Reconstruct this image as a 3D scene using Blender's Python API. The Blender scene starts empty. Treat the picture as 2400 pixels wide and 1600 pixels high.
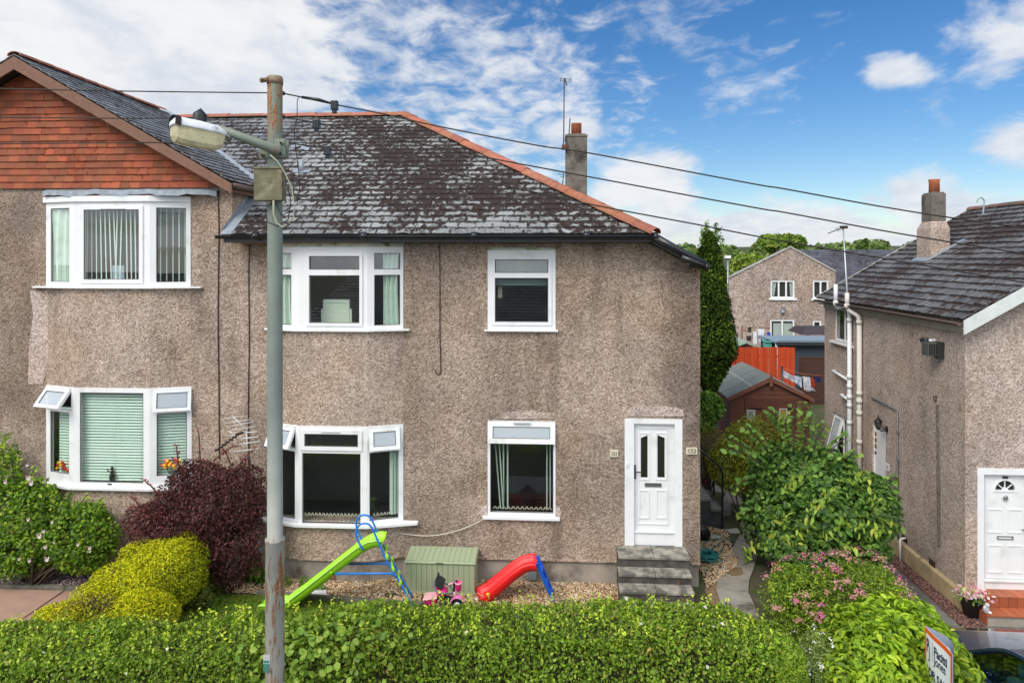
import bpy, math, random
import numpy as np
from mathutils import Vector, Matrix
random.seed(7)
R = math.radians
# ------------------------------------------------------------------ camera, sky, sun, exposure
TH = R(3.4); F = 1600.0; HY = 605.0; CZ = 5.7           # yaw, focal length (px of a 2400 px wide frame), horizon row, eye height
scene = bpy.context.scene
COL = scene.collection
cam_d = bpy.data.cameras.new('camera'); cam = bpy.data.objects.new('camera', cam_d); COL.objects.link(cam)
cam.location = (0, 0, CZ); cam.rotation_euler = (R(90), 0, TH)
cam_d.sensor_width = 36; cam_d.lens = 36*F/2400; cam_d.shift_y = (HY-800)/2400; cam_d.clip_end = 4000; cam_d.clip_start = .05
scene.camera = cam
SUN_EL, SUN_AZ = R(46), R(218)   # high veiled sun over the street, a little to the left of the camera
w = bpy.data.worlds.new("World"); scene.world = w; w.use_nodes = True
WN = w.node_tree.nodes; WL = w.node_tree.links
for n in list(WN): WN.remove(n)
sun_d = bpy.data.lights.new('sun', 'SUN'); sun_d.energy = 2.7; sun_d.angle = R(32); sun_d.color = (1, .935, .83)
sun = bpy.data.objects.new('sun', sun_d); COL.objects.link(sun)
sv = Vector((math.sin(SUN_AZ)*math.cos(SUN_EL), math.cos(SUN_AZ)*math.cos(SUN_EL), math.sin(SUN_EL)))
sun.rotation_euler = sv.to_track_quat('Z', 'Y').to_euler(); sun.location = sv*60
vs = scene.view_settings; vs.view_transform = 'Standard'; vs.look = 'None'; vs.exposure = -0.05; vs.gamma = 1; vs.use_curve_mapping = False
scene.cycles.max_bounces = 8; scene.cycles.transparent_max_bounces = 24; scene.cycles.sample_clamp_indirect = 6
scene.render.engine = 'CYCLES'

class NT:
    """small node-tree builder"""
    def __init__(s, nodes, links): s.N, s.L = nodes, links
    def n(s, t, **kw):
        x = s.N.new(t)
        for k, v in kw.items():
            if k == 'ins':
                for i, val in v.items():
                    if isinstance(val, bpy.types.NodeSocket): s.L.new(val, x.inputs[i])
                    else: x.inputs[i].default_value = val
            else: setattr(x, k, v)
        return x
    def m(s, op, a, b=0.0, c=0.0, clamp=False):
        x = s.n('ShaderNodeMath', operation=op, ins={0: a, 1: b, 2: c}); x.use_clamp = clamp; return x.outputs[0]
    def vm(s, op, a, b=(0, 0, 0)):
        x = s.n('ShaderNodeVectorMath', operation=op, ins={0: a, 1: b}); return x
    def noise(s, vec, scale, detail=3, rough=.55, dist=0.0):
        x = s.n('ShaderNodeTexNoise', ins={'Scale': scale, 'Detail': detail, 'Roughness': rough, 'Distortion': dist})
        if vec is not None: s.L.new(vec, x.inputs['Vector'])
        return x.outputs[0]
    def ramp(s, f, stops, interp='LINEAR'):
        x = s.n('ShaderNodeValToRGB'); cr = x.color_ramp; cr.interpolation = interp
        while len(cr.elements) < len(stops): cr.elements.new(.5)
        for e, (p, c) in zip(cr.elements, stops):
            e.position = p; e.color = (*c, 1) if len(c) == 3 else c
        s.L.new(f, x.inputs[0]); return x.outputs[0]
    def mix(s, f, a, b, mode='MIX'):
        x = s.n('ShaderNodeMix', data_type='RGBA', blend_type=mode)
        for i, v in ((0, f), (6, a), (7, b)):
            if isinstance(v, bpy.types.NodeSocket): s.L.new(v, x.inputs[i])
            else: x.inputs[i].default_value = v if i == 0 else ((*v, 1) if len(v) == 3 else v)
        return x.outputs[2]
    def mr(s, f, a, b, c=0.0, d=1.0, smooth=False):
        x = s.n('ShaderNodeMapRange', ins={1: a, 2: b, 3: c, 4: d}); s.L.new(f, x.inputs[0])
        if smooth: x.interpolation_type = 'SMOOTHSTEP'
        return x.outputs[0]

# ---- the world: Nishita sky with clouds laid on the dome by direction
t = NT(WN, WL)
tc = t.n('ShaderNodeTexCoord').outputs['Generated']
sky = t.n('ShaderNodeTexSky', sky_type='NISHITA', sun_disc=False, sun_elevation=SUN_EL, sun_rotation=SUN_AZ, altitude=60, air_density=1.0, dust_density=0.35, ozone_density=2.6)
def dirpx(px, py):
    a = (px-1200)/F; e = (HY-py)/F
    v = Vector((a*math.cos(TH)-math.sin(TH), a*math.sin(TH)+math.cos(TH), e)); return v.normalized()
def blob(px, py, r0, r1, zs=1.0):
    """soft cap of cloud round the sky direction of a point, radii in degrees, stretched along the horizon by zs"""
    d = dirpx(px, py)
    df = t.vm('SUBTRACT', tc, tuple(d)).outputs[0]
    df = t.vm('MULTIPLY', df, (1/zs, 1/zs, 1)).outputs[0]
    ln = t.vm('LENGTH', df).outputs['Value']
    return t.mr(ln, 2*math.sin(R(r1)/2), 2*math.sin(R(r0)/2), 0, 1, True)
sep = t.n('ShaderNodeSeparateXYZ', ins={0: tc})
zz = t.m('MAXIMUM', sep.outputs[2], 0.0)
zd = t.m('ADD', zz, .16)
pl = t.n('ShaderNodeCombineXYZ', ins={0: t.m('DIVIDE', sep.outputs[0], zd), 1: t.m('DIVIDE', sep.outputs[1], zd), 2: 0.0}).outputs[0]
n_fine = t.noise(t.vm('MULTIPLY', pl, (1.0, .8, 1)).outputs[0], 7.5, 7, .62, .35)       # mackerel ripples
n_mid = t.noise(t.vm('MULTIPLY', tc, (1, 1, 2.0)).outputs[0], 7.0, 8, .58, .3)          # cumulus edges
n_big = t.noise(pl, 1.1, 3, .5)
bank = t.m('MULTIPLY', t.m('MAXIMUM', blob(60, 60, 5, 24, 1.5), blob(380, 190, 1, 12, 1.6)), .92)
mack = t.m('MAXIMUM', blob(760, 60, 4, 17, 1.4), blob(1150, 260, 3, 15, 1.3))
streak = t.m('MAXIMUM', blob(1740, 190, .5, 6.0, 1.5), blob(1560, 20, .5, 7, 1.4))
cum = blob(1480, 420, 1.0, 6.5, 1.2)
for b in ((1540, 510, .6, 4.5, 1.7), (1830, 540, .5, 4.8, 2.2), (2240, 500, .5, 5.0, 2.3), (2390, 50, .5, 5.6, 1.4), (2410, 340, .3, 3.6, 1.5), (2080, 165, .1, 2.6, 1.6), (2330, 590, 1, 4.5, 2.5), (1700, 640, 1, 5, 4), (2050, 600, 1.5, 5, 4), (1350, 330, .3, 4, 1.6)):
    cum = t.m('MAXIMUM', cum, blob(*b))
d_bank = t.mr(t.m('ADD', t.m('MULTIPLY', bank, 1.0), t.m('MULTIPLY', t.m('SUBTRACT', n_fine, .5), 1.1)), .22, .62, 0, 1, True)
d_mack = t.mr(t.m('ADD', t.m('MULTIPLY', mack, .52), t.m('MULTIPLY', t.m('SUBTRACT', n_fine, .5), 1.7)), .18, .78, 0, .85, True)
d_str = t.mr(t.m('ADD', t.m('MULTIPLY', streak, .42), t.m('MULTIPLY', t.m('SUBTRACT', n_fine, .5), 1.5)), .22, .8, 0, .55, True)
d_cum = t.mr(t.m('ADD', t.m('MULTIPLY', cum, .80), t.m('MULTIPLY', t.m('SUBTRACT', n_mid, .5), 2.3)), .3, .8, 0, .95, True)
front = t.mr(sep.outputs[1], -.1, .25, 0, 1, True)
d_else = t.m('MULTIPLY', t.mr(n_big, .30, .55, .25, .95, True), t.m('SUBTRACT', 1.0, front))   # broken cloud over the rest of the dome
dens = t.m('MAXIMUM', t.m('MAXIMUM', d_bank, d_mack), t.m('MAXIMUM', d_str, d_cum))
dens = t.m('MAXIMUM', t.m('MULTIPLY', dens, front), d_else)
shade = t.mr(t.m('ADD', t.m('MULTIPLY', t.noise(t.vm('MULTIPLY', tc, (1, 1, 1.6)).outputs[0], 5, 6, .6, .4), .7), t.m('MULTIPLY', n_fine, .3)), .36, .62, .0, 1.0, True)
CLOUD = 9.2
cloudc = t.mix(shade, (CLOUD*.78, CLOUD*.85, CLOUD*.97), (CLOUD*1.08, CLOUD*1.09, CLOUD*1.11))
cb_ = t.vm('SCALE', cloudc); WL.new(t.mr(front, 1, 0, 1.0, 2.0), cb_.inputs['Scale']); cloudc = cb_.outputs[0]      # unseen cloud behind the camera brightened as added fill light
skyc = t.n('ShaderNodeHueSaturation', ins={'Hue': .505, "Saturation": 1.34, "Value": 1.33, 'Color': sky.outputs[0]}).outputs[0]
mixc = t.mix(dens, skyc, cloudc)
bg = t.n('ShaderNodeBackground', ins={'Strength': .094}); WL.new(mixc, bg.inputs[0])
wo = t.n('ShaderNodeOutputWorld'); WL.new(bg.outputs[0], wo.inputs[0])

# ------------------------------------------------------------------ where a picture point lies on a real plane
ct, st = math.cos(TH), math.sin(TH)
FW = Vector((-st, ct, 0)); RT = Vector((ct, st, 0)); CAM = Vector((0, 0, CZ))
def ray(px, py): return FW + RT*((px-1200)/F) + Vector((0, 0, (HY-py)/F))
def PY(px, py, Y):
    d = ray(px, py); return CAM + d*(Y/d.y)
def PX(px, py, X):
    d = ray(px, py); return CAM + d*(X/d.x)
def PZ(px, py, Z):
    d = ray(px, py); return CAM + d*((Z-CZ)/d.z)
def PP(px, py, P0, N):
    d = ray(px, py); return CAM + d*((Vector(P0)-CAM).dot(N)/d.dot(N))

# ------------------------------------------------------------------ object helpers
def tag(o, label=None, cat=None, group=None, kind=None):
    if label: o['label'] = label
    if cat: o['category'] = cat
    if group: o['group'] = group
    if kind: o['kind'] = kind
    return o
def empty(name, loc, label, cat, group=None, rz=0):
    o = bpy.data.objects.new(name, None); COL.objects.link(o); o.location = loc; o.rotation_euler = (0, 0, rz)
    o.empty_display_size = .2
    return tag(o, label, cat, group)
def root_loc(o):
    p = Vector((0, 0, 0))
    while o is not None:
        p = p + o.location; o = o.parent
    return p
def V(*a): return Vector(a)
class MB:
    def __init__(s): s.v = []; s.f = []; s.uv = []; s.c = []; s.mi = []; s.cur = (1, 1, 1); s.m = 0; s.sm = []; s.smooth = False
    def face(s, pts, uv=None):
        i = len(s.v); s.v.extend([tuple(p) for p in pts]); s.f.append(tuple(range(i, i+len(pts))))
        s.uv.append(uv if uv else [(0, 0)]*len(pts)); s.c.append(s.cur); s.mi.append(s.m); s.sm.append(s.smooth)
    def grid_faces(s, vs, fs, smooth=False):
        i = len(s.v); s.v.extend([tuple(p) for p in vs])
        for f in fs:
            s.f.append(tuple(k+i for k in f)); s.uv.append([(0, 0)]*len(f)); s.c.append(s.cur); s.mi.append(s.m); s.sm.append(smooth)
    def hexa(s, p):   # 8 corners: bottom 4 ccw, top 4 ccw
        s.grid_faces(p, [(0, 3, 2, 1), (4, 5, 6, 7), (0, 1, 5, 4), (1, 2, 6, 5), (2, 3, 7, 6), (3, 0, 4, 7)])
    def box(s, a, b):
        (x0, y0, z0), (x1, y1, z1) = a, b
        s.hexa([(x0, y0, z0), (x1, y0, z0), (x1, y1, z0), (x0, y1, z0), (x0, y0, z1), (x1, y0, z1), (x1, y1, z1), (x0, y1, z1)])
    def obox(s, O, U, Vv, N):   # box from a corner and three edge vectors
        O = Vector(O); U = Vector(U); Vv = Vector(Vv); N = Vector(N)
        s.hexa([O, O+U, O+U+Vv, O+Vv, O+N, O+U+N, O+U+Vv+N, O+Vv+N])
    def prism(s, poly, ext):
        e = Vector(ext); P = [Vector(p) for p in poly]; n = len(P)
        s.face(P[::-1]); s.face([p+e for p in P])
        for i in range(n):
            j = (i+1) % n; s.face([P[i], P[j], P[j]+e, P[i]+e])
    def tube(s, path, r, seg=8, cap=True, closed=False):
        P = [Vector(p) for p in path]; n = len(P); rs = r if isinstance(r, (list, tuple)) else [r]*n
        vs = []; up = None
        for i, p in enumerate(P):
            if closed: t_ = (P[(i+1) % n]-P[i-1])
            else: t_ = (P[min(i+1, n-1)]-P[max(i-1, 0)])
            t_.normalize()
            if up is None: up = Vector((0, 0, 1)) if abs(t_.z) < .9 else Vector((1, 0, 0))
            a = up - t_*up.dot(t_)
            if a.length < 1e-4: a = t_.orthogonal()
            a.normalize(); b = t_.cross(a); up = a
            for k in range(seg):
                q = 2*math.pi*k/seg; vs.append(p + (a*math.cos(q)+b*math.sin(q))*rs[i])
        fs = []
        for i in range(n if closed else n-1):
            for k in range(seg):
                k2 = (k+1) % seg; i2 = (i+1) % n
                fs.append((i*seg+k, i*seg+k2, i2*seg+k2, i2*seg+k))
        if cap and not closed:
            fs.append(tuple(range(seg))[::-1]); fs.append(tuple((n-1)*seg+k for k in range(seg)))
        s.grid_faces(vs, fs, True)
    def lathe(s, prof, O, axis=(0, 0, 1), seg=24):
        """prof: (r, h) pairs along the axis"""
        ax = Vector(axis).normalized(); a = ax.orthogonal().normalized(); b = ax.cross(a); O = Vector(O); vs = []; fs = []
        for (r, h) in prof:
            for k in range(seg):
                q = 2*math.pi*k/seg; vs.append(O+ax*h+(a*math.cos(q)+b*math.sin(q))*max(r, 1e-4))
        for i in range(len(prof)-1):
            for k in range(seg):
                k2 = (k+1) % seg; fs.append((i*seg+k, i*seg+k2, (i+1)*seg+k2, (i+1)*seg+k))
        s.grid_faces(vs, fs, True)
    def ell(s, c, r, seg=14, rings=8, squash=None):
        vs = []; fs = []; c = Vector(c)
        for i in range(rings+1):
            ph = math.pi*i/rings
            for k in range(seg):
                q = 2*math.pi*k/seg
                vs.append((c.x+r[0]*math.sin(ph)*math.cos(q), c.y+r[1]*math.sin(ph)*math.sin(q), c.z+r[2]*math.cos(ph)))
        for i in range(rings):
            for k in range(seg):
                k2 = (k+1) % seg; fs.append((i*seg+k, (i+1)*seg+k, (i+1)*seg+k2, i*seg+k2))
        s.grid_faces(vs, fs, True)
    def holed(s, O, U, Vv, N, w_, h_, holes, t_, clip=None):
        """slab w x h in the U,V plane at O, thickness t behind the front (along -N), rectangular holes (u0,v0,u1,v1)"""
        O = Vector(O); U = Vector(U); Vv = Vector(Vv); N = Vector(N)
        us = sorted(set([0, w_]+[q for h in holes for q in (h[0], h[2])])); vs_ = sorted(set([0, h_]+[q for h in holes for q in (h[1], h[3])]))
        pt = lambda u, v, d=0: O+U*u+Vv*v-N*d
        for i in range(len(us)-1):
            for j in range(len(vs_)-1):
                cu, cv = (us[i]+us[i+1])/2, (vs_[j]+vs_[j+1])/2
                if any(h[0] < cu < h[2] and h[1] < cv < h[3] for h in holes): continue
                poly = [(us[i], vs_[j]), (us[i+1], vs_[j]), (us[i+1], vs_[j+1]), (us[i], vs_[j+1])]
                if clip: poly = clip_poly(poly, clip)
                if len(poly) >= 3:
                    s.face([pt(u, v) for u, v in poly])
                    if not clip: s.face([pt(u, v, t_) for u, v in poly][::-1])
        def side(a, b): s.face([pt(*a), pt(*b), pt(*b, t_), pt(*a, t_)])
        for h in holes:
            c = [(h[0], h[1]), (h[2], h[1]), (h[2], h[3]), (h[0], h[3])]
            for k in range(4): side(c[k], c[(k+1) % 4])
        if not clip:
            c = [(0, 0), (0, h_), (w_, h_), (w_, 0)]
            for k in range(4): side(c[k], c[(k+1) % 4])
    def build(s, name, mats, parent=None, origin=None, bevel=0, local=False):
        if not isinstance(mats, (list, tuple)): mats = [mats]
        if parent is not None and local: off = Vector((0, 0, 0)); loc = None
        elif parent is not None: off = root_loc(parent); loc = None
        else:
            if origin is None:
                a = np.array(s.v); mn, mx = a.min(0), a.max(0); origin = ((mn[0]+mx[0])/2, (mn[1]+mx[1])/2, mn[2])
            off = Vector(origin); loc = off
        me = bpy.data.meshes.new(name); me.from_pydata([(p[0]-off.x, p[1]-off.y, p[2]-off.z) for p in s.v], [], s.f)
        for m in mats: me.materials.append(m)
        me.polygons.foreach_set('material_index', s.mi); me.polygons.foreach_set('use_smooth', s.sm)
        if any(u != (0, 0) for q in s.uv for u in q):
            l = me.uv_layers.new(name='UVMap'); l.data.foreach_set('uv', [x for q in s.uv for u in q for x in u])
        if any(c != (1, 1, 1) for c in s.c):
            ca = me.color_attributes.new('tint', 'FLOAT_COLOR', 'CORNER')
            ca.data.foreach_set('color', [x for c, f in zip(s.c, s.f) for _ in f for x in (*c, 1)])
        me.update()
        o = bpy.data.objects.new(name, me); COL.objects.link(o)
        if parent is not None: o.parent = parent
        else: o.location = loc
        if bevel:
            b = o.modifiers.new('bevel', 'BEVEL'); b.width = bevel; b.segments = 2; b.limit_method = 'ANGLE'
            # weld first so that separate faces bevel as one solid
            import bmesh
            bm = bmesh.new(); bm.from_mesh(me); bmesh.ops.remove_doubles(bm, verts=bm.verts, dist=1e-5); bm.to_mesh(me); bm.free()
        return o
def clip_poly(poly, planes):
    """clip (u,v) polygon by half planes (a,b,c): keep a*u+b*v+c >= 0"""
    for a, b, c in planes:
        out = []; n = len(poly)
        for i in range(n):
            p, q = poly[i], poly[(i+1) % n]; dp = a*p[0]+b*p[1]+c; dq = a*q[0]+b*q[1]+c
            if dp >= 0: out.append(p)
            if (dp >= 0) != (dq >= 0):
                k = dp/(dp-dq); out.append((p[0]+(q[0]-p[0])*k, p[1]+(q[1]-p[1])*k))
        poly = out
        if len(poly) < 3: return []
    return poly
def halfplane(p, q, inside):
    a, b = -(q[1]-p[1]), (q[0]-p[0]); c = -(a*p[0]+b*p[1])
    if a*inside[0]+b*inside[1]+c < 0: a, b, c = -a, -b, -c
    return a, b, c
def poly_planes(poly):
    cx = sum(p[0] for p in poly)/len(poly); cy = sum(p[1] for p in poly)/len(poly)
    return [halfplane(poly[i], poly[(i+1) % len(poly)], (cx, cy)) for i in range(len(poly))]
def copy_tree(o, parent=None):
    c = o.copy(); COL.objects.link(c); c.parent = parent
    for ch in list(o.children): copy_tree(ch, c)
    return c

# ------------------------------------------------------------------ materials
MATS = {}
def mat(name, base=(.5, .5, .5), rough=.6, metal=0.0, var=0.0, vscale=6.0, bump=0.0, bscale=40.0, spec=.4, tint=False, dirt=None, dscale=2.0, dth=(.5, .7), coat=0.0, stretch=(1, 1, 1)):
    if name in MATS: return MATS[name]
    m = bpy.data.materials.new(name); m.use_nodes = True; N = m.node_tree.nodes; L = m.node_tree.links
    b = N['Principled BSDF']; t = NT(N, L)
    co = t.n('ShaderNodeTexCoord').outputs['Object']
    if stretch != (1, 1, 1): co = t.vm('MULTIPLY', co, stretch).outputs[0]
    c = t.n('ShaderNodeRGB'); c.outputs[0].default_value = (*base, 1); c = c.outputs[0]
    if tint: c = t.mix(1.0, c, t.n('ShaderNodeVertexColor', layer_name='tint').outputs[0], 'MULTIPLY')
    if var: 
        f = t.mr(t.noise(co, vscale, 5, .6), .3, .7, 1-var, 1+var)
        c = t.vm('SCALE', c); L.new(f, c.inputs['Scale']); c = c.outputs[0]
    if dirt: c = t.mix(t.mr(t.noise(co, dscale, 6, .65), dth[0], dth[1], 0, 1, True), c, dirt)
    L.new(c, b.inputs['Base Color'])
    b.inputs['Roughness'].default_value = rough; b.inputs['Metallic'].default_value = metal; b.inputs['Specular IOR Level'].default_value = spec
    if coat: b.inputs['Coat Weight'].default_value = coat; b.inputs['Coat Roughness'].default_value = .05
    if bump:
        bp = t.n('ShaderNodeBump', ins={'Strength': bump, 'Distance': .01}); L.new(t.noise(co, bscale, 4, .6), bp.inputs['Height']); L.new(bp.outputs[0], b.inputs['Normal'])
    MATS[name] = m; return m

def roughcast(name, dark, mid, light, seed=0, scale=42, stain=1.0, stains=(), gain=1.0):
    """wet-dash pebbled render: small stones in several tones, deep relief, blotchy weathering and rain streaks"""
    m = bpy.data.materials.new(name); m.use_nodes = True; N = m.node_tree.nodes; L = m.node_tree.links; b = N['Principled BSDF']; t = NT(N, L)
    co = t.n('ShaderNodeTexCoord').outputs['Object']; co = t.vm('ADD', co, (seed*3.1, seed*1.7, seed)).outputs[0]
    wv = t.n('ShaderNodeTexNoise', ins={'Scale': 9.0, 'Detail': 2}); L.new(co, wv.inputs['Vector'])
    cw = t.vm('ADD', t.vm('MULTIPLY', co, (1, 1, 1.35)).outputs[0], t.vm('MULTIPLY', wv.outputs[1], (.12, .12, .12)).outputs[0]).outputs[0]
    vo = t.n('ShaderNodeTexVoronoi', ins={'Scale': scale}); L.new(cw, vo.inputs['Vector'])
    g = t.noise(cw, scale*1.5, 3, .7)
    cell = t.n('ShaderNodeSeparateColor', ins={0: vo.outputs['Color']}).outputs[0]
    f = t.m('ADD', t.m('MULTIPLY', cell, .55), t.m('MULTIPLY', g, .7))
    c = t.ramp(f, [(.22, dark), (.5, mid), (.74, light), (.95, tuple(min(1, q*1.35) for q in light))])
    st1 = t.mr(t.noise(co, .55, 5, .62), .35, .68, 1.0, 1-.36*stain, True)
    st2 = t.mr(t.noise(t.vm('MULTIPLY', co, (1.6, 1.6, .22)).outputs[0], 1.1, 4, .6), .5, .72, 1.0, 1-.3*stain, True)
    st3 = t.mr(t.noise(co, 3.2, 4, .6), .3, .7, 1.07, .9)
    k = t.m('MULTIPLY', t.m('MULTIPLY', st1, st2), t.m('MULTIPLY', st3, gain))
    if stains:       # weather stains with a place of their own, edges broken up by noise
        wc = t.n('ShaderNodeTexCoord').outputs['Object']; sx_ = t.n('ShaderNodeSeparateXYZ', ins={0: wc}); nz = t.m('MULTIPLY', t.m('SUBTRACT', t.noise(wc, 2.6, 5, .65), .5), 1.1)
        for x0, x1, z0, z1, kk, sf in stains:
            dx = t.m('SUBTRACT', t.m('ABSOLUTE', t.m('SUBTRACT', sx_.outputs[0], (x0+x1)/2)), (x1-x0)/2); dz_ = t.m('SUBTRACT', t.m('ABSOLUTE', t.m('SUBTRACT', sx_.outputs[2], (z0+z1)/2)), (z1-z0)/2)
            dd = t.m('ADD', t.m('MAXIMUM', dx, dz_), t.m('MULTIPLY', nz, sf*2)); k = t.m('MULTIPLY', k, t.mr(dd, -sf*.6, sf*.8, 1-kk, 1, True))
    c2 = t.vm('SCALE', c); L.new(k, c2.inputs['Scale'])
    warm = t.mix(t.mr(t.noise(co, .8, 3), .4, .65, 0, .5, True), c2.outputs[0], t.mix(1.0, c2.outputs[0], (1.02, .93, .80), 'MULTIPLY'))
    L.new(warm, b.inputs['Base Color']); b.inputs['Roughness'].default_value = .95; b.inputs['Specular IOR Level'].default_value = .15
    bp = t.n('ShaderNodeBump', ins={'Strength': .75, 'Distance': .015}); hh = t.m('ADD', t.m('MULTIPLY', vo.outputs['Distance'], -.9), t.m('MULTIPLY', g, .8)); L.new(hh, bp.inputs['Height']); L.new(bp.outputs[0], b.inputs['Normal'])
    MATS[name] = m; return m

def slate(name, base, lichen, moss, moss_amt, lich_amt=.5, seed=0.0, gloss=.5):
    """slates: per-slate tone (tint), pale lichen and dark moss creeping up from each tail edge"""
    m = bpy.data.materials.new(name); m.use_nodes = True; N = m.node_tree.nodes; L = m.node_tree.links; b = N['Principled BSDF']; t = NT(N, L)
    co = t.n('ShaderNodeTexCoord').outputs['Object']; co = t.vm('ADD', co, (seed, 0, 0)).outputs[0]
    uv = t.n('ShaderNodeSeparateXYZ', ins={0: t.n('ShaderNodeUVMap', uv_map='UVMap').outputs[0]})
    tint = t.n('ShaderNodeVertexColor', layer_name='tint').outputs[0]
    c = t.mix(1.0, base, tint, 'MULTIPLY')
    nl = t.noise(co, 22, 6, .7)
    c = t.mix(t.mr(t.m('ADD', nl, t.mr(t.noise(co, 1.2, 3), .3, .7, -.12, .12)), .58-.25*lich_amt, .88-.25*lich_amt, 0, .75, True), c, lichen)
    nm = t.noise(t.vm('MULTIPLY', co, (1, 1, 1)).outputs[0], 9, 6, .72, .4)
    big = t.mr(t.noise(co, .75, 4, .55), .3, .7, -.16, .16)
    eu = t.m('ABSOLUTE', t.m('SUBTRACT', uv.outputs[0], .5))          # moss gathers in the side joints and at the head of the visible part
    ed = t.m('MAXIMUM', t.mr(eu, .36, .5, 0, .17), t.mr(uv.outputs[1], .48, .86, 0, .2))
    ed = t.m('MAXIMUM', ed, t.mr(uv.outputs[1], .1, 0, 0, .12))
    mf = t.m('ADD', t.m('ADD', nm, big), ed)
    mm = t.mr(mf, .715-moss_amt*.3, .765-moss_amt*.3, 0, 1, True)
    c = t.mix(mm, c, t.mix(t.mr(t.noise(co, 60, 3), .35, .65), moss, tuple(q*2.1 for q in moss)))
    L.new(c, b.inputs['Base Color']); L.new(t.mr(mm, 0, 1, gloss, 1.0), b.inputs['Roughness']); b.inputs['Specular IOR Level'].default_value = .5
    h = t.m('ADD', t.m('MULTIPLY', mm, 1.4), t.m('MULTIPLY', nl, .25))
    bp = t.n('ShaderNodeBump', ins={'Strength': .8, 'Distance': .012}); L.new(h, bp.inputs['Height']); L.new(bp.outputs[0], b.inputs['Normal'])
    MATS[name] = m; return m

def glass(name='window glass', tintc=(.93, .97, .95), refl=1.0):
    if name in MATS: return MATS[name]
    m = bpy.data.materials.new(name); m.use_nodes = True; N = m.node_tree.nodes; L = m.node_tree.links
    for n in list(N): N.remove(n)
    t = NT(N, L); ge = t.n('ShaderNodeNewGeometry'); cs = t.m('ABSOLUTE', t.n('ShaderNodeVectorMath', operation='DOT_PRODUCT', ins={0: ge.outputs['Incoming'], 1: ge.outputs['Normal']}).outputs['Value'])
    f = t.m('MULTIPLY', t.m('ADD', .045, t.m('MULTIPLY', .955, t.m('POWER', t.m('SUBTRACT', 1.0, cs), 5.0))), 2.3*refl, clamp=True)
    tr = t.n('ShaderNodeBsdfTransparent', ins={'Color': (*tintc, 1)}); gl = t.n('ShaderNodeBsdfGlossy', ins={'Roughness': .0, 'Color': (1, 1, 1, 1)})
    mx = t.n('ShaderNodeMixShader'); L.new(f, mx.inputs[0]); L.new(tr.outputs[0], mx.inputs[1]); L.new(gl.outputs[0], mx.inputs[2])
    o = t.n('ShaderNodeOutputMaterial'); L.new(mx.outputs[0], o.inputs[0]); MATS[name] = m; return m

def greyed(name='frosted glass'):  # glass with an even pale grey-blue diffuse mixed half in
    m = glass(name, (.80, .86, .88), 2.0); N = m.node_tree.nodes; L = m.node_tree.links
    if 'fd' in N: return m
    o = [n for n in N if n.type == 'OUTPUT_MATERIAL'][0]; src = o.inputs[0].links[0].from_socket; d = N.new('ShaderNodeBsdfDiffuse'); d.name = 'fd'; d.inputs[0].default_value = (.62, .70, .76, 1); mx = N.new('ShaderNodeMixShader'); mx.inputs[0].default_value = .5; L.new(src, mx.inputs[1]); L.new(d.outputs[0], mx.inputs[2]); L.new(mx.outputs[0], o.inputs[0]); return m
def leafmat(name, rough=.5, trans=.35, spec=.35):
    if name in MATS: return MATS[name]
    m = bpy.data.materials.new(name); m.use_nodes = True; N = m.node_tree.nodes; L = m.node_tree.links; t = NT(N, L)
    b = N['Principled BSDF']; col = t.n('ShaderNodeVertexColor', layer_name='tint').outputs[0]
    L.new(col, b.inputs['Base Color']); b.inputs['Roughness'].default_value = rough; b.inputs['Specular IOR Level'].default_value = spec
    tl = t.n('ShaderNodeBsdfTranslucent'); L.new(t.mix(1.0, col, (1.25, 1.3, .6), 'MULTIPLY'), tl.inputs[0])
    mx = t.n('ShaderNodeMixShader', ins={0: trans}); L.new(b.outputs[0], mx.inputs[1]); L.new(tl.outputs[0], mx.inputs[2])
    o = [n for n in N if n.type == 'OUTPUT_MATERIAL'][0]; L.new(mx.outputs[0], o.inputs[0]); MATS[name] = m; return m

MAIN_STAINS = []
def _st(px0, py0, px1, py1, k, soft=.35):
    a = PY(px0, py1, 12.0); b = PY(px1, py0, 12.0); MAIN_STAINS.append((a.x+MAIN_OX, b.x+MAIN_OX, a.z, b.z, k, soft))
MAIN_OX = -((2*PY(34, 130, 11.62).x-PY(544, 480, 12.0).x+PY(1641, 900, 12.0).x)/2)
for q in ((1560, 600, 1660, 1010, .42, .5), (1600, 1000, 1660, 1300, .30, .3), (1285, 800, 1312, 960, .28, .12), (1290, 1225, 1318, 1320, .35, .10), (1120, 790, 1300, 835, .14, .3), (200, 715, 430, 760, .30, .2), (235, 730, 280, 880, .25, .15), (-60, 470, 75, 960, .25, .3), (640, 790, 900, 840, .18, .2), (680, 940, 900, 990, .20, .2), (470, 560, 545, 900, .12, .2), (1000, 1240, 1140, 1330, .16, .3)): _st(*q)
RC_MAIN = roughcast('roughcast main', (.15, .106, .078), (.345, .258, .198), (.52, .42, .345), 1, stains=MAIN_STAINS)
RC_BAY = roughcast('roughcast bay', (.16, .116, .088), (.37, .280, .218), (.54, .44, .37), 2, stain=.75)
RC_PATCH = roughcast('roughcast patch', (.17, .13, .11), (.43, .34, .30), (.62, .53, .49), 3, stain=.3)
RC_RIGHT = roughcast('roughcast neighbour', (.16, .122, .098), (.385, .302, .25), (.57, .475, .415), 4, stain=.55)
RC_STAIN = roughcast('roughcast damp', (.07, .055, .05), (.19, .15, .135), (.32, .27, .25), 6, stain=.3)
RC_FAR = roughcast('roughcast far', (.12, .092, .075), (.33, .255, .21), (.50, .41, .36), 5, stain=.7, scale=18)
UPVC = mat('white window plastic', (.80, .81, .81), .35, var=.03, vscale=3, dirt=(.50, .52, .46), dscale=2.2, dth=(.52, .85))
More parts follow.
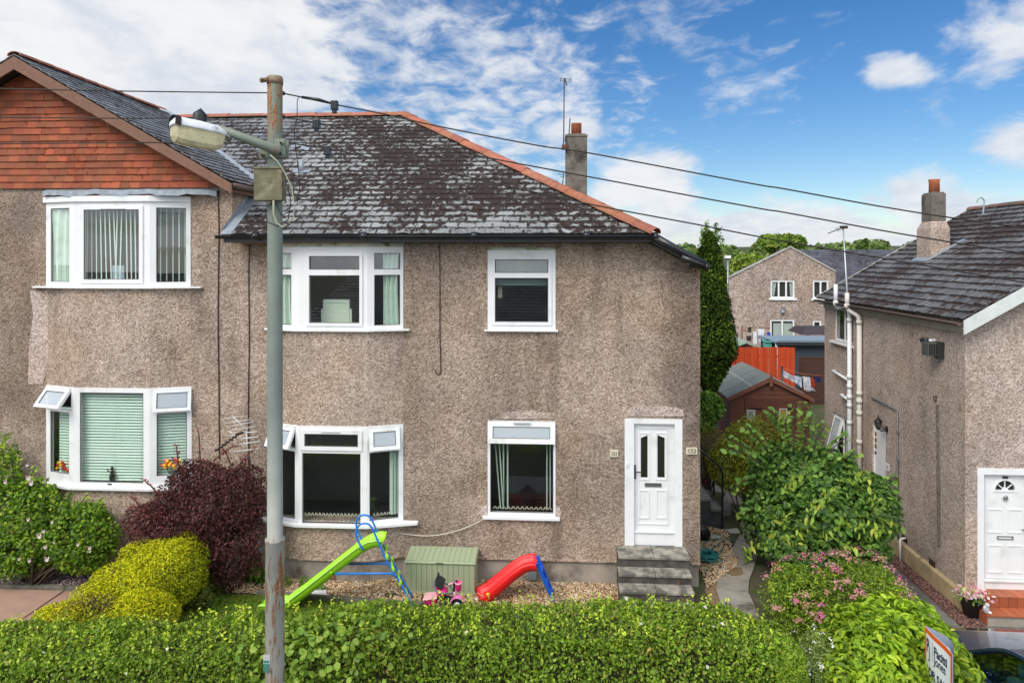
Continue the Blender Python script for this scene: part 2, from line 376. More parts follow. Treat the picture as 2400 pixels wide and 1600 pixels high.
UPVC_OLD = mat('mossy painted board', (.50, .53, .43), .7, var=.15, vscale=8, dirt=(.17, .17, .05), dscale=5, dth=(.5, .68), bump=.3)
WHITE_PAINT = mat('white painted metal', (.75, .76, .76), .4, var=.05, dirt=(.42, .36, .28), dscale=6, dth=(.62, .85))
BLACK_PL = mat('black gutter plastic', (.012, .013, .016), .3, spec=.5, var=.2)
GLASS = glass()
DARKROOM = mat('room walls', (.30, .29, .27), .9, var=.1, vscale=1)
CONC = mat('plinth concrete', (.36, .32, .27), .9, var=.22, vscale=3, bump=.5, bscale=30, dirt=(.13, .105, .085), dscale=1.6, dth=(.48, .72))
LEAD = mat('lead flashing', (.30, .34, .38), .5, metal=.2, var=.25, vscale=9, bump=.3, bscale=12)
TERRA = mat('terracotta ridge', (.34, .125, .075), .75, var=.22, vscale=7, bump=.3, tint=True, dirt=(.18, .10, .07), dscale=4, dth=(.55, .8))
SL_MAIN = slate('mossy slate', (.215, .222, .215), (.42, .435, .42), (.017, .010, .008), .73, .7)
SL_WING = slate('plain slate', (.17, .18, .19), (.38, .40, .41), (.02, .013, .01), .42, .5, 3.0)
SL_RIGHT = slate('dark slate', (.115, .116, .115), (.25, .252, .245), (.022, .012, .010), .56, .45, 7.0, .75)
SL_FAR = slate('far slate', (.095, .095, .11), (.26, .27, .30), (.02, .015, .015), .2, .25, 11.0)
TILE_RED = slate('hung clay tile', (.31, .082, .034), (.26, .10, .055), (.20, .045, .018), .0, .1, 5.0, .8)
BROWN_WOOD = mat('brown stained timber', (.20, .105, .07), .75, var=.15, vscale=14, bump=.25, bscale=60)
ORANGE_WOOD = mat('orange stained timber', (.42, .13, .03), .7, var=.1)
STEEL = mat('grey steel', (.30, .32, .33), .45, metal=.7, var=.1)
BLACK_CABLE = mat('black cable', (.016, .013, .013), .6)

def slates(mb, O, U, Vv, N, poly, course=.2, width=.26, tilt=.012, th=.008, tone=(.72, 1.25), uvgap=.006, jitter=.006, hue=0.0, exposed=1.0):
    """lay overlapping slates over a convex (u,v) polygon of the plane O,U,V; each is its own little solid"""
    O = Vector(O); U = Vector(U); Vv = Vector(Vv); N = Vector(N)
    pl = poly_planes(poly); u0 = min(p[0] for p in poly); u1 = max(p[0] for p in poly); v0 = min(p[1] for p in poly); v1 = max(p[1] for p in poly)
    j = 0; v = v0
    while v < v1:
        u = u0 - width*(.5 if j % 2 else 0) - random.random()*width*.12
        while u < u1:
            wd = width*random.uniform(.93, 1.07); vj = v+random.uniform(-jitter, jitter); hj = random.uniform(0, .004)
            top = vj+course*1.12
            q = clip_poly([(u+uvgap/2, vj), (u+wd-uvgap/2, vj), (u+wd-uvgap/2, top), (u+uvgap/2, top)], pl)
            if len(q) >= 3:
                k = random.uniform(*tone); mb.cur = (k*random.uniform(1-hue, 1+hue), k, k*random.uniform(1-hue*.6, 1+hue*.6))
                H = lambda b: th+hj+tilt*(1-(b-vj)/(course*1.12))
                P = [O+U*a+Vv*b+N*H(b) for a, b in q]
                mb.face(P, [((a-u)/wd, (b-vj)/(course*1.12)) for a, b in q])
                n = len(q)
                for i in range(n):
                    a, b = q[i], q[(i+1) % n]
                    if (a[1]+b[1])/2 > vj+course*.9: continue
                    A, B = P[i], P[(i+1) % n]; mb.face([A-N*th, B-N*th, B, A], [(.5, .3)]*4)
            u += wd
        v += course; j += 1
    mb.cur = (1, 1, 1)
# ------------------------------------------------------------------ windows
def text_mesh(s, size, name, m, parent, O, U, Vv, N, depth=.004, align='CENTER', space=1.0, squash=1.0, bold=0.0):
    cu = bpy.data.curves.new('txt', 'FONT'); cu.body = s; cu.size = size; cu.align_x = align; cu.extrude = depth/2; cu.space_character = space; cu.space_line = .8; cu.offset = bold
    tmp = bpy.data.objects.new('txt', cu); COL.objects.link(tmp); dg = bpy.context.evaluated_depsgraph_get()
    me = bpy.data.meshes.new_from_object(tmp.evaluated_get(dg)); bpy.data.objects.remove(tmp); bpy.data.curves.remove(cu)
    U = Vector(U); Vv = Vector(Vv); N = Vector(N); O = Vector(O); off = root_loc(parent) if parent else Vector((0, 0, 0))
    for v in me.vertices:
        p = O+U*(v.co.x*squash)+Vv*v.co.y+N*v.co.z-off; v.co = p
    me.materials.clear(); me.materials.append(m); me.name = name
    o = bpy.data.objects.new(name, me); COL.objects.link(o); o.parent = parent
    return o

class Window:
    """a window as one part: the frame of all its facets, with sashes, panes and sill as its sub-parts"""
    def __init__(s, parent, name='window'): s.mb = MB(); s.kids = []; s.parent = parent; s.name = name
    def facet(s, A, B, z0, z1, panes, depth=.07):
        """A, B plan points left to right seen from outside; panes: (kind, u0, v0, u1, v1[, angle]) in metres"""
        A3 = Vector((A[0], A[1], z0)); U = Vector((B[0]-A[0], B[1]-A[1], 0)); w_ = U.length; U.normalize(); N = U.cross(Vector((0, 0, 1))); Z = Vector((0, 0, 1))
        s.mb.holed(A3, U, Z, N, w_, z1-z0, [q[1:5] for q in panes], depth)
        for q in panes:
            kind, u0, v0, u1, v1 = q[:5]
            if kind == 'fixed':
                g = MB(); g.face([A3+U*a+Z*b-N*.03 for a, b in ((u0, v0), (u1, v0), (u1, v1), (u0, v1))]); s.kids.append(('pane', g, GLASS))
                bd = MB(); e = .012; bd.holed(A3+U*u0+Z*v0-N*.012, U, Z, N, u1-u0, v1-v0, [(e, e, u1-u0-e, v1-v0-e)], .015); s.kids.append(('bead', bd, SEAL))
            else:
                ang = q[5] if len(q) > 5 else 0; br = q[6] if len(q) > 6 else .06
                H = A3+U*u0+Z*v1+N*.022          # hinge line at the head
                dn = (-Z*math.cos(ang)+N*math.sin(ang)); fw = (N*math.cos(ang)+Z*math.sin(ang))
                hh = v1-v0; O = H+dn*hh; ww = u1-u0
                sm = MB(); sm.holed(O, U, -dn, fw, ww, hh, [(br, br, ww-br, hh-br)], .055); s.kids.append(('sash', sm, UPVC))
                g = MB(); g.face([O+U*a-dn*b-fw*.02 for a, b in ((br, br), (ww-br, br), (ww-br, hh-br), (br, hh-br))]); s.kids.append(('pane', g, greyed() if kind == 'open' else GLASS))
                bd = MB(); e = .01; bd.holed(O+U*br-dn*br-fw*.008, U, -dn, fw, ww-2*br, hh-2*br, [(e, e, ww-2*br-e, hh-2*br-e)], .01); s.kids.append(('bead', bd, SEAL))
                if ang:
                    for k in (.015, ww-.03):      # friction stays
                        st_ = MB(); a_ = H+U*k+dn*hh*.15; st_.tube([O+U*k-dn*.05-fw*.03, Vector((A3+U*(u0+k)+Z*(v0+.06))-N*.02)], .006, 6); s.kids.append(('stay', st_, STEEL))
    def sill(s, pts, z, t_=.028, out=.05):
        """pts: plan polyline of the outer edge, left to right"""
        g = MB(); P = [Vector((p[0], p[1], z)) for p in pts]
        back = [Vector((pts[-1][0], 12.02 if pts[-1][1] < 12.5 else pts[-1][1], z)), Vector((pts[0][0], 12.02, z))]
        g.prism(P+back, (0, 0, t_)); s.kids.append(('sill', g, UPVC))
    def finish(s, mt=None):
        o = s.mb.build(s.name, mt or UPVC, s.parent)
        for nm, g, m in s.kids: g.build(nm, m, o)
        return o
SEAL = mat('window seal', (.10, .10, .10), .7)
CURT = mat('pale green curtain', (.62, .74, .64), .9, var=.12, vscale=5)
BLIND = mat('pale green blind', (.66, .80, .70), .8, var=.05)
CREAMC = mat('cream card', (.62, .70, .58), .8)
def uv_on(A, B, z0, px):
    """pixel rect -> facet rect in metres"""
    A3 = Vector((A[0], A[1], z0)); U = Vector((B[0]-A[0], B[1]-A[1], 0)); w_ = U.length; U.normalize(); N = U.cross(Vector((0, 0, 1)))
    x0, y0, x1, y1 = px; p = PP(x0, (y0+y1)/2, A3, N); q = PP(x1, (y0+y1)/2, A3, N); m = PP((x0+x1)/2, y0, A3, N); n = PP((x0+x1)/2, y1, A3, N)
    return [(p-A3).dot(U), n.z-z0, (q-A3).dot(U), m.z-z0]
def mirror(panes, w_): return [(q[0], w_-q[3], q[2], w_-q[1], q[4], *q[5:]) for q in panes]

def vblind(name, label, p0, p1, z0, z1, n, angs, cat='blind', wd=.085, tilt=None, mt=None, skip=(), curtain=False):
    """vertical louvre blind between plan points p0, p1"""
    mb = MB(); p0 = Vector((*p0, 0)); p1 = Vector((*p1, 0)); D = (p1-p0); ln = D.length; D.normalize(); Nn = Vector((D.y, -D.x, 0))
    mb.tube([p0+V(0, 0, z1), p1+V(0, 0, z1)], .015, 6)
    for i in range(n):
        if i in skip: continue
        c = p0+D*(ln*(i+.5)/n); a = angs(i) if callable(angs) else angs; d = D*math.cos(a)+Nn*math.sin(a); sw = (tilt(i) if tilt else 0)
        t0 = c-d*wd/2; t1 = c+d*wd/2; b0 = t0+D*sw; b1 = t1+D*sw
        mb.face([b0+V(0, 0, z0), b1+V(0, 0, z0), t1+V(0, 0, z1), t0+V(0, 0, z1)])
    mb.tube([p0+V(0, 0, z0+.015), p1+V(0, 0, z0+.015)], .003, 4)
    o = mb.build(name, mt or BLIND); tag(o, label, cat); return o
def curtain(label, p0, p1, z0, z1, folds, mt=None, group=None, amp=.035, taper=0.0):
    mb = MB(); n = folds*6; vs = []; 
    for j in range(7):
        k = j/6
        for i in range(n+1):
            f = i/n; x = p0[0]+(p1[0]-p0[0])*(f*(1-taper*math.sin(k*math.pi*.9))); y = p0[1]+(p1[1]-p0[1])*f + amp*math.sin(f*folds*2*math.pi+.6*math.sin(k*5))
            vs.append((x, y, z0+(z1-z0)*k))
    fs = [(j*(n+1)+i, j*(n+1)+i+1, (j+1)*(n+1)+i+1, (j+1)*(n+1)+i) for j in range(6) for i in range(n)]
    mb.grid_faces(vs, fs, True); o = mb.build('curtain', mt or CURT); return tag(o, label, 'curtain', group)

# ------------------------------------------------------------------ the pebbledashed block in the middle and on the left
YW = 12.0; YE = 11.58; YR = 16.4; YB = 21.2
XR = PY(1641, 900, YW).x; XC = PY(544, 480, YW).x
A_ = PY(34, 130, 11.62); XA, ZA = A_.x, A_.z
E_ = PY(541, 426, 11.62); XEW, ZEW = E_.x, E_.z
M2 = (ZA-ZEW)/(XEW-XA)
XL = 2*XA-XC
ZE = PY(1000, 550, YE).z; ZR = PY(650, 275, YR).z; M1 = (ZR-ZE)/(YR-YE)
Fp = PY(1530, 549, YE); Fp.z = ZE; Rp = PY(948, 275, YR); Rp.z = ZR
SX = (Rp.z-Fp.z)/(Fp.x-Rp.x)
XEL = PY(1652, 615, YE).x; ZEL = ZE-SX*(XEL-Fp.x)
zmain = lambda y: ZE+M1*(y-YE)
zwing = lambda x: ZEW+M2*(XEW-x)
yval = lambda x: min(YR, YE+(zwing(x)-ZE)/M1)
house = empty('house', ((XL+XR)/2, YW, 0), 'long pebbledashed two-storey house with mossy slate roof, red tiled gable and white panelled front door', 'house')

# bays: plan x of left edge, two joints, right edge; how far the middle stands out
def bayx(e0, j0, j1, e1, p=.22):
    return [PY(e0, 900, YW).x, PY(j0, 900, YW-p).x, PY(j1, 900, YW-p).x, PY(e1, 900, YW).x]
B1 = bayx(109, 173, 351.5, 447.5); 
B2 = bayx(633, 700, 861, 945.5)
wr = B2[3]-B2[2]; B2[0] = B2[1]-wr
P_ = .22
zpy = lambda px, py, y=YW: PY(px, py, y).z
W = {}
W[1] = (zpy(448, 671), zpy(448, 474)); W[2] = (zpy(447, 1133), zpy(447, 905))
W[3] = (zpy(946, 770), zpy(946, 578)); W[5] = (zpy(944, 1218), zpy(944, 993))
ZT1 = zpy(448, 460); ZT2 = ZE-.14
R4 = (PY(1143, 700, YW).x, zpy(1222, 772), PY(1302, 700, YW).x, zpy(1222, 586))
R6 = (PY(1143, 1100, YW).x, zpy(1222, 1211), PY(1302, 1100, YW).x, zpy(1222, 986))
RD = (PY(1464, 1100, YW).x, zpy(1530, 1279), PY(1599, 1100, YW).x, zpy(1530, 981))
PL = .40                                                     # top of the concrete plinth
# --- walls
mb = MB()
holes = [(B1[0]-XL, W[1][0], B1[3]-XL, W[1][1]), (B1[0]-XL, W[2][0], B1[3]-XL, W[2][1]), (B2[0]-XL, W[3][0], B2[3]-XL, W[3][1]), (B2[0]-XL, W[5][0], B2[3]-XL, W[5][1])]
holes += [(r[0]-XL, r[1], r[2]-XL, r[3]) for r in (R4, R6, RD)]
zc = zwing(XC)-.12
U_, Z_, N_ = V(1, 0, 0), V(0, 0, 1), V(0, -1, 0)
Hh = [(h[0], h[1]-PL, h[2], h[3]-PL) for h in holes]
# main part: up to the eaves, cut along the catslide on the right
Xf = Fp.x; top = ZE-.10
outline = [(XL-XL, 0), (XR-XL, 0), (XR-XL, ZE-SX*(XR-Xf)-.12-PL), (Xf-XL-.05, top-PL), (0, top-PL)]
mb.holed((XL, YW, PL), U_, Z_, N_, XR-XL, top-PL, Hh, .13, clip=poly_planes(outline))
# gable of the wing above the eaves (behind the hung tiles too)
mb.holed((XL, YW, top), U_, Z_, N_, XC-XL, ZA-top, [(B1[0]-XL, -.1, B1[3]-XL, W[1][1]-top)], .13, clip=poly_planes([(0, 0), (XC-XL, 0), (XC-XL, zc-top), (XA-XL, ZA-.12-top), (0, zc-top)]))
# cheek of the wing above the main roof
ya = YE+(zwing(XC)-.1-ZE)/M1
mb.face([(XC, YW, zmain(YW)-.1), (XC, ya, zwing(XC)-.1), (XC, YW, zwing(XC)-.1)])
mb.face([(XC, YW, ZE-.2), (XC, YW, zmain(YW)), (XC, YW+.3, zmain(YW+.3))])
# right side and back walls
zr = ZE-SX*(XR-Xf)-.1
mb.face([(XR, YW, PL), (XR, YB-.4, PL), (XR, YB-.4, zr), (XR, YW, zr)])
mb.face([(XR, YB-.4, -.6), (XL, YB-.4, -.6), (XL, YB-.4, ZE-.1), (XR, YB-.4, ZE-.1)])
mb.face([(XL, YW, -.6), (XL, YW, zc), (XL, YB-.4, zc), (XL, YB-.4, -.6)])
mb.build('wall', RC_MAIN, house)
def bow(Bx, spans, p=P_):
    b = MB(); n = 3
    plan = [(Bx[0], YW), (Bx[1], YW-p), (Bx[2], YW-p), (Bx[3], YW)]
    for z0, z1 in spans:
        for i in range(3):
            b.face([(*plan[i], z0), (*plan[i+1], z0), (*plan[i+1], z1), (*plan[i], z1)])
        b.face([(*q, z1) for q in plan]); b.face([(*q, z0) for q in plan][::-1])
    return b
for Bx, sps in ((B1, [(PL, W[2][0]), (W[2][1], W[1][0]), (W[1][1], ZT1)]), (B2, [(PL, W[5][0]), (W[5][1], W[3][0]), (W[3][1], ZT2)])):
    for sp_ in sps: bow(Bx, [sp_]).build('bay_wall', RC_BAY, house)
# patches of newer render
def patch(pxs, y=YW-.012):
    b = MB(); P = [PY(px, py, y) for px, py in pxs]; b.prism(P, (0, .014, 0)); return b.build('render_patch', RC_PATCH, house)
patch([(1470, 975), (1471, 962), (1480, 955), (1500, 951), (1530, 953), (1560, 951), (1585, 955), (1601, 960), (1603, 975)])
patch([(1172, 981), (1176, 970), (1190, 966), (1225, 962), (1252, 961), (1262, 966), (1290, 967), (1296, 981)])
patch([(70, 682), (112, 682), (118, 760), (112, 860), (100, 900), (66, 900), (68, 800), (78, 740)])
patch([(1128, 1190), (1141, 1183), (1142, 1206), (1130, 1212), (1124, 1203)])
patch([(1303, 1186), (1312, 1190), (1316, 1203), (1311, 1211), (1303, 1210)])
bp_ = MB(); dy = -.004
pl_ = [(B1[1]+.02, YW-P_-.012), (B1[2]-.02, YW-P_-.012)]
# --- plinth
mb = MB(); yp = YW+.025
mb.face([(XL, yp, -.7), (XR-.02, yp, -.7), (XR-.02, yp, PL), (XL, yp, PL)])
mb.face([(XR-.02, yp, -.7), (XR-.02, YB-.4, -.7), (XR-.02, YB-.4, PL), (XR-.02, yp, PL)])
for Bx in (B1, B2):
    plan = [(Bx[0]+.02, yp), (Bx[1]+.02, yp-P_), (Bx[2]-.02, yp-P_), (Bx[3]-.02, yp)]
    for i in range(3): mb.face([(*plan[i], -.7), (*plan[i+1], -.7), (*plan[i+1], PL), (*plan[i], PL)])
mb.build('plinth', CONC, house)
mb = MB()      # drip edge at the foot of the roughcast
def lip(a, b):
    D = Vector((b[0]-a[0], b[1]-a[1], 0)); Nn = D.normalized().cross(V(0, 0, 1)); mb.obox((a[0], a[1], PL-.004), D, -Nn*.05+V(0, 0, 0), V(0, 0, .028)); 
    mb.obox(Vector((a[0], a[1], PL-.004)), D, Nn*.022, V(0, 0, .03))
for a, b in (((XL, YW), (B1[0], YW)), ((B1[0], YW), (B1[1], YW-P_)), ((B1[1], YW-P_), (B1[2], YW-P_)), ((B1[2], YW-P_), (B1[3], YW)), ((B1[3], YW), (B2[0], YW)), ((B2[0], YW), (B2[1], YW-P_)), ((B2[1], YW-P_), (B2[2], YW-P_)), ((B2[2], YW-P_), (B2[3], YW)), ((B2[3], YW), (PY(1446, 1300, YW).x, YW)), ((PY(1620, 1300, YW).x, YW), (XR, YW))):
    lip(a, b)
mb.build('drip_edge', RC_BAY, house)
# --- rooms behind the windows
mb = MB()
def room(x0, x1, z0, z1, y1=3.0):
    a, b = YW+.131, YW+y1
    mb.face([(x0, b, z0), (x1, b, z0), (x1, b, z1), (x0, b, z1)][::-1]); mb.face([(x0, a, z0), (x0, b, z0), (x0, b, z1), (x0, a, z1)]); mb.face([(x1, a, z0), (x1, a, z1), (x1, b, z1), (x1, b, z0)])
    mb.face([(x0, a, z0), (x1, a, z0), (x1, b, z0), (x0, b, z0)]); mb.face([(x0, a, z1), (x0, b, z1), (x1, b, z1), (x1, a, z1)])
    for (s0, s1) in ((x0, None),): pass
for Bx, wz in ((B1, 1), (B1, 2), (B2, 3), (B2, 5)): room(Bx[0]-.5, Bx[3]+.5, W[wz][0]-.75, W[wz][1]+.1)
for r in (R4, R6): room(r[0]-.4, r[2]+.4, r[1]-.75, r[3]+.1)
mb.build('room_lining', DARKROOM, house)

# --- windows
def rectw(kind, A, B, z0, px, *rest): return (kind, *uv_on(A, B, z0, px), *rest)
def bayplan(Bx): return [(Bx[0], YW-.01), (Bx[1], YW-P_-.01), (Bx[2], YW-P_-.01), (Bx[3], YW-.01)]
# upper left bay
p = bayplan(B1); z0, z1 = W[1]; w1 = Window(house)
wL = math.dist(p[0], p[1]); rp = [rectw('fixed', p[2], p[3], z0, (366, 487, 436, 661))]
w1.facet(p[0], p[1], z0, z1, mirror(rp, wL)); w1.facet(p[1], p[2], z0, z1, [rectw('sash', p[1], p[2], z0, (189, 482, 336, 664), 0, .07)]); w1.facet(p[2], p[3], z0, z1, rp)
w1.sill([(B1[0]-.22, YW-.07), (B1[1]-.03, YW-P_-.075), (B1[2]+.03, YW-P_-.075), (B1[3]+.22, YW-.07)], z0-.03)
hd = MB(); q_ = [(B1[0]-.04, YW-.04), (B1[1], YW-P_-.05), (B1[2], YW-P_-.05), (B1[3]+.01, YW-.04), (B1[3]+.01, YW), (B1[0]-.04, YW)]
hd.prism([(*a, z1) for a in q_], (0, 0, .10)); w1.kids.append(('head_board', hd, UPVC)); w1.finish()
# lower left bay
z0, z1 = W[2]; w2 = Window(house); 
tr = uv_on(p[2], p[3], z0, (363, 906, 445, 962))
rp = [('open', .06, tr[1], wL-.03, z1-z0-.03, R(11), .06), rectw('fixed', p[2], p[3], z0, (367, 968, 438, 1113))]
lp = mirror(rp, wL); lp[0] = ('open', *lp[0][1:5], R(38), .065)
w2.facet(p[0], p[1], z0, z1, lp); w2.facet(p[1], p[2], z0, z1, [rectw('fixed', p[1], p[2], z0, (187, 920, 336, 1131))]); w2.facet(p[2], p[3], z0, z1, rp)
w2.sill([(B1[0]-.2, YW-.09), (B1[1]-.03, YW-P_-.095), (B1[2]+.03, YW-P_-.095), (B1[3]+.22, YW-.09)], z0-.045, .04); w2.finish()
# upper middle bay
p = bayplan(B2); z0, z1 = W[3]; w3 = Window(house)
rp = [rectw('fixed', p[2], p[3], z0, (877, 593, 938, 631)), rectw('fixed', p[2], p[3], z0, (877, 644, 938, 762))]
cs = uv_on(p[1], p[2], z0, (716, 593, 850, 764)); c1 = uv_on(p[1], p[2], z0, (725, 600, 843, 632)); c2 = uv_on(p[1], p[2], z0, (725, 645, 843, 757))
w3.facet(p[0], p[1], z0, z1, mirror(rp, wr)); w3.facet(p[1], p[2], z0, z1, [('fixed', *c1), ('fixed', *c2)]); w3.facet(p[2], p[3], z0, z1, rp)
U3 = V(1, 0, 0); sm = MB(); sm.holed(V(p[1][0]+cs[0], p[1][1]-.022, z0+cs[1]), U3, Z_, N_, cs[2]-cs[0], cs[3]-cs[1], [(c1[0]-cs[0], c1[1]-cs[1], c1[2]-cs[0], c1[3]-cs[1]), (c2[0]-cs[0], c2[1]-cs[1], c2[2]-cs[0], c2[3]-cs[1])], .021)
w3.kids.append(('sash', sm, UPVC))
w3.sill([(B2[0]-.1, YW-.06), (B2[1]-.03, YW-P_-.065), (B2[2]+.03, YW-P_-.065), (B2[3]+.12, YW-.06)], z0-.03)
hd = MB(); q_ = [(B2[0]-.03, YW-.05), (B2[1], YW-P_-.05), (B2[2], YW-P_-.05), (B2[3]+.02, YW-.05), (B2[3]+.02, YW), (B2[0]-.03, YW)]
hd.prism([(*a, z1+.002) for a in q_], (0, 0, .10)); w3.kids.append(('head_board', hd, UPVC_OLD)); w3.finish()
# lower middle bay
z0, z1 = W[5]; w5 = Window(house)
tr = uv_on(p[2], p[3], z0, (864, 1000, 942, 1052))
rp = [('open', .03, tr[1], wr-.03, z1-z0-.03, R(14), .07), rectw('fixed', p[2], p[3], z0, (866, 1058, 934, 1217))]
lp = mirror(rp, wr); lp[0] = ('open', *lp[0][1:5], R(28), .07)
w5.facet(p[0], p[1], z0, z1, lp); w5.facet(p[1], p[2], z0, z1, [rectw('sash', p[1], p[2], z0, (705, 1007, 849, 1055), 0, .07), rectw('fixed', p[1], p[2], z0, (708, 1062, 845, 1227))]); w5.facet(p[2], p[3], z0, z1, rp)
w5.sill([(B2[0]-.25, YW-.10), (B2[1]-.03, YW-P_-.105), (B2[2]+.03, YW-P_-.105), (B2[3]+.27, YW-.10)], z0-.045, .04); w5.finish()
# flat windows
def flat(r, panes, sill_x, t_=.03, head=None, st_=.03):
    ww = Window(house); A, B = (r[0], YW+.0), (r[2], YW+.0); yy = YW-.006
    ww.facet((r[0], yy), (r[2], yy), r[1], r[3], [(*( (k,)+tuple(uv_on(A, B, r[1], px)) ), *rest) for k, px, *rest in panes])
    ww.sill([(sill_x[0], YW-.07), (sill_x[1], YW-.07)], r[1]-.03, st_)
    if head:
        h = MB(); h.box((r[0]-.03, YW-.035, r[3]+.001), (r[2]+.03, YW+.02, r[3]+.04)); ww.kids.append(('head_board', h, UPVC_OLD))
    return ww
w4 = flat(R4, [('fixed', (1160, 608, 1285, 639.5)), ('fixed', (1160, 651, 1285, 754.5))], (PY(1136, 776, YW).x, PY(1308, 776, YW).x), head=True)
a1 = uv_on((R4[0], YW), (R4[2], YW), R4[1], (1152, 601, 1293, 762)); g1 = uv_on((R4[0], YW), (R4[2], YW), R4[1], (1160, 608, 1285, 639.5)); g2 = uv_on((R4[0], YW), (R4[2], YW), R4[1], (1160, 651, 1285, 754.5))
sm = MB(); sm.holed(V(R4[0]+a1[0], YW-.026, R4[1]+a1[1]), U_, Z_, N_, a1[2]-a1[0], a1[3]-a1[1], [(g[0]-a1[0], g[1]-a1[1], g[2]-a1[0], g[3]-a1[1]) for g in (g1, g2)], .019)
w4.kids.append(('sash', sm, UPVC)); w4.finish()
w6 = flat(R6, [('open', (1144, 987, 1301, 1037), R(10), .085), ('fixed', (1149, 1040, 1297, 1201))], (PY(1132, 1213, YW).x, PY(1312, 1213, YW).x), st_=.045); w6.finish()

# slim ventilators in the window heads
for px0, px1, py0, yy in ((235, 292, 489, YW-P_-.045), (753, 797, 1012, YW-P_-.045), (1203, 1243, 991, YW-.075)):
    a, b = PY(px0, py0, yy), PY(px1, py0, yy); m0 = MB(); m0.box((a.x, yy, a.z-.012), (b.x, yy+.03, a.z+.008)); m0.build('trickle_vent', mat('grey vent plastic', (.52, .54, .54), .5), house)
# --- front door
dx0, dz0, dx1, dz1 = RD; mb = MB()
fr = .13; mb.holed(V(dx0, YW-.015, dz0), U_, Z_, N_, dx1-dx0, dz1-dz0, [(fr+.03, .0, dx1-dx0-fr, dz1-dz0-.085)], .15)
dfr = mb.build('door_frame', UPVC, house)
def panel_uv(px): return uv_on((dx0, YW+.06), (dx1, YW+.06), dz0, px)
mb = MB(); O = V(dx0, YW+.06, dz0); L_ = panel_uv((1485, 992, 1583, 1246)); low = panel_uv((1484, 1246, 1584, 1277))
g1 = panel_uv((1502, 1019, 1518, 1119)); g2 = panel_uv((1541, 1019, 1558, 1119))
mb.holed(O+U_*L_[0]+Z_*L_[1], U_, Z_, N_, L_[2]-L_[0], L_[3]-L_[1], [(g[0]-L_[0], g[1]-L_[1], g[2]-L_[0], g[3]-L_[1]) for g in (g1, g2)], .045)
def mould(r, w_=.022, t_=.012, o=O, target=None):
    (target or mb).holed(o+U_*r[0]+Z_*r[1]-V(0, t_, 0), U_, Z_, N_, r[2]-r[0], r[3]-r[1], [(w_, w_, r[2]-r[0]-w_, r[3]-r[1]-w_)], t_-.001)
for px in ((1497, 1147, 1522, 1214), (1537, 1147, 1563, 1214), (1497, 1013, 1523, 1124), (1536, 1013, 1563, 1124), (1494, 1001, 1567, 1228)): mould(panel_uv(px))
door = mb.build('door', UPVC, house)
for g, sgn in ((g1, 1), (g2, -1)):
    gm = MB(); gm.face([O+U_*a+Z_*b+V(0, .02, 0) for a, b in ((g[0], g[1]), (g[2], g[1]), (g[2], g[3]), (g[0], g[3]))]); gm.build('door_glass', mat('obscured glass', (.02, .022, .016), .25, spec=.6), door)
    tm = MB(); a, b = (g[0], g[2]) if sgn > 0 else (g[2], g[0]); k = .05       # the sloping heads of the two lights
    tm.prism([O+U_*a+Z_*g[3]-V(0, .004, 0), O+U_*b+Z_*g[3]-V(0, .004, 0), O+U_*a+Z_*(g[3]-k)-V(0, .004, 0)], (0, .02, 0)); tm.build('glazing_bead', UPVC, door)
lb = panel_uv((1511, 1131, 1550, 1140)); m2 = MB(); m2.holed(O+U_*lb[0]+Z_*lb[1]-V(0, .012, 0), U_, Z_, N_, lb[2]-lb[0], lb[3]-lb[1], [(.03, .02, lb[2]-lb[0]-.03, lb[3]-lb[1]-.02)], .011)
m2.box((dx0+lb[0]+.03, YW+.050, dz0+lb[1]+.02), (dx0+lb[2]-.03, YW+.056, dz0+lb[3]-.02)); m2.build('letterbox', mat('brushed steel', (.35, .35, .35), .35, metal=.8), door)
hp = PY(1488, 1105, YW+.05); m2 = MB(); m2.box((hp.x-.014, YW+.035, hp.z-.12), (hp.x+.014, YW+.059, hp.z+.12)); m2.tube([(hp.x, YW+.05, hp.z+.01), (hp.x, YW-.0, hp.z+.01), (hp.x+.12, YW-.005, hp.z+.01)], .01, 8)
m2.build('handle', mat('dark handle', (.05, .045, .05), .3, metal=.6), door)
m2 = MB(); m2.box((dx0+low[0], YW+.03, dz0), (dx0+low[2], YW+.10, dz0+low[3])); m2.box((dx0+low[0], YW+.005, dz0+low[3]), (dx0+low[2], YW+.03, dz0+low[3]+.02)); m2.build('kick_panel', UPVC, house)
bl = PY(1470, 1088, YW-.02); m2 = MB(); m2.box((bl.x-.022, YW-.03, bl.z-.04), (bl.x+.022, YW-.0155, bl.z+.04)); m2.tube([(bl.x, YW-.031, bl.z), (bl.x, YW-.036, bl.z)], .01, 12); m2.build('doorbell', UPVC, dfr)

# --- roofs
def plane_frame(O, U, S):   # origin, horizontal unit, up-slope unit, outward normal
    U = Vector(U).normalized(); S = Vector(S).normalized(); N = U.cross(S).normalized()
    if N.z < 0: N = -N
    return Vector(O), U, S, N
k1 = math.hypot(1, M1)
mb = MB(); O, U, S, N = plane_frame((0, YE, ZE), (1, 0, 0), (0, 1, M1)); vr = (YR-YE)*k1
polyA = [(XC, 0), (Fp.x, 0), (Rp.x, vr), (XC, vr)]
vc = (yval(XC)-YE)*k1; va = (yval(XA)-YE)*k1
polyB = [(XC, vc), (XC, vr), (XA-.05, vr), (XA-.05, va-.001)]
slates(mb, O, U, S, N, polyA, course=.213, width=.31, th=.012, tilt=.016, tone=(.72, 1.3)); main_slates = mb
rf = mb.build('roof', SL_MAIN, house)
mb = MB(); slates(mb, O, U, S, N, polyB, course=.213, width=.31, th=.012, tilt=.016); mb.build('roof', SL_WING, house)
mb = MB()   # dark boarding under the slates and the far slopes
for pg in (polyA, polyB): mb.face([O+U*a+S*b for a, b in pg])
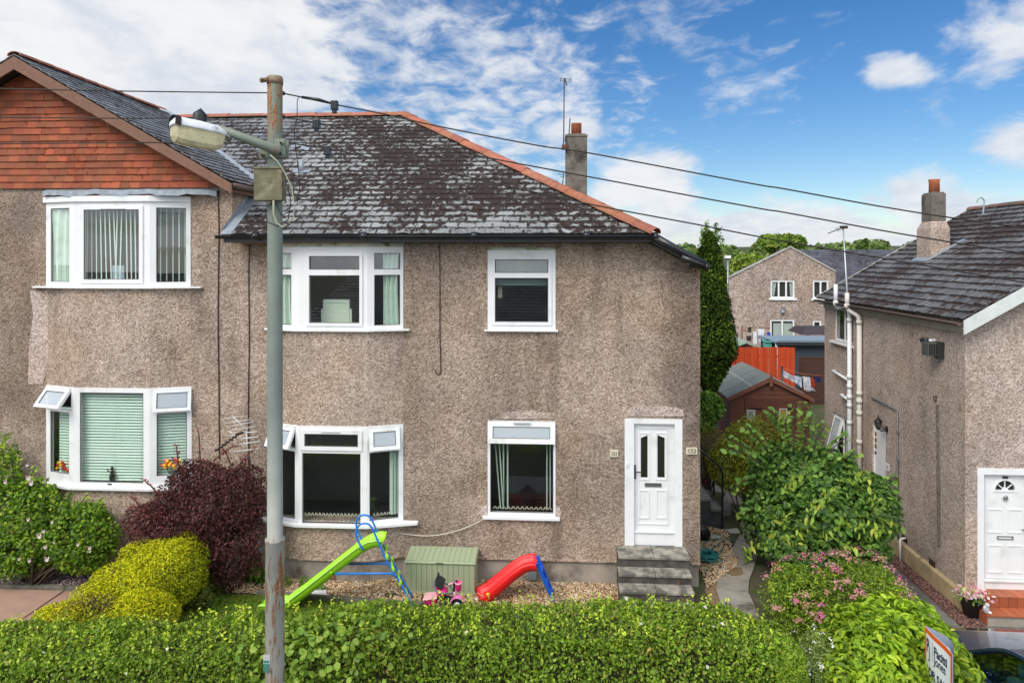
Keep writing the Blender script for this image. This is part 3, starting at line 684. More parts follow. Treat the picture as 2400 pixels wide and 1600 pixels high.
mb.face([(Fp.x, 2*YR-YE, ZE), (XL, 2*YR-YE, ZE), (XL, YR, ZR), (Rp.x, YR, ZR)])
mb.face([(XL, 11.7, zwing(XC)-.05), (XL, YR, zwing(XC)-.05), (XL, YR, ZR-.02), (XA-.4, YR, ZR-.02)])
rb = mb.build('roof_boarding', mat('bitumen', (.03, .028, .027), .9), house)
mb = MB(); O, U, S, N = plane_frame((XEL, 0, ZEL), (0, 1, 0), (-1, 0, SX)); k2 = math.hypot(1, SX)
vF = (XEL-Fp.x)*k2; vRr = (XEL-Rp.x)*k2
pg = [(YE, 0), (2*YR-YE, 0), (2*YR-YE, vF), (YR, vRr), (YE, vF)]
slates(mb, O, U, S, N, pg, course=.2, width=.30, th=.012, tilt=.016); mb.face([O+U*a+S*b for a, b in pg]); mb.build('roof', SL_MAIN, house)
# wing roof
for sg in (1, -1):
    mb = MB(); xe = XA+sg*(XEW-XA); O, U, S, N = plane_frame((xe, 0, ZEW), (0, 1, 0), (-sg, 0, M2)); k3 = math.hypot(1, M2); vt = (XEW-XA)*k3
    if sg == 1: pg = [(11.6, 0), (yval(XEW), 0), (yval(XA), vt), (11.6, vt)]
    else: pg = [(11.6, 0), (YB, 0), (YB, vt), (11.6, vt)]
    slates(mb, O, U, S, N, pg, course=.2, width=.26, th=.012, tilt=.018, jitter=.01); mb.face([O+U*a+S*b-N*.004 for a, b in pg]); mb.build('roof', SL_WING, house)
# ridge, hip and wing ridge tiles: half-round segments
def ridge_tiles(name, a, b, r=.13, seg_len=.45, m=TERRA, flat_=.75, drop=.03, over=.02):
    a = Vector(a); b = Vector(b); D = b-a; n = max(1, int(round(D.length/seg_len))); D.normalize(); side = D.cross(V(0, 0, 1)).normalized(); up = side.cross(D).normalized()
    if up.z < 0: up = -up
    L = (b-a).length/n; mb = MB()
    for i in range(n):
        k = random.uniform(.8, 1.25); mb.cur = (k, k*random.uniform(.9, 1.1), k*random.uniform(.85, 1.15)); s0 = a+D*(L*i)-up*drop+up*random.uniform(-.006, .006); s1 = s0+D*(L+over)+up*.008
        vs = []; K = 8
        for P in (s0, s1):
            for j in range(K+1):
                q = math.pi*j/K; vs.append(P+side*math.cos(q)*r+up*math.sin(q)*r*flat_)
        for P in (s0, s1):
            for j in range(K+1):
                q = math.pi*j/K; vs.append(P+side*math.cos(q)*(r-.018)+up*math.sin(q)*(r-.018)*flat_)
        c = K+1; fs = [(j, j+1, c+j+1, c+j) for j in range(K)]+[(j, 2*c+j, 2*c+j+1, j+1) for j in range(K)]+[(c+j, c+j+1, 3*c+j+1, 3*c+j) for j in range(K)]
        mb.grid_faces(vs, fs, False)
    mb.cur = (1, 1, 1); return mb.build(name, m, house if name != 'far' else None)
ridge_tiles('ridge', (XA+.3, YR, ZR+.02), (Rp.x, YR, ZR+.02), .14)
h0 = Vector((Rp.x, YR, ZR+.02)); h1 = Vector((Fp.x+.03, YE-.03, ZE+.02)); ridge_tiles('hip_ridge', h0, h1, .145, .42, drop=.02)
ridge_tiles('hip_ridge', h0, Vector((Fp.x, 2*YR-YE, ZE+.02)), .14, .42)
ridge_tiles('wing_ridge', (XA, 11.6, ZA+.02), (XA, 16.2, ZA+.02), .13, .42, flat_=.6)
# leadwork: cheek flashing and valley
mb = MB(); nn = V(0, -M1, 1).normalized()
pts = [(XC-.0, YE-.02), (XC, ya+.1)]
a, b = V(XC, YE-.02, zmain(YE-.02))+nn*.034, V(XC, ya+.05, zmain(ya+.05))+nn*.034
mb.face([a, a+V(.20, 0, 0), b+V(.16, 0, 0), b]); mb.face([a+V(0.004, .1, 0), b+V(.004, 0, 0), b+V(.004, 0, .10), a+V(.004, .1, .12)])
vA = V(XEW-.02, yval(XEW), zwing(XEW)); vB = V(XA, yval(XA), zwing(XA))
mb.face([vA+nn*.035+V(.14, 0, 0), vB+nn*.035+V(.1, 0, 0), vB+V(-.02, 0, .035), vA+V(-.05, 0, .05)])
mb.build('flashing', LEAD, house)
# bargeboards and soffit of the gable
for sg in (1, -1):
    mb = MB(); s_ = lambda x: XA+sg*(x-XA)
    top_ = lambda x: zwing(x)-.02
    P = [(s_(XA), 11.6, top_(XA)), (s_(XEW+.02), 11.6, top_(XEW+.02)), (s_(XEW+.02), 11.6, top_(XEW)-.19), (s_(XA), 11.6, top_(XA)-.23)]
    mb.prism(P, (0, .035, 0)); mb.build('bargeboard', BROWN_WOOD, house)
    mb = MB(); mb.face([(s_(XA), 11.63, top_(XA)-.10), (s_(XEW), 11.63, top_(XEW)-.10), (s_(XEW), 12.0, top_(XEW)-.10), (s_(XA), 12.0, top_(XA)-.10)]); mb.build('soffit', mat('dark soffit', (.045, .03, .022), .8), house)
# eaves board and gutter of the wing side
mb = MB(); mb.box((XEW-.28, 12.0, ZEW-.15), (XEW-.05, yval(XEW), ZEW-.10)); mb.box((XEW-.05, 11.65, ZEW-.17), (XEW-.02, yval(XEW)-.1, ZEW-.03)); mb.build('eaves_board', BROWN_WOOD, house)
mb = MB(); mb.tube([(XEW+.03, 11.66, ZEW-.06), (XEW+.03, yval(XEW)-.05, ZEW-.05)], .05, 10); mb.build('wing_gutter', mat('old gutter', (.13, .09, .075), .6, var=.3), house)
# hung tiles on the gable
zt0 = zpy(300, 441); xr = PY(543, 441, YW-.03).x; O, U, S, N = V(0, YW-.012, zt0), V(1, 0, 0), V(0, 0, 1), V(0, -1, 0)
pg = [(2*XA-xr, 0), (xr, 0), (xr, max(.03, zwing(xr)-.16-zt0)), (XA, ZA-.16-zt0), (2*XA-xr, max(.03, zwing(xr)-.16-zt0))]
mb = MB(); slates(mb, O, U, S, N, pg, course=.124, width=.185, th=.012, tilt=.022, tone=(.70, 1.25), uvgap=.0008, jitter=.003, hue=.16)
mb.face([O+U*a+S*b for a, b in pg]); mb.build('gable_tiles', TILE_RED, house)
# lead strip and timber over the upper left bay
mb = MB(); x0, x1 = PY(84, 452, YW-.26).x, PY(497, 452, YW-.26).x; zl = zpy(300, 447, YW-.2)
n = 26; vs = []
for i in range(n+1):
    f = i/n; x = x0+(x1-x0)*f; o_ = min(1, f*5, (1-f)*4); wob = .012*math.sin(f*23)+.008*math.sin(f*61)
    vs += [(x, YW-.005, zl+.045), (x, YW-.10-.17*o_, zl+.008+wob), (x, YW-.105-.17*o_, zl-.085+wob*1.5)]
mb.grid_faces(vs, [(3*i+k, 3*i+3+k, 3*i+4+k, 3*i+1+k) for i in range(n) for k in (0, 1)]); mb.build('lead_apron', LEAD, house)
mb = MB(); q_ = [(B1[0]-.05, YW-.03), (B1[1], YW-P_-.03), (B1[2], YW-P_-.03), (B1[3]+.02, YW-.03), (B1[3]+.02, YW+.0), (B1[0]-.05, YW+.0)]
mb.prism([(*a, ZT1-.02) for a in q_], (0, 0, .1)); mb.build('bay_fascia', mat('flaking red timber', (.16, .06, .045), .8, var=.4, vscale=12, dirt=(.34, .32, .30), dscale=9), house)
# gutter along the front eaves, orange soffit board
def gutter(mb, a, b, r=.056):
    a = Vector(a); b = Vector(b); D = (b-a).normalized(); side = D.cross(V(0, 0, 1)).normalized(); up = side.cross(D); K = 8; vs = []
    for P in (a, b):
        for rr in (r, r-.006):
            for j in range(K+1):
                q = math.pi*j/K; vs.append(P+side*math.cos(q)*rr-up*math.sin(q)*rr)
    c = K+1; fs = [(j, j+1, 2*c+j+1, 2*c+j) for j in range(K)]+[(c+j, 3*c+j, 3*c+j+1, c+j+1) for j in range(K)]+[(0, 2*c, 3*c, c), (K, c+K, 3*c+K, 2*c+K)]
    fs += [tuple(range(c)), tuple(range(2*c, 3*c))[::-1]]; mb.grid_faces(vs, fs, False)
    mb.tube([a+up*0+side*r, b+side*r], .007, 6); mb.tube([a-side*r, b-side*r], .007, 6)
mb = MB(); gx0 = PY(505, 556, YE-.08).x; yg = YE-.055
gutter(mb, (gx0, yg, ZE-.015), (Fp.x+.03, yg, ZE-.035))
for x in np.arange(gx0+.7, Fp.x, 1.9): mb.tube([(x-.05, yg, ZE-.02), (x+.05, yg, ZE-.025)], .066, 14)
mb.box((gx0+.1, YE+.005, ZE-.13), (Fp.x+.03, YE+.03, ZE-.01))
mb.tube([(Fp.x+.0, yg, ZE-.04), (Fp.x+.07, yg, ZE-.045)], .075, 14); mb.build('gutter', BLACK_PL, house)
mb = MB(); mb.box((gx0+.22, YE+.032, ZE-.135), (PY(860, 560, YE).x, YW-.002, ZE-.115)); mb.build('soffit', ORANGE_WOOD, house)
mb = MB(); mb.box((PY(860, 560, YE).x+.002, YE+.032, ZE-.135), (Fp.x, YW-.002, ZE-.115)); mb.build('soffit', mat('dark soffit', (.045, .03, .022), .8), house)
# black capping down the catslide and the short gutter at its foot
mb = MB(); a = V(Fp.x+.02, yg, ZE-.05); b = V(XEL+.0, yg+.02, ZEL-.01)
mb.tube([a, a*.5+b*.5+V(0, 0, -.0), b], [.07, .06, .055], 12)
P = [V(Fp.x-.0, YE, ZE-.0), V(XEL, YE, ZEL-.0), V(XEL, YE, ZEL-.11), V(Fp.x-.0, YE, ZE-.15)]; mb.prism(P, (0, .03, 0))
P = [V(Fp.x+.0, YE+.03, ZE-.12), V(XEL-.03, YE+.03, ZEL-.09), V(XEL-.03, YW-.01, ZEL-.09), V(Fp.x, YW-.01, ZE-.12)]; mb.prism(P, (0, 0, .015))
c0 = a.lerp(b, .52)+V(0, -.02, -.09); c1 = b+V(0, -.02, -.035); mb.tube([c0, c1], .055, 12); mb.tube([c1-V(.01, 0, 0), c1+V(.04, 0, -.005)], .06, 12)
mb.build('verge_capping', BLACK_PL, house)
mb = MB(); gutter(mb, (XEL+.05, YE, ZEL-.03), (XEL+.05, 2*YR-YE, ZEL-.03)); mb.build('gutter', BLACK_PL, house)
# chimney with pot
YC = 17.5; cx0, cx1 = PY(1326, 400, YC).x, PY(1376, 400, YC).x; cz = zpy(1350, 316, YC)
mb = MB(); mb.box((cx0, YC, 6.2), (cx1, YC+.75, cz-.05)); mb.box((cx0-.015, YC-.015, cz-.05), (cx1+.015, YC+.765, cz+.01)); mb.box((cx0+.04, YC+.04, cz+.01), (cx1-.04, YC+.7, cz+.04))
CHM = mat('weathered chimney', (.17, .15, .125), .95, var=.35, vscale=5, bump=.9, bscale=35, dirt=(.04, .035, .03), dscale=2.2, dth=(.45, .7))
ch = mb.build('chimney', CHM, house, bevel=.012)
mb = MB(); px_ = PY(1351, 300, YC+.3).x; mb.lathe([(.10, 0), (.135, .0), (.135, .30), (.14, .32), (.11, .32), (.105, .1)], (px_, YC+.35, cz+.03), seg=20); mb.build('chimney_pot', mat('clay pot', (.36, .11, .05), .8, var=.15), ch)
# little lead slates and vent pipe on the roof
OO, UU, SS, NN = plane_frame((0, YE, ZE), (1, 0, 0), (0, 1, M1))
vp = PP(704, 408, OO, NN); mb = MB(); mb.obox(vp-UU*.17+NN*.03, UU*.36, SS*.12, NN*.012); mb.tube([vp+SS*.08, vp+SS*.08+V(0, 0, .24)], [.07, .045], 12); mb.build('vent_pipe', LEAD, house)
vp = PP(695, 352, OO, NN); mb = MB(); mb.obox(vp-UU*.15+NN*.034, UU*.2+SS*.14, SS*.16, NN*.008); mb.obox(vp+UU*.08+NN*.034, UU*.22-SS*.12, SS*.15, NN*.008); mb.build('lead_slate', LEAD, house)
# small roof hook against the sky on the hip
hk = PP(1064, 330, OO, NN)
# ------------------------------------------------------------------ ground
def ss(a, b, x):
    k = min(1, max(0, (x-a)/(b-a))); return k*k*(3-2*k)
def gz(x, y):
    z = -.67*ss(2.9, 6.4, x)*(1-ss(20, 30, y))
    z -= .25*ss(20, 30, y)
    z += -3.0*ss(-5, -12, y) if y < -5 else 0
    z += 9.0*ss(120, 330, y) + 4*math.sin(x*.011)*ss(200, 400, y)
    return z
def PG(px, py, dz=0.0):
    z = 0
    for _ in range(8):
        P = PZ(px, py, z); z = gz(P.x, P.y)+dz
    return PZ(px, py, z)
SOIL = mat('garden soil and moss', (.085, .072, .045), .95, var=.4, vscale=3, bump=.8, bscale=22, dirt=(.05, .075, .018), dscale=1.4, dth=(.42, .6))
def spaced(a, b, near0, near1, fine):
    v = list(np.arange(near0, near1+1e-6, fine)); s_ = fine; x = near0
    while x > a: s_ *= 1.35; x -= s_; v.insert(0, max(x, a))
    s_ = fine; x = near1
    while x < b: s_ *= 1.35; x += s_; v.append(min(x, b))
    return v
mb = MB(); xs = spaced(-1600, 1600, -14, 14, .3); ys = spaced(-300, 2500, -14, 26, .35)
vsx = [(x, y, gz(x, y)) for y in ys for x in xs]; nx = len(xs)
mb.grid_faces(vsx, [(j*nx+i, j*nx+i+1, (j+1)*nx+i+1, (j+1)*nx+i) for j in range(len(ys)-1) for i in range(nx-1)], True)
tag(mb.build('ground', SOIL, origin=(0, 0, 0)), kind='structure')
def sheet(name, poly, dz, m, step=.3, zf=None, th=.0):
    mb = MB(); pl = poly_planes(poly); x0 = min(p[0] for p in poly); x1 = max(p[0] for p in poly); y0 = min(p[1] for p in poly); y1 = max(p[1] for p in poly)
    zf = zf or gz; x = x0
    while x < x1:
        y = y0
        while y < y1:
            q = clip_poly([(x, y), (x+step, y), (x+step, y+step), (x, y+step)], pl)
            if q: mb.face([(a, b, zf(a, b)+dz) for a, b in q])
            y += step
        x += step
    if th:
        n = len(poly)
        for i in range(n):
            a, b = poly[i], poly[(i+1) % n]; mb.face([(a[0], a[1], zf(*a)+dz), (a[0], a[1], zf(*a)+dz-th), (b[0], b[1], zf(*b)+dz-th), (b[0], b[1], zf(*b)+dz)])
    return mb.build(name, m, origin=(0, 0, 0)) if name else mb
ASPH = mat('asphalt', (.055, .055, .056), .9, var=.2, vscale=2, bump=.4, bscale=80)
PAVE = mat('concrete paving', (.23, .215, .19), .9, var=.22, vscale=3.5, bump=.35, bscale=60, dirt=(.10, .095, .075), dscale=2.2, dth=(.5, .72))
PAVE_DK = mat('dark stone paving', (.125, .122, .105), .9, var=.3, vscale=4, bump=.4, bscale=50, dirt=(.06, .06, .045), dscale=2, dth=(.45, .7))
PAVE_PINK = mat('pink paving', (.34, .22, .17), .9, var=.15, vscale=3, bump=.2, dirt=(.2, .15, .12), dscale=3)
tag(sheet('road', [(-40, -5.0), (40, -5.0), (40, 3.6), (-40, 3.6)], .02, ASPH, 2.0), kind='structure')
tag(sheet('pavement', [(-40, 3.6), (40, 3.6), (40, 5.6), (-40, 5.6)], .13, PAVE, 1.0, th=.13), kind='structure')
tag(sheet('far_pavement', [(-40, -6.6), (40, -6.6), (40, -5.0), (-40, -5.0)], .10, PAVE, 1.0, th=.12), kind='structure')
GRASS_M = mat('lawn', (.075, .13, .02), .9, var=.35, vscale=6, bump=.8, bscale=60, dirt=(.12, .10, .05), dscale=1.8, dth=(.5, .68))
yk = 11.25
tag(sheet('lawn', [(-6.2, 9.2), (1.4, 9.2), (1.4, 11.2), (-6.2, 11.2)], .012, GRASS_M), kind='structure')
GRAV_BASE = mat('gravel bed', (.21, .14, .075), .95, var=.4, vscale=20, bump=.9, bscale=70)
tag(sheet('gravel_bed', [(PG(590, 1410).x, 11.3), (PG(1000, 1420).x, 11.05), (PG(1452, 1430).x, 10.6), (PG(1452, 1400).x, 12.02), (PG(590, 1410).x, 12.02)], .02, GRAV_BASE), kind='structure')
tag(sheet('side_gravel_bed', [(2.35, 10.6), (3.2, 10.6), (3.45, 12.5), (3.9, 14.7), (2.6, 14.7), (2.6, 11.9), (2.35, 11.5)], .016, GRAV_BASE), kind='structure')
tag(sheet('slate_chip_bed', [(-13, 11.33), (-6.6, 11.33), (-6.6, 12.02), (-13, 12.02)], .02, mat('slate chip base', (.13, .10, .105), .9, var=.3, vscale=15)), kind='structure')
tag(sheet('chip_strip', [(PX(2105, 1300, 7.2).x-.18, 15.3), (7.42, 15.3), (7.42, 11.9), (7.75, 11.55), (7.55, 11.45), (7.0, 12.1)], .016, mat('purple chip base', (.14, .085, .075), .9, var=.3, vscale=15)), kind='structure')
def slabs(name, quads, m, th=.05, dz=.03, px=True, gap=.012):
    """paving slabs: one path, each slab slightly tilted"""
    mb = MB()
    for q in quads:
        P = [PG(a, b, dz) for a, b in q] if px else [V(a, b, gz(a, b)+dz) for a, b in q]
        c = sum(P, V(0, 0, 0))/len(P); k = random.uniform(-.006, .006); P = [p+(c-p).normalized()*gap+V(0, 0, k+random.uniform(-.004, .004)) for p in P]
        kk = random.uniform(.82, 1.12); mb.cur = (kk, kk, kk*random.uniform(.95, 1))
        mb.prism([p-V(0, 0, th) for p in P], (0, 0, th))
    mb.cur = (1, 1, 1); return tag(mb.build(name, m), kind='structure')
PAVE_T = mat('old concrete slabs', (.30, .275, .235), .9, var=.2, vscale=4, bump=.4, bscale=50, tint=True, dirt=(.10, .09, .07), dscale=2.5, dth=(.5, .75))
PAVE_TD = mat('grey stone slabs', (.15, .145, .13), .9, var=.25, vscale=4, bump=.4, bscale=50, tint=True, dirt=(.07, .07, .055), dscale=2.5, dth=(.5, .75))
slabs('path', [[(1702, 1442), (1782, 1442), (1770, 1419), (1690, 1417)], [(1690, 1417), (1770, 1419), (1755, 1386), (1678, 1383)], [(1678, 1383), (1755, 1386), (1757, 1357), (1681, 1349)], [(1681, 1349), (1757, 1357), (1768, 1328), (1699, 1314)],
    [(1699, 1314), (1768, 1328), (1778, 1296), (1716, 1284)], [(1716, 1284), (1778, 1296), (1784, 1276), (1725, 1266)], [(1725, 1266), (1784, 1276), (1795, 1256), (1735, 1249)], [(1736, 1248), (1800, 1256), (1800, 1228), (1734, 1222)], [(1734, 1222), (1800, 1228), (1790, 1204), (1718, 1194)],
    [(1692, 1206), (1714, 1206), (1712, 1176), (1694, 1172)], [(1692, 1172), (1770, 1192), (1752, 1176), (1700, 1158)], [(1700, 1158), (1752, 1176), (1722, 1158), (1694, 1146)], [(1660, 1146), (1722, 1158), (1690, 1138), (1650, 1130)], [(1641, 1128), (1688, 1136), (1670, 1124), (1640, 1118)]], PAVE_T)
qs = []
for i, (a, b) in enumerate(((1330, 1372), (1374, 1420), (1422, 1480), (1482, 1560), (1562, 1700))):
    xo = PX(2105, 1300, 7.42)
    pass
ys_ = [17, 16.2, 15.4, 14.6, 13.8, 13.0, 12.2, 11.4, 10.6, 9.8, 9.0, 8.0]
for a, b in zip(ys_[1:], ys_):
    for (x0, x1) in ((5.55, 6.35), (6.37, 7.02 if b > 12.3 else 7.4)): qs.append([(x0, a), (x1, a), (x1, b), (x0, b)])
for a, b in zip((9.0, 9.9, 10.8, 11.7), (9.88, 10.78, 11.68, 12.5)):
    for x0 in (7.42, 8.4, 9.4, 10.4): qs.append([(x0, a), (x0+.98, a), (x0+.98, b), (x0, b)])
slabs('side_path', qs, PAVE_TD, px=False)
slabs('left_path', [[(x, 10.2), (x+1.15, 10.2), (x+1.15, 11.2), (x, 11.2)] for x in np.arange(-13, -8.0, 1.17)]+[[(x, 9.0), (x+1.15, 9.0), (x+1.15, 10.18), (x, 10.18)] for x in np.arange(-13, -8.0, 1.17)], mat('pink slabs', (.36, .225, .17), .9, var=.12, vscale=3, tint=True, dirt=(.22, .16, .12), dscale=3, dth=(.55, .8)), px=False)
# kerb stones
def kerb(name, pts, w_=.07, h=.09, seg=.9, dz=0.0):
    mb = MB()
    for (a, b) in zip(pts[:-1], pts[1:]):
        a = Vector((*a, 0)); b = Vector((*b, 0)); D = b-a; n = max(1, round(D.length/seg)); d = D.normalized(); s_ = V(-d.y, d.x, 0)
        for i in range(n):
            p = a+D*(i/n); q = a+D*((i+1)/n)-d*.008; p.z = gz(p.x, p.y)-.1; q.z = gz(q.x, q.y)-.1; k = random.uniform(-.008, .008)
            P = [p, q, q+s_*w_, p+s_*w_]; mb.hexa(P+[r+V(0, 0, .1+h+k+dz) for r in P])
    return tag(mb.build(name, mat('kerb stone', (.16, .145, .12), .9, var=.3, vscale=6, bump=.5, dirt=(.07, .065, .045), dscale=4), bevel=.008), kind='structure')
kerb('gravel_kerb', [(PG(590, 1410).x, 11.22), (PG(1000, 1425).x, 10.98), (PG(1445, 1425).x, 10.45)])
kerb('bed_kerb', [(-13, 11.24), (-7.9, 11.24)], .09, .06)

# pebbles: nobody could count them
def pebbles(name, polys, n, size, cols, dz=.03, zs=.5, label=None):
    rng = np.random.default_rng(5); pts = []
    for poly, k in polys:
        pl = poly_planes(poly); x0 = min(p[0] for p in poly); x1 = max(p[0] for p in poly); y0 = min(p[1] for p in poly); y1 = max(p[1] for p in poly); c = 0
        while c < n*k:
            x, y = rng.uniform(x0, x1), rng.uniform(y0, y1)
            if all(a*x+b*y+cc >= 0 for a, b, cc in pl): pts.append((x, y, gz(x, y)+dz)); c += 1
    N_ = len(pts); P = np.array(pts); base = np.array([(1, 0, 0), (-1, 0, 0), (0, 1, 0), (0, -1, 0), (0, 0, 1), (0, 0, -1)], float)
    tri = np.array([(0, 2, 4), (2, 1, 4), (1, 3, 4), (3, 0, 4), (2, 0, 5), (1, 2, 5), (3, 1, 5), (0, 3, 5)])
    s_ = rng.uniform(.6, 1.3, (N_, 1, 1))*size; sh = rng.uniform(.6, 1.2, (N_, 1, 3))*np.array([1.2, .75, zs]); a = rng.uniform(0, 6.28, N_); tl = rng.uniform(-.6, .6, N_)
    v = base[None]*sh*s_; v[:, :, 2] += 0
    x = v[:, :, 0]*np.cos(tl)[:, None]-v[:, :, 2]*np.sin(tl)[:, None]; z = v[:, :, 0]*np.sin(tl)[:, None]+v[:, :, 2]*np.cos(tl)[:, None]; y = v[:, :, 1]
    X = x*np.cos(a)[:, None]-y*np.sin(a)[:, None]; Y = x*np.sin(a)[:, None]+y*np.cos(a)[:, None]
    v = np.stack([X, Y, z], -1)+P[:, None, :]
    ci = rng.integers(0, len(cols), N_); col = np.array(cols)[ci]*rng.uniform(.75, 1.25, (N_, 1))
    return np_mesh(name, v.reshape(-1, 3), (tri[None]+np.arange(N_)[:, None, None]*6).reshape(-1, 3), np.repeat(col, 6, 0), mat('pebble stone', (1, 1, 1), .75, tint=True), None)
def np_mesh(name, v, f, col, m, parent, smooth=False):
    me = bpy.data.meshes.new(name); off = root_loc(parent) if parent else Vector((0, 0, 0)); v = np.asarray(v, float)-np.array(off); k = f.shape[1]
    me.vertices.add(len(v)); me.vertices.foreach_set('co', v.ravel()); me.loops.add(f.size); me.loops.foreach_set('vertex_index', f.ravel().astype(np.int32))
    me.polygons.add(len(f)); me.polygons.foreach_set('loop_start', (np.arange(len(f))*k).astype(np.int32)); me.polygons.foreach_set('loop_total', np.full(len(f), k, np.int32))
    if smooth: me.polygons.foreach_set('use_smooth', np.ones(len(f), bool))
    me.update(calc_edges=True)
    if col is not None:
        ca = me.color_attributes.new('tint', 'FLOAT_COLOR', 'POINT'); c4 = np.ones((len(v), 4)); c4[:, :3] = col; ca.data.foreach_set('color', c4.ravel())
    me.materials.append(m); o = bpy.data.objects.new(name, me); COL.objects.link(o)
    if parent is not None: o.parent = parent
    return o
tan = [(.52, .36, .19), (.62, .47, .29), (.42, .25, .11), (.70, .60, .45), (.36, .22, .12), (.55, .42, .3)]
o = pebbles('gravel', [([(-5.6, 11.3), (-.9, 11.1), (-.9, 12), (-5.6, 12)], .42), ([(-.9, 11.1), (1.62, 10.6), (1.62, 12), (-.9, 12)], .38), ([(2.35, 10.6), (3.15, 10.6), (3.4, 12.5), (3.75, 14.7), (2.75, 14.7), (2.65, 11.9), (2.35, 11.5)], .2)], 15000, .024, tan)
tag(o, 'tan and orange pebbles filling the bed along the foot of the house', 'gravel', kind='stuff')
o = pebbles('bark_chips', [([(7.05, 11.6), (7.42, 11.6), (7.42, 15.3), (7.1, 15.3)], 1)], 2600, .028, [(.16, .07, .055), (.11, .05, .04), (.24, .13, .11), (.30, .17, .14)], zs=.3)
tag(o, 'dark reddish chips strewn along the cream plinth of the neighbour house', 'chips', kind='stuff')
o = pebbles('slate_chips', [([(-13, 11.35), (-6.6, 11.35), (-6.6, 12), (-13, 12)], 1)], 5000, .026, [(.30, .25, .26), (.42, .36, .37), (.19, .14, .15), (.55, .50, .50), (.26, .15, .13), (.24, .13, .11)])
tag(o, 'purple and grey slate chips in the bed below the rose bush', 'slate chips', kind='stuff')

# ------------------------------------------------------------------ the steps to the front door
st_ = empty('front_steps', (PY(1530, 1300, 11.5).x, 11.4, 0), 'worn grey stone steps rising from the gravel to the white front door', 'steps')
sx = [(1450, 1618), (1451, 1622), (1453, 1629), (1454, 1636), (1455, 1640)]; yz = [(11.995, 11.53, .707), (11.54, 11.26, .536), (11.27, 10.98, .39), (10.99, 10.71, .245), (10.72, 10.42, .10)]
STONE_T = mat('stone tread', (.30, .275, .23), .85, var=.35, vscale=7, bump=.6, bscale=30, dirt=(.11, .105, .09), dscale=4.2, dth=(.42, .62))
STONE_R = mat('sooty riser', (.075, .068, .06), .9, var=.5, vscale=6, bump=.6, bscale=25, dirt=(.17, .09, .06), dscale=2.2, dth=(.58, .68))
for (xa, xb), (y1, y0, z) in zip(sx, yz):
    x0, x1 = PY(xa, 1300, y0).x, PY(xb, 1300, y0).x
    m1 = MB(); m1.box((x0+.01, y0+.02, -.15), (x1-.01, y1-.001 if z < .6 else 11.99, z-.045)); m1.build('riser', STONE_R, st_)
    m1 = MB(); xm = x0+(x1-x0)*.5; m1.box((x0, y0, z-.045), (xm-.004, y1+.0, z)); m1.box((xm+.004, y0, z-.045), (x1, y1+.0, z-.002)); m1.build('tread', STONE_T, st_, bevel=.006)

# ------------------------------------------------------------------ the neighbouring house on the right
YF = 12.75; XW = PY(2262, 1000, YF).x; GR = -.68
XE2 = XW-.16; ef = PX(2262, 752, XE2); ZE2 = ef.z; YBK = PX(1912, 694, XE2).y
rp_ = PY(2276, 491, YBK); XRG, ZRG = rp_.x, rp_.z; S2 = (ZRG-ZE2)/(XRG-XE2); YV = YF-.22
zr2 = lambda x: ZE2+S2*(x-XE2); XFAR = 2*XRG-XW
nb = empty('neighbour_house', ((XW+XFAR)/2, YF, GR), 'pebbledashed neighbour house with dark slate roof, white soil pipes and cream plinth across the path', 'house')
mb = MB(); PZT = PX(2259, 1385, XW).z
d2 = (PY(2290, 1200, YF).x, zpy(2345, 1384, YF), 0, zpy(2345, 1097, YF)); d2 = (d2[0], d2[1], d2[0]+1.04, d2[3])
w2f = XFAR-XW
mb.holed((XW, YF, GR-.2), V(1, 0, 0), Z_, V(0, -1, 0), w2f, ZRG-GR+.2, [(d2[0]-XW, d2[1]-GR+.2, d2[2]-XW, d2[3]-GR+.2)], .13, clip=poly_planes([(0, -.2), (w2f, -.2), (w2f, zr2(XW)-.08-GR+.2), (w2f/2, ZRG-.1-GR+.2), (0, zr2(XW)-.08-GR+.2)]))
# side wall, openings measured along it from the back corner
YBW = YBK-.2; Ls = YBW-YF
def sp(px, py): q = PX(px, py, XW); return (YBW-q.y, q.z-PZT)
def srect(px0, px1, pytop, pybot):   # px at the left/right edges, rows measured at the left edge
    a = sp(px0, pytop); b = sp(px0, pybot); c = sp(px1, pytop); return (a[0], b[1], c[0], a[1])
SW1 = srect(1954, 1999, 714, 797); SW2 = srect(1951, 1996, 963, 1064); SD = srect(2044, 2076, 990, 1190); SD = (SD[0], .02, SD[2], SD[3])
zs2 = zr2(XW)-.10
mb.holed((XW, YBW, PZT), V(0, -1, 0), Z_, V(-1, 0, 0), Ls, zs2-PZT, [SW1, SW2, SD], .12)
mb.face([(XW, YBW, GR-.2), (XW, YBW, zs2), (XRG, YBW, ZRG-.1), (XFAR, YBW, zs2), (XFAR, YBW, GR-.2)]); mb.face([(XFAR, YF, GR-.2), (XFAR, YBW, GR-.2), (XFAR, YBW, zs2), (XFAR, YF, zs2)])
mb.build('wall', RC_RIGHT, nb)
mb = MB(); mb.prism([(XW+.01, YF-.04, GR-.3), (XW-.10, YF-.04, GR-.3), (XW-.05, YF-.04, PZT-.04), (XW-.0, YF-.04, PZT+.01)], (0, YBW-YF+.1, 0)); mb.build('plinth', mat('cream painted plinth', (.44, .34, .19), .85, var=.2, vscale=5, bump=.4, dirt=(.2, .15, .09), dscale=3, dth=(.55, .75)), nb)
mb = MB(); a = XW+.121
mb.face([(a, YF+.2, GR), (a+2.6, YF+.2, GR), (a+2.6, YF+.2, zs2), (a, YF+.2, zs2)]); mb.face([(a+2.6, YF+.2, GR), (a+2.6, YBW-.1, GR), (a+2.6, YBW-.1, zs2), (a+2.6, YF+.2, zs2)])
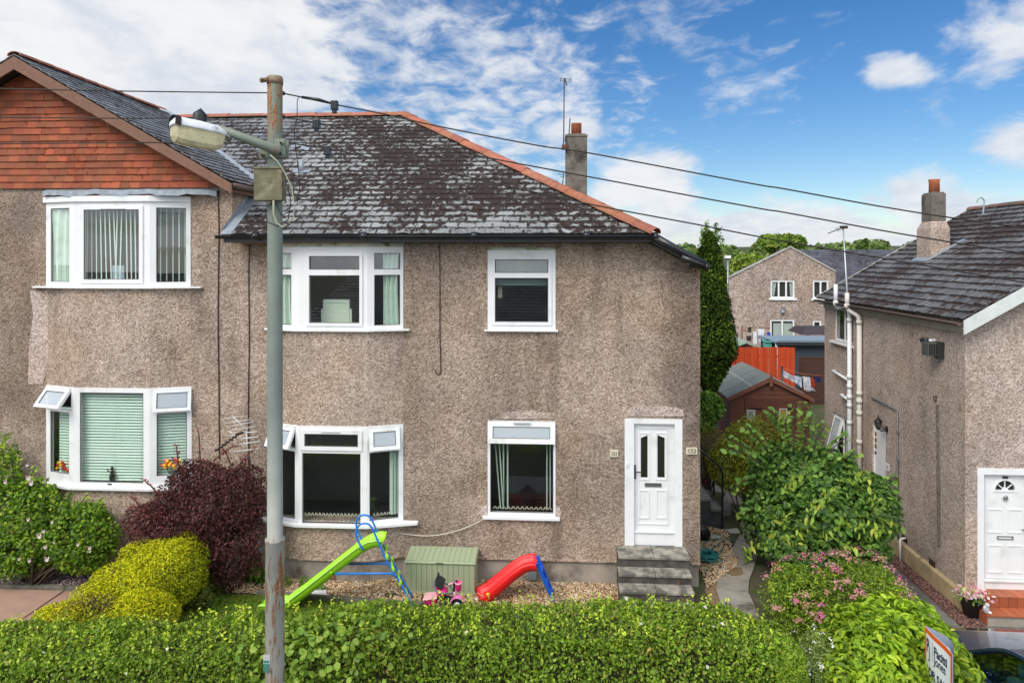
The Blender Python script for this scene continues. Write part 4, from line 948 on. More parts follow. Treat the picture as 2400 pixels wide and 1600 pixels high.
mb.face([(a, YBW-.1, GR), (a+2.6, YBW-.1, GR), (a+2.6, YBW-.1, zs2), (a, YBW-.1, zs2)]); mb.face([(a, YF+.2, 2.1), (a+2.6, YF+.2, 2.1), (a+2.6, YBW-.1, 2.1), (a, YBW-.1, 2.1)]); mb.build('room_lining', DARKROOM, nb)
def swin(r, panes, sill=True):
    ww = Window(nb); A = (XW+.05, YBW-r[0]); B = (XW+.05, YBW-r[2]); ww.facet(A, B, PZT+r[1], PZT+r[3], panes)
    if sill:
        g = MB(); g.box((XW-.09, YBW-r[2]-.05, PZT+r[1]-.05), (XW+.04, YBW-r[0]+.08, PZT+r[1])); ww.kids.append(('sill', g, UPVC))
    return ww.finish()
def halves(r, b=.07):
    w_, h_ = r[2]-r[0], r[3]-r[1]; return (b, b, w_/2-b*.55, h_-b), (w_/2+b*.55, b, w_-b, h_-b)
h_ = halves(SW1); swin(SW1, [('fixed', *h_[0]), ('fixed', *h_[1])])
h_ = halves(SW2); swin(SW2, [('open', *h_[0], R(14), .06), ('fixed', *h_[1])])
# side door with its number
ww = MB(); A3 = V(XW+.03, YBW-SD[0], PZT); wd_, hd_ = SD[2]-SD[0], SD[3]
ww.holed(A3, V(0, -1, 0), Z_, V(-1, 0, 0), wd_, hd_, [(.02, .03, wd_*.55, hd_-.06)], .1); ww.build('side_door_frame', UPVC, nb)
m1 = MB(); m1.box((XW+.055, YBW-SD[0]-wd_*.55, PZT+.03), (XW+.09, YBW-SD[0]-.02, PZT+hd_-.06)); sdo = m1.build('side_door', UPVC, nb)
for i, ch in enumerate('155'):
    q = PX(2052, 1016+i*14.5, XW+.05); m1 = MB(); m1.box((XW+.047, q.y-.055, q.z-.05), (XW+.054, q.y+.055, q.z+.05)); tl = m1.build('number_tile', mat('brass number tile', (.42, .27, .07), .5, metal=.3), sdo)
    text_mesh(ch, .12, 'lettering', mat('dark lettering', (.03, .02, .015), .6), sdo, (XW+.045, q.y, q.z-.042), (0, -1, 0), (0, 0, 1), (-1, 0, 0))
q = PX(2052, 1060, XW+.05); m1 = MB(); m1.tube([(XW+.055, q.y, q.z), (XW+.04, q.y, q.z)], .035, 12); m1.build('door_knob', BLACK_PL, sdo)
# roof
mb = MB(); O, U, S, N = plane_frame((XE2, 0, ZE2), (0, 1, 0), (1, 0, S2)); k2 = math.hypot(1, S2); vt = (XRG-XE2)*k2
slates(mb, O, U, S, N, [(YV, 0), (YBK, 0), (YBK, vt), (YV, vt)], course=.235, width=.2, th=.014, tilt=.026, jitter=.014, tone=(.65, 1.3)); mb.face([O+U*a+S*b for a, b in ((YV, 0), (YBK, 0), (YBK, vt), (YV, vt))]); mb.build('roof', SL_RIGHT, nb)
mb = MB(); mb.face([(XRG, YV, ZRG), (XRG, YBK, ZRG), (2*XRG-XE2, YBK, ZE2), (2*XRG-XE2, YV, ZE2)]); mb.build('roof_boarding', MATS['bitumen'], nb)
house_bak = house; house = nb
ridge_tiles('ridge', (XRG, YV, ZRG+.01), (XRG, YBK, ZRG+.01), .12, .45, m=mat('weathered ridge', (.24, .12, .085), .8, var=.3, vscale=5, bump=.3, tint=True, dirt=(.10, .085, .075), dscale=3, dth=(.42, .62))); house = house_bak
mb = MB(); mb.prism([(XE2, YBK, ZE2+.02), (XRG, YBK, ZRG+.02), (XRG, YBK, ZRG+.045), (XE2, YBK, ZE2+.045)], (0, .05, 0)); mb.build('verge_mortar', mat('verge mortar', (.42, .41, .38), .9, var=.3), nb)
for sg in (1, -1):
    s_ = lambda x: XRG+sg*(x-XRG); mb = MB(); mb.prism([(s_(XE2-.0), YV-.03, ZE2-.0), (s_(XE2-.0), YV-.03, ZE2-.25), (s_(XRG), YV-.03, ZRG-.27), (s_(XRG), YV-.03, ZRG-.02)], (0, .028, 0)); mb.build('bargeboard', mat('peeling white paint', (.62, .66, .64), .6, var=.1, dirt=(.13, .14, .13), dscale=5, dth=(.64, .70)), nb)
mb = MB(); mb.box((XE2+.02, YV, ZE2-.16), (XW, YF, ZE2-.13)); mb.box((XE2+.03, YF-.1, ZE2-.15), (XW-.002, YBK-.05, ZE2-.12)); mb.box((XW-.03, YF-.05, ZE2-.24), (XW-.004, YBW, ZE2-.16)); mb.build('soffit', mat('cream soffit', (.45, .41, .33), .8, var=.15), nb)
mb = MB(); gutter(mb, (XE2-.04, YV+.03, ZE2-.05), (XE2-.04, YBK-.1, ZE2-.03), .05); mb.build('gutter', mat('old gutter', (.13, .09, .075), .6), nb)
# chimney on the slope
O, U, S, N = plane_frame((XE2, 0, ZE2), (0, 1, 0), (1, 0, S2))
cb = PP(2181, 608, O, N); cw = PY(2207, 560, cb.y).x-cb.x; ctop = zpy(2190, 452, cb.y); cmid = zpy(2190, 520, cb.y)
mb = MB(); cd = .62
mb.box((cb.x, cb.y, cb.z-.4), (cb.x+.45, cb.y+cd, cmid-.15)); mb.hexa([(cb.x, cb.y, cmid-.15), (cb.x+.45, cb.y, cmid-.15), (cb.x+.45, cb.y+cd, cmid-.15), (cb.x, cb.y+cd, cmid-.15), (cb.x+.06, cb.y+.06, cmid+.02), (cb.x+.39, cb.y+.06, cmid+.02), (cb.x+.39, cb.y+.52, cmid+.02), (cb.x+.06, cb.y+.52, cmid+.02)])
ch2 = mb.build('chimney', RC_RIGHT, nb)
mb = MB(); mb.box((cb.x+.055, cb.y+.055, cmid+.02), (cb.x+.395, cb.y+.525, ctop)); mb.box((cb.x+.08, cb.y+.08, ctop), (cb.x+.37, cb.y+.50, ctop+.03)); mb.build('chimney_stack', CHM, ch2, bevel=.015)
mb = MB(); mb.lathe([(.09, 0), (.125, 0), (.12, .26), (.135, .33), (.11, .33), (.1, .1)], (cb.x+.225, cb.y+.26, ctop+.02), seg=8); mb.build('chimney_pot', MATS['clay pot'], ch2)
mb = MB(); mb.obox(V(cb.x-.14, cb.y-.10, cb.z-.14*S2+.03), V(.2, 0, .2*S2), V(0, .75, 0), N*.02); mb.obox(V(cb.x-.1, cb.y-.12, cb.z-.1*S2+.032), V(.85, 0, .85*S2), V(0, .14, 0), N*.02); mb.build('flashing', LEAD, ch2)
# front door of the neighbour
m1 = MB(); m1.holed(V(d2[0], YF-.02, d2[1]), U_, Z_, N_, d2[2]-d2[0], d2[3]-d2[1], [(.11, 0, d2[2]-d2[0]-.11, d2[3]-d2[1]-.11)], .14); m1.build('door_frame', UPVC, nb)
O = V(d2[0]+.11, YF+.06, d2[1]); dw, dh = d2[2]-d2[0]-.22, d2[3]-d2[1]-.11
cx, cz_ = dw*.5, dh-.30; rr = .175; m1 = MB(); K = 14
arc = [(cx+rr*math.cos(math.pi*i/K), cz_+rr*math.sin(math.pi*i/K)) for i in range(K+1)]
top_ = [(dw, cz_)] + [(dw*(1-i/K), dh) for i in range(K+1)] + [(0, cz_)]
P3 = lambda q, d=0: O+U_*q[0]+Z_*q[1]+V(0, d, 0)
m1.holed(O, U_, Z_, N_, dw, cz_, [], .045)
for i in range(K): m1.face([P3((dw*(1-i/K), dh)), P3((dw*(1-(i+1)/K), dh)), P3(arc[i+1]), P3(arc[i])]); m1.face([P3(arc[i]), P3(arc[i+1]), P3(arc[i+1], .04), P3(arc[i], .04)])
m1.face([P3((dw, cz_)), P3((dw, dh)), P3(arc[0])]); m1.face([P3((0, cz_)), P3(arc[K]), P3((0, dh))])
for i in range(K):      # moulded rim of the fanlight and its glazing bars
    a, b = arc[i], arc[i+1]; ou = lambda q, k: (cx+(q[0]-cx)*k, cz_+(q[1]-cz_)*k); m1.prism([P3(a, -.012), P3(b, -.012), P3(ou(b, 1.16), -.012), P3(ou(a, 1.16), -.012)], (0, .012, 0))
for an in (40, 90, 140):
    d = (math.cos(R(an)), math.sin(R(an))); n_ = (-d[1], d[0]); q0 = (cx+d[0]*.05, cz_+d[1]*.05); q1 = (cx+d[0]*rr, cz_+d[1]*rr)
    m1.prism([P3((q0[0]-n_[0]*.008, q0[1]-n_[1]*.008), .0), P3((q1[0]-n_[0]*.008, q1[1]-n_[1]*.008), .0), P3((q1[0]+n_[0]*.008, q1[1]+n_[1]*.008), .0), P3((q0[0]+n_[0]*.008, q0[1]+n_[1]*.008), .0)], (0, .015, 0))
m1.prism([P3((cx+.055*math.cos(math.pi*i/8), cz_+.055*math.sin(math.pi*i/8))) for i in range(9)], (0, .015, 0))
m1.prism([P3((cx-.21, cz_-.03), -.013), P3((cx+.21, cz_-.03), -.013), P3((cx+.21, cz_), -.013), P3((cx-.21, cz_), -.013)], (0, .012, 0))
for r in ((.10, .30, .36, .80), (.45, .30, .71, .80), (.10, 1.02, .36, 1.45), (.45, 1.02, .71, 1.45), (.06, .2, dw-.06, dh-.05)): mould(r, o=O, target=m1, w_=.018)
m1.box((O.x, O.y-.03, O.z+.14), (O.x+dw, O.y-.001, O.z+.17)); nd = m1.build('door', UPVC, nb)
m1 = MB(); m1.face([P3((cx-.18, cz_), .03), P3((cx+.18, cz_), .03), P3((cx+.18, cz_+.19), .03), P3((cx-.18, cz_+.19), .03)]); m1.build('fanlight', MATS['obscured glass'], nd)
m1 = MB(); m1.box((O.x+cx-.05, O.y-.012, O.z+dh-.09), (O.x+cx+.05, O.y-.001, O.z+dh-.05)); m1.build('number_plate', mat('grey plate', (.12, .13, .12), .4, metal=.5), nd)
m1 = MB(); m1.holed(O+U_*(cx-.14)+Z_*.90-V(0, .012, 0), U_, Z_, N_, .28, .065, [(.02, .015, .26, .05)], .011); m1.build('letterbox', MATS['brushed steel'], nd)
m1 = MB(); m1.box((O.x+dw-.06, O.y-.02, O.z+.98), (O.x+dw-.035, O.y-.001, O.z+1.22)); m1.tube([(O.x+dw-.047, O.y-.02, O.z+1.1), (O.x+dw-.047, O.y-.05, O.z+1.1), (O.x+dw-.15, O.y-.05, O.z+1.1)], .009, 8); m1.build('handle', MATS['dark handle'], nd)
m1 = MB(); m1.ell((O.x+cx, O.y-.02, O.z+cz_-.13), (.03, .018, .035)); m1.tube([(O.x+cx+.04*math.cos(a), O.y-.02, O.z+cz_-.14+.05*math.sin(a)) for a in np.arange(0, 6.2, .5)], .006, 6, closed=True); m1.build('knocker', MATS['brushed steel'], nd)
# tiled doorstep
ns = empty('tiled_doorstep', (d2[0]+.5, 12.4, GR), 'two orange-red tiled steps on a concrete base at the neighbour front door', 'steps')
TILE_M = mat('quarry tile', (.40, .115, .05), .5, var=.12, vscale=5, tint=True, dirt=(.25, .08, .05), dscale=6)
xs0 = d2[0]+.02; yu = 12.74; zu, zl_ = d2[1]+.0, d2[1]-.185
def tiles(mb, x0, x1, y0, y1, z, n):
    for i in range(n):
        k = random.uniform(.88, 1.12); mb.cur = (k, k, k); a = x0+(x1-x0)*i/n; b = x0+(x1-x0)*(i+1)/n; mb.box((a+.004, y0, z-.02), (b-.004, y1, z))
    mb.cur = (1, 1, 1)
def tiles_v(mb, x0, x1, y, z0, z1, n):
    for i in range(n):
        k = random.uniform(.7, 1.0); mb.cur = (k, k*.95, k*.9); a = x0+(x1-x0)*i/n; b = x0+(x1-x0)*(i+1)/n; mb.box((a+.003, y-.012, z0), (b-.003, y, z1))
    mb.cur = (1, 1, 1)
m1 = MB(); tiles(m1, xs0-.08, xs0+1.6, 12.52, 12.83, zu+.004, 11); m1.build('upper_tread', TILE_M, ns)
m1 = MB(); tiles_v(m1, xs0-.08, xs0+1.6, 12.535, zl_, zu-.021, 11); m1.box((xs0-.06, 12.536, GR-.1), (xs0+1.58, 12.735, zu-.0215)); m1.build('riser', TILE_M, ns)
m1 = MB(); tiles(m1, xs0-.16, xs0+1.7, 12.22, 12.52, zl_, 11); m1.box((xs0-.16, 12.24, GR-.1), (xs0-.148, 12.5, zl_-.021)); m1.build('lower_tread', TILE_M, ns)
m1 = MB(); m1.box((xs0-.145, 12.25, GR-.1), (xs0+1.68, 12.53, zl_-.021)); m1.build('concrete_base', CONC, ns)

# ------------------------------------------------------------------ the house at the back
YH = 40.0; fp = lambda px, py, y=YH: PY(px, py, y)
fh = empty('rear_house', fp(1835, 780), 'distant pebbledashed gable house beyond the gardens with white windows and slate roof behind', 'house')
gb = gz(fp(1835, 800).x, YH)
ol = [fp(1708, 900), fp(1708, 651), fp(1852, 580), fp(1958, 637), fp(1958, 900)]; x0_, x1_ = ol[0].x, ol[-1].x
mb = MB(); H_ = [(1806, 657, 1862, 699), (1905, 657, 1942, 699), (1805, 749, 1862, 808), (1905, 751, 1925, 768)]
hr = [(fp(a, 700).x-x0_, fp(1835, d).z-gb, fp(c, 700).x-x0_, fp(1835, b).z-gb) for a, b, c, d in H_]
mb.holed((x0_, YH, gb), U_, Z_, N_, x1_-x0_, ol[2].z-gb, hr, .15, clip=poly_planes([(0, -1), (x1_-x0_, -1), (x1_-x0_, ol[3].z-gb), (ol[2].x-x0_, ol[2].z-gb), (0, ol[1].z-gb)]))
mb.face([(x1_, YH, gb), (x1_+2.4, YH+9, gb), (x1_+2.4, YH+9, ol[3].z), (x1_, YH, ol[3].z)]); mb.face([(x0_, YH, gb), (x0_, YH, ol[1].z), (x0_+2.6, YH+9, ol[1].z), (x0_+2.6, YH+9, gb)]); mb.build('wall', RC_FAR, fh)
mb = MB(); mb.box((x0_+1.0, YH+.151, gb), (x1_-.3, YH+2, ol[1].z-.3)); mb.build('room_lining', mat('dim room', (.035, .035, .033), .9), fh)
for i, r in enumerate(hr):
    ww = Window(fh); n = (3, 2, 2, 1)[i]; w_ = r[2]-r[0]; h_ = r[3]-r[1]; b = .09; e = (w_-b)/n
    ww.facet((x0_+r[0], YH+.02), (x0_+r[2], YH+.02), gb+r[1], gb+r[3], [('fixed', b+k*e, b, (k+1)*e, h_-b) for k in range(n)])
    if i < 2: g = MB(); g.box((x0_+r[0]-.1, YH-.1, gb+r[1]-.1), (x0_+r[2]+.1, YH+.01, gb+r[1])); ww.kids.append(('sill', g, UPVC))
    ww.finish()
for k, (pa, pb) in enumerate(((1811, 1820), (1852, 1858))):
    a, b = fp(pa, 660, YH+.1), fp(pb, 694, YH+.1); mb = MB(); mb.face([(a.x, YH+.1, b.z), (a.x+(b.x-a.x)*(.35 if k == 0 else 1), YH+.1, b.z), (b.x, YH+.1, a.z), (a.x-.05, YH+.1, a.z)]); mb.build('net_curtain', mat('net curtain', (.5, .53, .5), .9), fh)
mb = MB(); a, b = fp(1812, 757, YH+.1), fp(1858, 806, YH+.1); mb.face([(a.x, YH+.1, b.z), (b.x, YH+.1, b.z), (b.x, YH+.1, a.z), (a.x, YH+.1, a.z)]); mb.build('net_curtain', MATS['net curtain'], fh)
q = fp(1834, 726); mb = MB(); mb.box((q.x-.1, YH-.12, q.z-.05), (q.x+.1, YH, q.z+.2)); mb.tube([q+V(0, -.06, -.05), q+V(0, -.06, -.25)], [.12, .06], 10); mb.build('wall_lamp', STEEL, fh)
mb = MB(); x2_ = fp(2060, 600, 47).x
for a, b in ((ol[1], ol[2]), (ol[2], ol[3])): mb.face([a+V(0, -.05, .05), b+V(0, -.05, .05), b+V(2.6, 9, .05), a+V(2.6, 9, .05)]); mb.prism([a+V(0, -.06, .0), b+V(0, -.06, .0), b+V(0, -.06, .09), a+V(0, -.06, .09)], (0, .05, 0))
mb.build('verge', mat('verge mortar', (.42, .41, .38), .9), fh)
mb = MB(); ra, rb_ = fp(1872, 586, 47), fp(2080, 590, 47); e0, e1 = fp(1930, 668, 43.5), fp(2100, 668, 43.5)
O, U, S, N = plane_frame((e0.x-6, 43.5, e0.z), (1, 0, 0), (0, 3.5, ra.z-e0.z)); L2 = math.hypot(3.5, ra.z-e0.z); slates(mb, O, U, S, N, [(6.3, 0), (16, 0), (16, L2), (4.2, L2)], course=.26, width=.34, th=.02, tilt=.03); mb.build('roof', SL_FAR, fh)
mb = MB(); mb.box((e0.x-.5, 43.9, gb), (e1.x+3, 50, e0.z-.1)); mb.build('rear_wall', RC_FAR, fh)
# ------------------------------------------------------------------ foliage
LEAF = leafmat('leaf'); NEEDLE = leafmat('needle sprays', .75, .15, .15); BARK = mat('bark', (.10, .075, .055), .95, var=.3, vscale=10, bump=.5); PETAL = leafmat('petals', .7, .3, .1)
def lump(p, f, seed):
    r = np.random.default_rng(seed); o = 0
    for k in range(5):
        w_ = r.normal(size=3)*f*(1+.5*k); o = o+np.sin(p@w_+r.uniform(0, 6.28))/(1+.5*k)
    return o/2.2
def leafmesh(name, P, Nr, size, aspect, cols, wts, parent, m, seed, drop=.0, up=.5, rnd=.7, fold=.25, cl=None, vary=.22, dirmix=.8, fine=None, topcols=None):
    r = np.random.default_rng(seed); n = len(P)
    nn = Nr*.6+np.array([0, 0, up])+r.normal(size=(n, 3))*rnd; nn /= np.linalg.norm(nn, axis=1)[:, None]
    d = Nr*dirmix+np.array([0, 0, -drop])+r.normal(size=(n, 3))*.7; d -= nn*(d*nn).sum(1)[:, None]; d /= np.linalg.norm(d, axis=1)[:, None]+1e-9
    s_ = np.cross(nn, d); L = size*r.uniform(.65, 1.3, n)[:, None]; w_ = L*aspect*.5
    a = P-d*L*.5; c = P+d*L*.5; b = P-d*L*.06+s_*w_+nn*L*fold*.5; e = P-d*L*.06-s_*w_+nn*L*fold*.5
    if fine is None: fine = size >= .10 and n < 40000
    if fine:      # a rounded, pointed blade folded along its midrib and drooping at the tip
        md = P+d*L*.02-nn*L*.04; c = c-nn*L*.14; b2 = P+d*L*.24+s_*w_*.72+nn*L*fold*.28; e2 = P+d*L*.24-s_*w_*.72+nn*L*fold*.28; b = P-d*L*.2+s_*w_*.95+nn*L*fold*.45; e = P-d*L*.2-s_*w_*.95+nn*L*fold*.45
        v = np.stack([a, b, b2, c, e2, e, md], 1).reshape(-1, 3); i = np.arange(n)[:, None]*7; T = lambda x, y, z: np.concatenate([i+x, i+y, i+z], 1)
        f = np.concatenate([T(0, 1, 6), T(1, 2, 6), T(2, 3, 6), T(6, 3, 4), T(6, 4, 5), T(6, 5, 0)]); K = 7
    else:
        v = np.stack([a, b, c, e], 1).reshape(-1, 3); i = np.arange(n)[:, None]*4; K = 4
        f = np.concatenate([np.concatenate([i, i+1, i+2], 1), np.concatenate([i, i+2, i+3], 1)])
    ci = r.choice(len(cols), n, p=np.array(wts)/sum(wts)); col = np.array(cols)[ci]*r.uniform(1-vary, 1+vary, (n, 1))
    if topcols is not None:      # upper and left-facing leaves yellower: new growth, plus top light put into colour
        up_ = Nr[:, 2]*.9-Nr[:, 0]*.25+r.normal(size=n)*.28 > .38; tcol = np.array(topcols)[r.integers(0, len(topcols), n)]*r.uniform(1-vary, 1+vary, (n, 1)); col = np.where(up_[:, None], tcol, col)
    if cl is not None: col = col*cl[:, None]
    return np_mesh(name, v, f, np.repeat(col, K, 0), m, parent)
def EP(px, py, Y, rx, ry, rd):
    c = PY(px, py, Y); k = (Y*ct-c.x*st)/F; return (c.x, c.y, c.z, rx*k, rd, ry*k)
def ell_points(E, n, seed, shell=.45, amp=.14, freq=2.2, gap=.35, zmin=None):
    r = np.random.default_rng(seed); E = np.array(E); A = (E[:, 3]*E[:, 4]+E[:, 3]*E[:, 5]+E[:, 4]*E[:, 5])**1.0; out = []; on = []; orr = []
    got = 0
    while got < n:
        k = r.choice(len(E), n, p=A/A.sum()); u = r.normal(size=(n, 3)); u /= np.linalg.norm(u, axis=1)[:, None]
        rad = 1-shell*r.random(n)**1.6; e = E[k]; p0 = e[:, :3]+u*e[:, 3:]
        disp = 1+amp*lump(p0, freq, seed+1)+.4*amp*lump(p0, freq*3.1, seed+2); p = e[:, :3]+u*e[:, 3:]*(rad*disp)[:, None]
        ok = np.ones(n, bool)
        for q in E:
            dd = (((p-q[:3])/q[3:])**2).sum(1); ok &= dd > (1-shell*1.15)**2
        ok &= (lump(p, freq*2.6, seed+3)+r.normal(size=n)*.25) > -1.1+gap*2*(rad-.6)
        ok &= np.array([True]*n) if zmin is None else p[:, 2] > zmin
        nr = u/e[:, 3:]; nr /= np.linalg.norm(nr, axis=1)[:, None]; out.append(p[ok]); on.append(nr[ok]); orr.append(rad[ok]); got += ok.sum()
    return np.concatenate(out)[:n], np.concatenate(on)[:n], np.concatenate(orr)[:n]
def stems(root, base, targets, r0=.02, name='stems', m=None):
    mb = MB()
    for i, tg in enumerate(targets):
        b = Vector(base)+V(random.uniform(-.12, .12), random.uniform(-.1, .1), 0); tg = Vector(tg); mid = b.lerp(tg, .5)+V(random.uniform(-.1, .1), random.uniform(-.1, .1), .12)
        mb.tube([b, b.lerp(mid, .5)+V(0, 0, .05), mid, tg], [r0, r0*.8, r0*.6, r0*.25], 5)
    return mb.build(name, m or BARK, root)
def bush(name, label, cat, E, n, size, aspect, cols, wts, seed, group=None, m=None, base=None, nst=14, stem_r=.02, **kw):
    lk = {k: kw.pop(k) for k in ('drop', 'up', 'rnd', 'fold', 'vary', 'dirmix', 'topcols') if k in kw}
    bx, by = (base if base else (sum(e[0] for e in E)/len(E), sum(e[1] for e in E)/len(E)))
    root = empty(name, (bx, by, gz(bx, by)), label, cat, group)
    P, Nr, rad = ell_points(E, n, seed, zmin=gz(bx, by)+.03, **kw)
    cl = .9+.22*lump(P, 1.7, seed+9)
    leafmesh('foliage', P, Nr, size, aspect, cols, wts, root, m or LEAF, seed, cl=np.clip(cl, .6, 1.4), **lk)
    r = random.Random(seed); tg = []
    for _ in range(nst):
        e = r.choice(E); tg.append((e[0]+r.uniform(-.7, .7)*e[3], e[1]+r.uniform(-.7, .7)*e[4], e[2]+r.uniform(-.3, .8)*e[5]))
    stems(root, (bx, by, gz(bx, by)-.05), tg, stem_r); return root
LG = 2.85
G = lambda r, g, b: (r/1000*LG*1.16, g/1000*LG, b/1000*LG*.75)
GREEN = [G(60, 135, 18), G(38, 95, 14), G(100, 180, 24), G(25, 62, 12)]

# --- privet hedge along the front
def hedge_front():
    r = np.random.default_rng(11); root = empty('privet_hedge', (-2.4, 8.1, -.1), 'long clipped green privet hedge across the front of the garden, behind the lamp post', 'hedge')
    XH0, XH1 = -9.5, 2.5
    yb = lambda x: 8.12+.62*np.clip((x+7.5)/9.5, -.3, 1); zt = lambda x: 1.22+.23*np.clip((x+5)/3, 0, 1)-.35*np.clip((x-1.4)/1.5, 0, 1)**2.2
    D = .95
    def surf(x, s_, off):
        """s in 0..1: round the section from the back foot over the top to the front foot"""
        w_ = D; h = zt(x)+.45; tot = 2*h+w_; L = s_*tot; rr = .22
        y = np.where(L < h, yb(x), np.where(L < h+w_, yb(x)-(L-h), yb(x)-w_)); z = np.where(L < h, L-.45, np.where(L < h+w_, zt(x), zt(x)-(L-h-w_)))
        ny = np.where(L < h, 1.0, np.where(L < h+w_, 0.0, -1.0)); nz = np.where((L >= h) & (L < h+w_), 1.0, 0.0)
        # rounding of the shoulders
        db = np.abs(L-h); df = np.abs(L-h-w_); k = np.clip(1-db/rr, 0, 1)*.5; k2 = np.clip(1-df/rr, 0, 1)*.5
        ny = ny*(1-k)*(1-k2)+k*np.where(L < h, .5, 1)-k2*np.where(L > h+w_, .5, 1); nz = nz*(1-k)*(1-k2)+k+k2
        y = y-(k**2)*rr*1.0+(k2**2)*rr*1.0; z = z-(k**2+k2**2)*rr*.9
        nl = np.sqrt(ny**2+nz**2)+1e-9; ny /= nl; nz /= nl
        return np.stack([x, y+ny*off, z+nz*off], 1), np.stack([np.zeros_like(x), ny, nz], 1)
    n = 165000; x = r.uniform(XH0, XH1, n); s_ = r.random(n)
    h = zt(x)+.45; L = s_*(2*h+D); front_low = (L > h+D+.55) | (L < h-.35)
    keep = ~front_low | (r.random(n) < .35); x, s_ = x[keep], s_[keep]; n = len(x)
    dep = r.random(n)**1.5*.17; P0, Nn = surf(x, s_, np.zeros(n)); w_ = .05*lump(P0, 2.3, 3)+.03*lump(P0, 6.5, 4)+.012*lump(P0, 15, 6)
    P, Nn = surf(x, s_, w_-dep)
    gap = lump(P0, 5.5, 5)+r.normal(size=n)*.25; ok = ~((gap < -.95) & (dep < .10)); P, Nn, P0 = P[ok], Nn[ok], P0[ok]
    # rounded right-hand end
    m = int(24000); u = r.random(m)*math.pi/2; s2 = r.random(m); Pe, Ne = surf(np.full(m, XH1), s2, np.zeros(m)); R_ = .42
    yc = 8.27; out = np.cos(u)*R_; k = np.sin(u); Pe[:, 0] = XH1+np.sin(u)*R_*1.0; Pe[:, 1] = yc+(Pe[:, 1]-yc)*np.cos(u)**.6; Pe[:, 2] = Pe[:, 2]-.25*(1-np.cos(u))-(r.random(m)**1.5*.10); Ne = Ne*np.cos(u)[:, None]+np.array([1, 0, 0])*k[:, None]
    P = np.concatenate([P, Pe]); Nn = np.concatenate([Nn, Ne]); P[-m:] += .04*lump(P[-m:], 5, 8)[:, None]*Ne
    tone = np.clip(.95+.2*lump(P, 1.3, 21)+.12*lump(P, 4, 22), .6, 1.35)
    brown = lump(P, 3.1, 23)+r.normal(size=len(P))*.3
    cols = [G(118, 195, 20), G(75, 140, 16), G(175, 240, 36), G(46, 92, 14), G(150, 175, 55)]
    a = brown < 1.25
    cols = [(c_[0]*.70, c_[1]*.76, c_[2]*.75) for c_ in cols]; leafmesh('foliage', P[a], Nn[a], .046, .62, cols, [.36, .28, .16, .15, .05], root, LEAF, 31, cl=tone[a], up=.35, rnd=.75, fold=.3)
    leafmesh('dry_leaves', P[~a], Nn[~a], .045, .5, [G(190, 120, 55), G(120, 70, 35), G(90, 120, 30)], [.4, .3, .3], root, LEAF, 32, up=.3, rnd=.9)
    # a patch of broader bindweed leaves beside the lamp post
    m = 520; xx = np.clip(r.normal(-2.75, .42, m), -3.5, -1.6); ss_ = .5+np.abs(r.normal(0, .17, m)); Pb, Nb = surf(xx, np.clip(ss_, .3, .95), .03+r.random(m)*.05); leafmesh('broad_leaves', Pb, Nb, .078, .85, [G(72, 130, 24), G(52, 104, 20), G(100, 160, 30)], [.4, .35, .25], root, LEAF, 33, up=.35, rnd=.5, fold=.12, fine=True)
    m = 30; xx = r.uniform(-7, 2.5, m); Pb, Nb = surf(xx, r.uniform(.42, .85, m), np.full(m, .05)); leafmesh('pale_flowers', Pb, Nb, .055, .9, [(.75, .74, .60)], [1], root, PETAL, 34)
    tw = MB(); rr0 = random.Random(77)
    for _ in range(330):       # bare woody ends and upright new shoots standing out of the clipped face
        x_ = rr0.uniform(-7.6, 2.6); s0 = rr0.uniform(.38, .78); Pq, Nq = surf(np.array([x_]), np.array([s0]), np.array([-.07])); Pq, Nq = Vector(Pq[0]), Vector(Nq[0]); tw.tube([Pq, Pq+Nq*rr0.uniform(.06, .10)+V(rr0.uniform(-.04, .04), 0, rr0.uniform(.01, .06))], [.004, .002], 4)
    tw.build('bare_twigs', mat('twig bark', (.16, .11, .065), .9), root)['kind'] = 'stuff'
    m = 420; xx = r.uniform(-7.6, 2.6, m); sx0 = r.uniform(.40, .60, m); Pb, Nb = surf(xx, sx0, np.full(m, .02)); k5 = np.repeat(np.arange(m), 5); off = np.tile(np.arange(5)*.022, m)[:, None]*np.array([0, 0, 1.]); Ps = Pb[k5]+off+r.normal(size=(m*5, 3))*.012
    leafmesh('new_shoots', Ps, r.normal(size=(m*5, 3)), .042, .55, [G(190, 255, 30), G(140, 220, 25)], [1, 1], root, LEAF, 36, up=.3, rnd=.5)
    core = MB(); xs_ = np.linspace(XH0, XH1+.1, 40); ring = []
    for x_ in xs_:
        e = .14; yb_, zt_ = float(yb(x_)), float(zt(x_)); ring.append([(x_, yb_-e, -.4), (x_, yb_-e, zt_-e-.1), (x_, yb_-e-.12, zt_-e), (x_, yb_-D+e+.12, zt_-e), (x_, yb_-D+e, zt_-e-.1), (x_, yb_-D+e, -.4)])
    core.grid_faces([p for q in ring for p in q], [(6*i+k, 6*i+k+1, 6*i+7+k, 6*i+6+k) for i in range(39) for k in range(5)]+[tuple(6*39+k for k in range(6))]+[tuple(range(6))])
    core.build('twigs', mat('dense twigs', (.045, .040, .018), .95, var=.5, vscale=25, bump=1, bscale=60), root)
hedge_front()

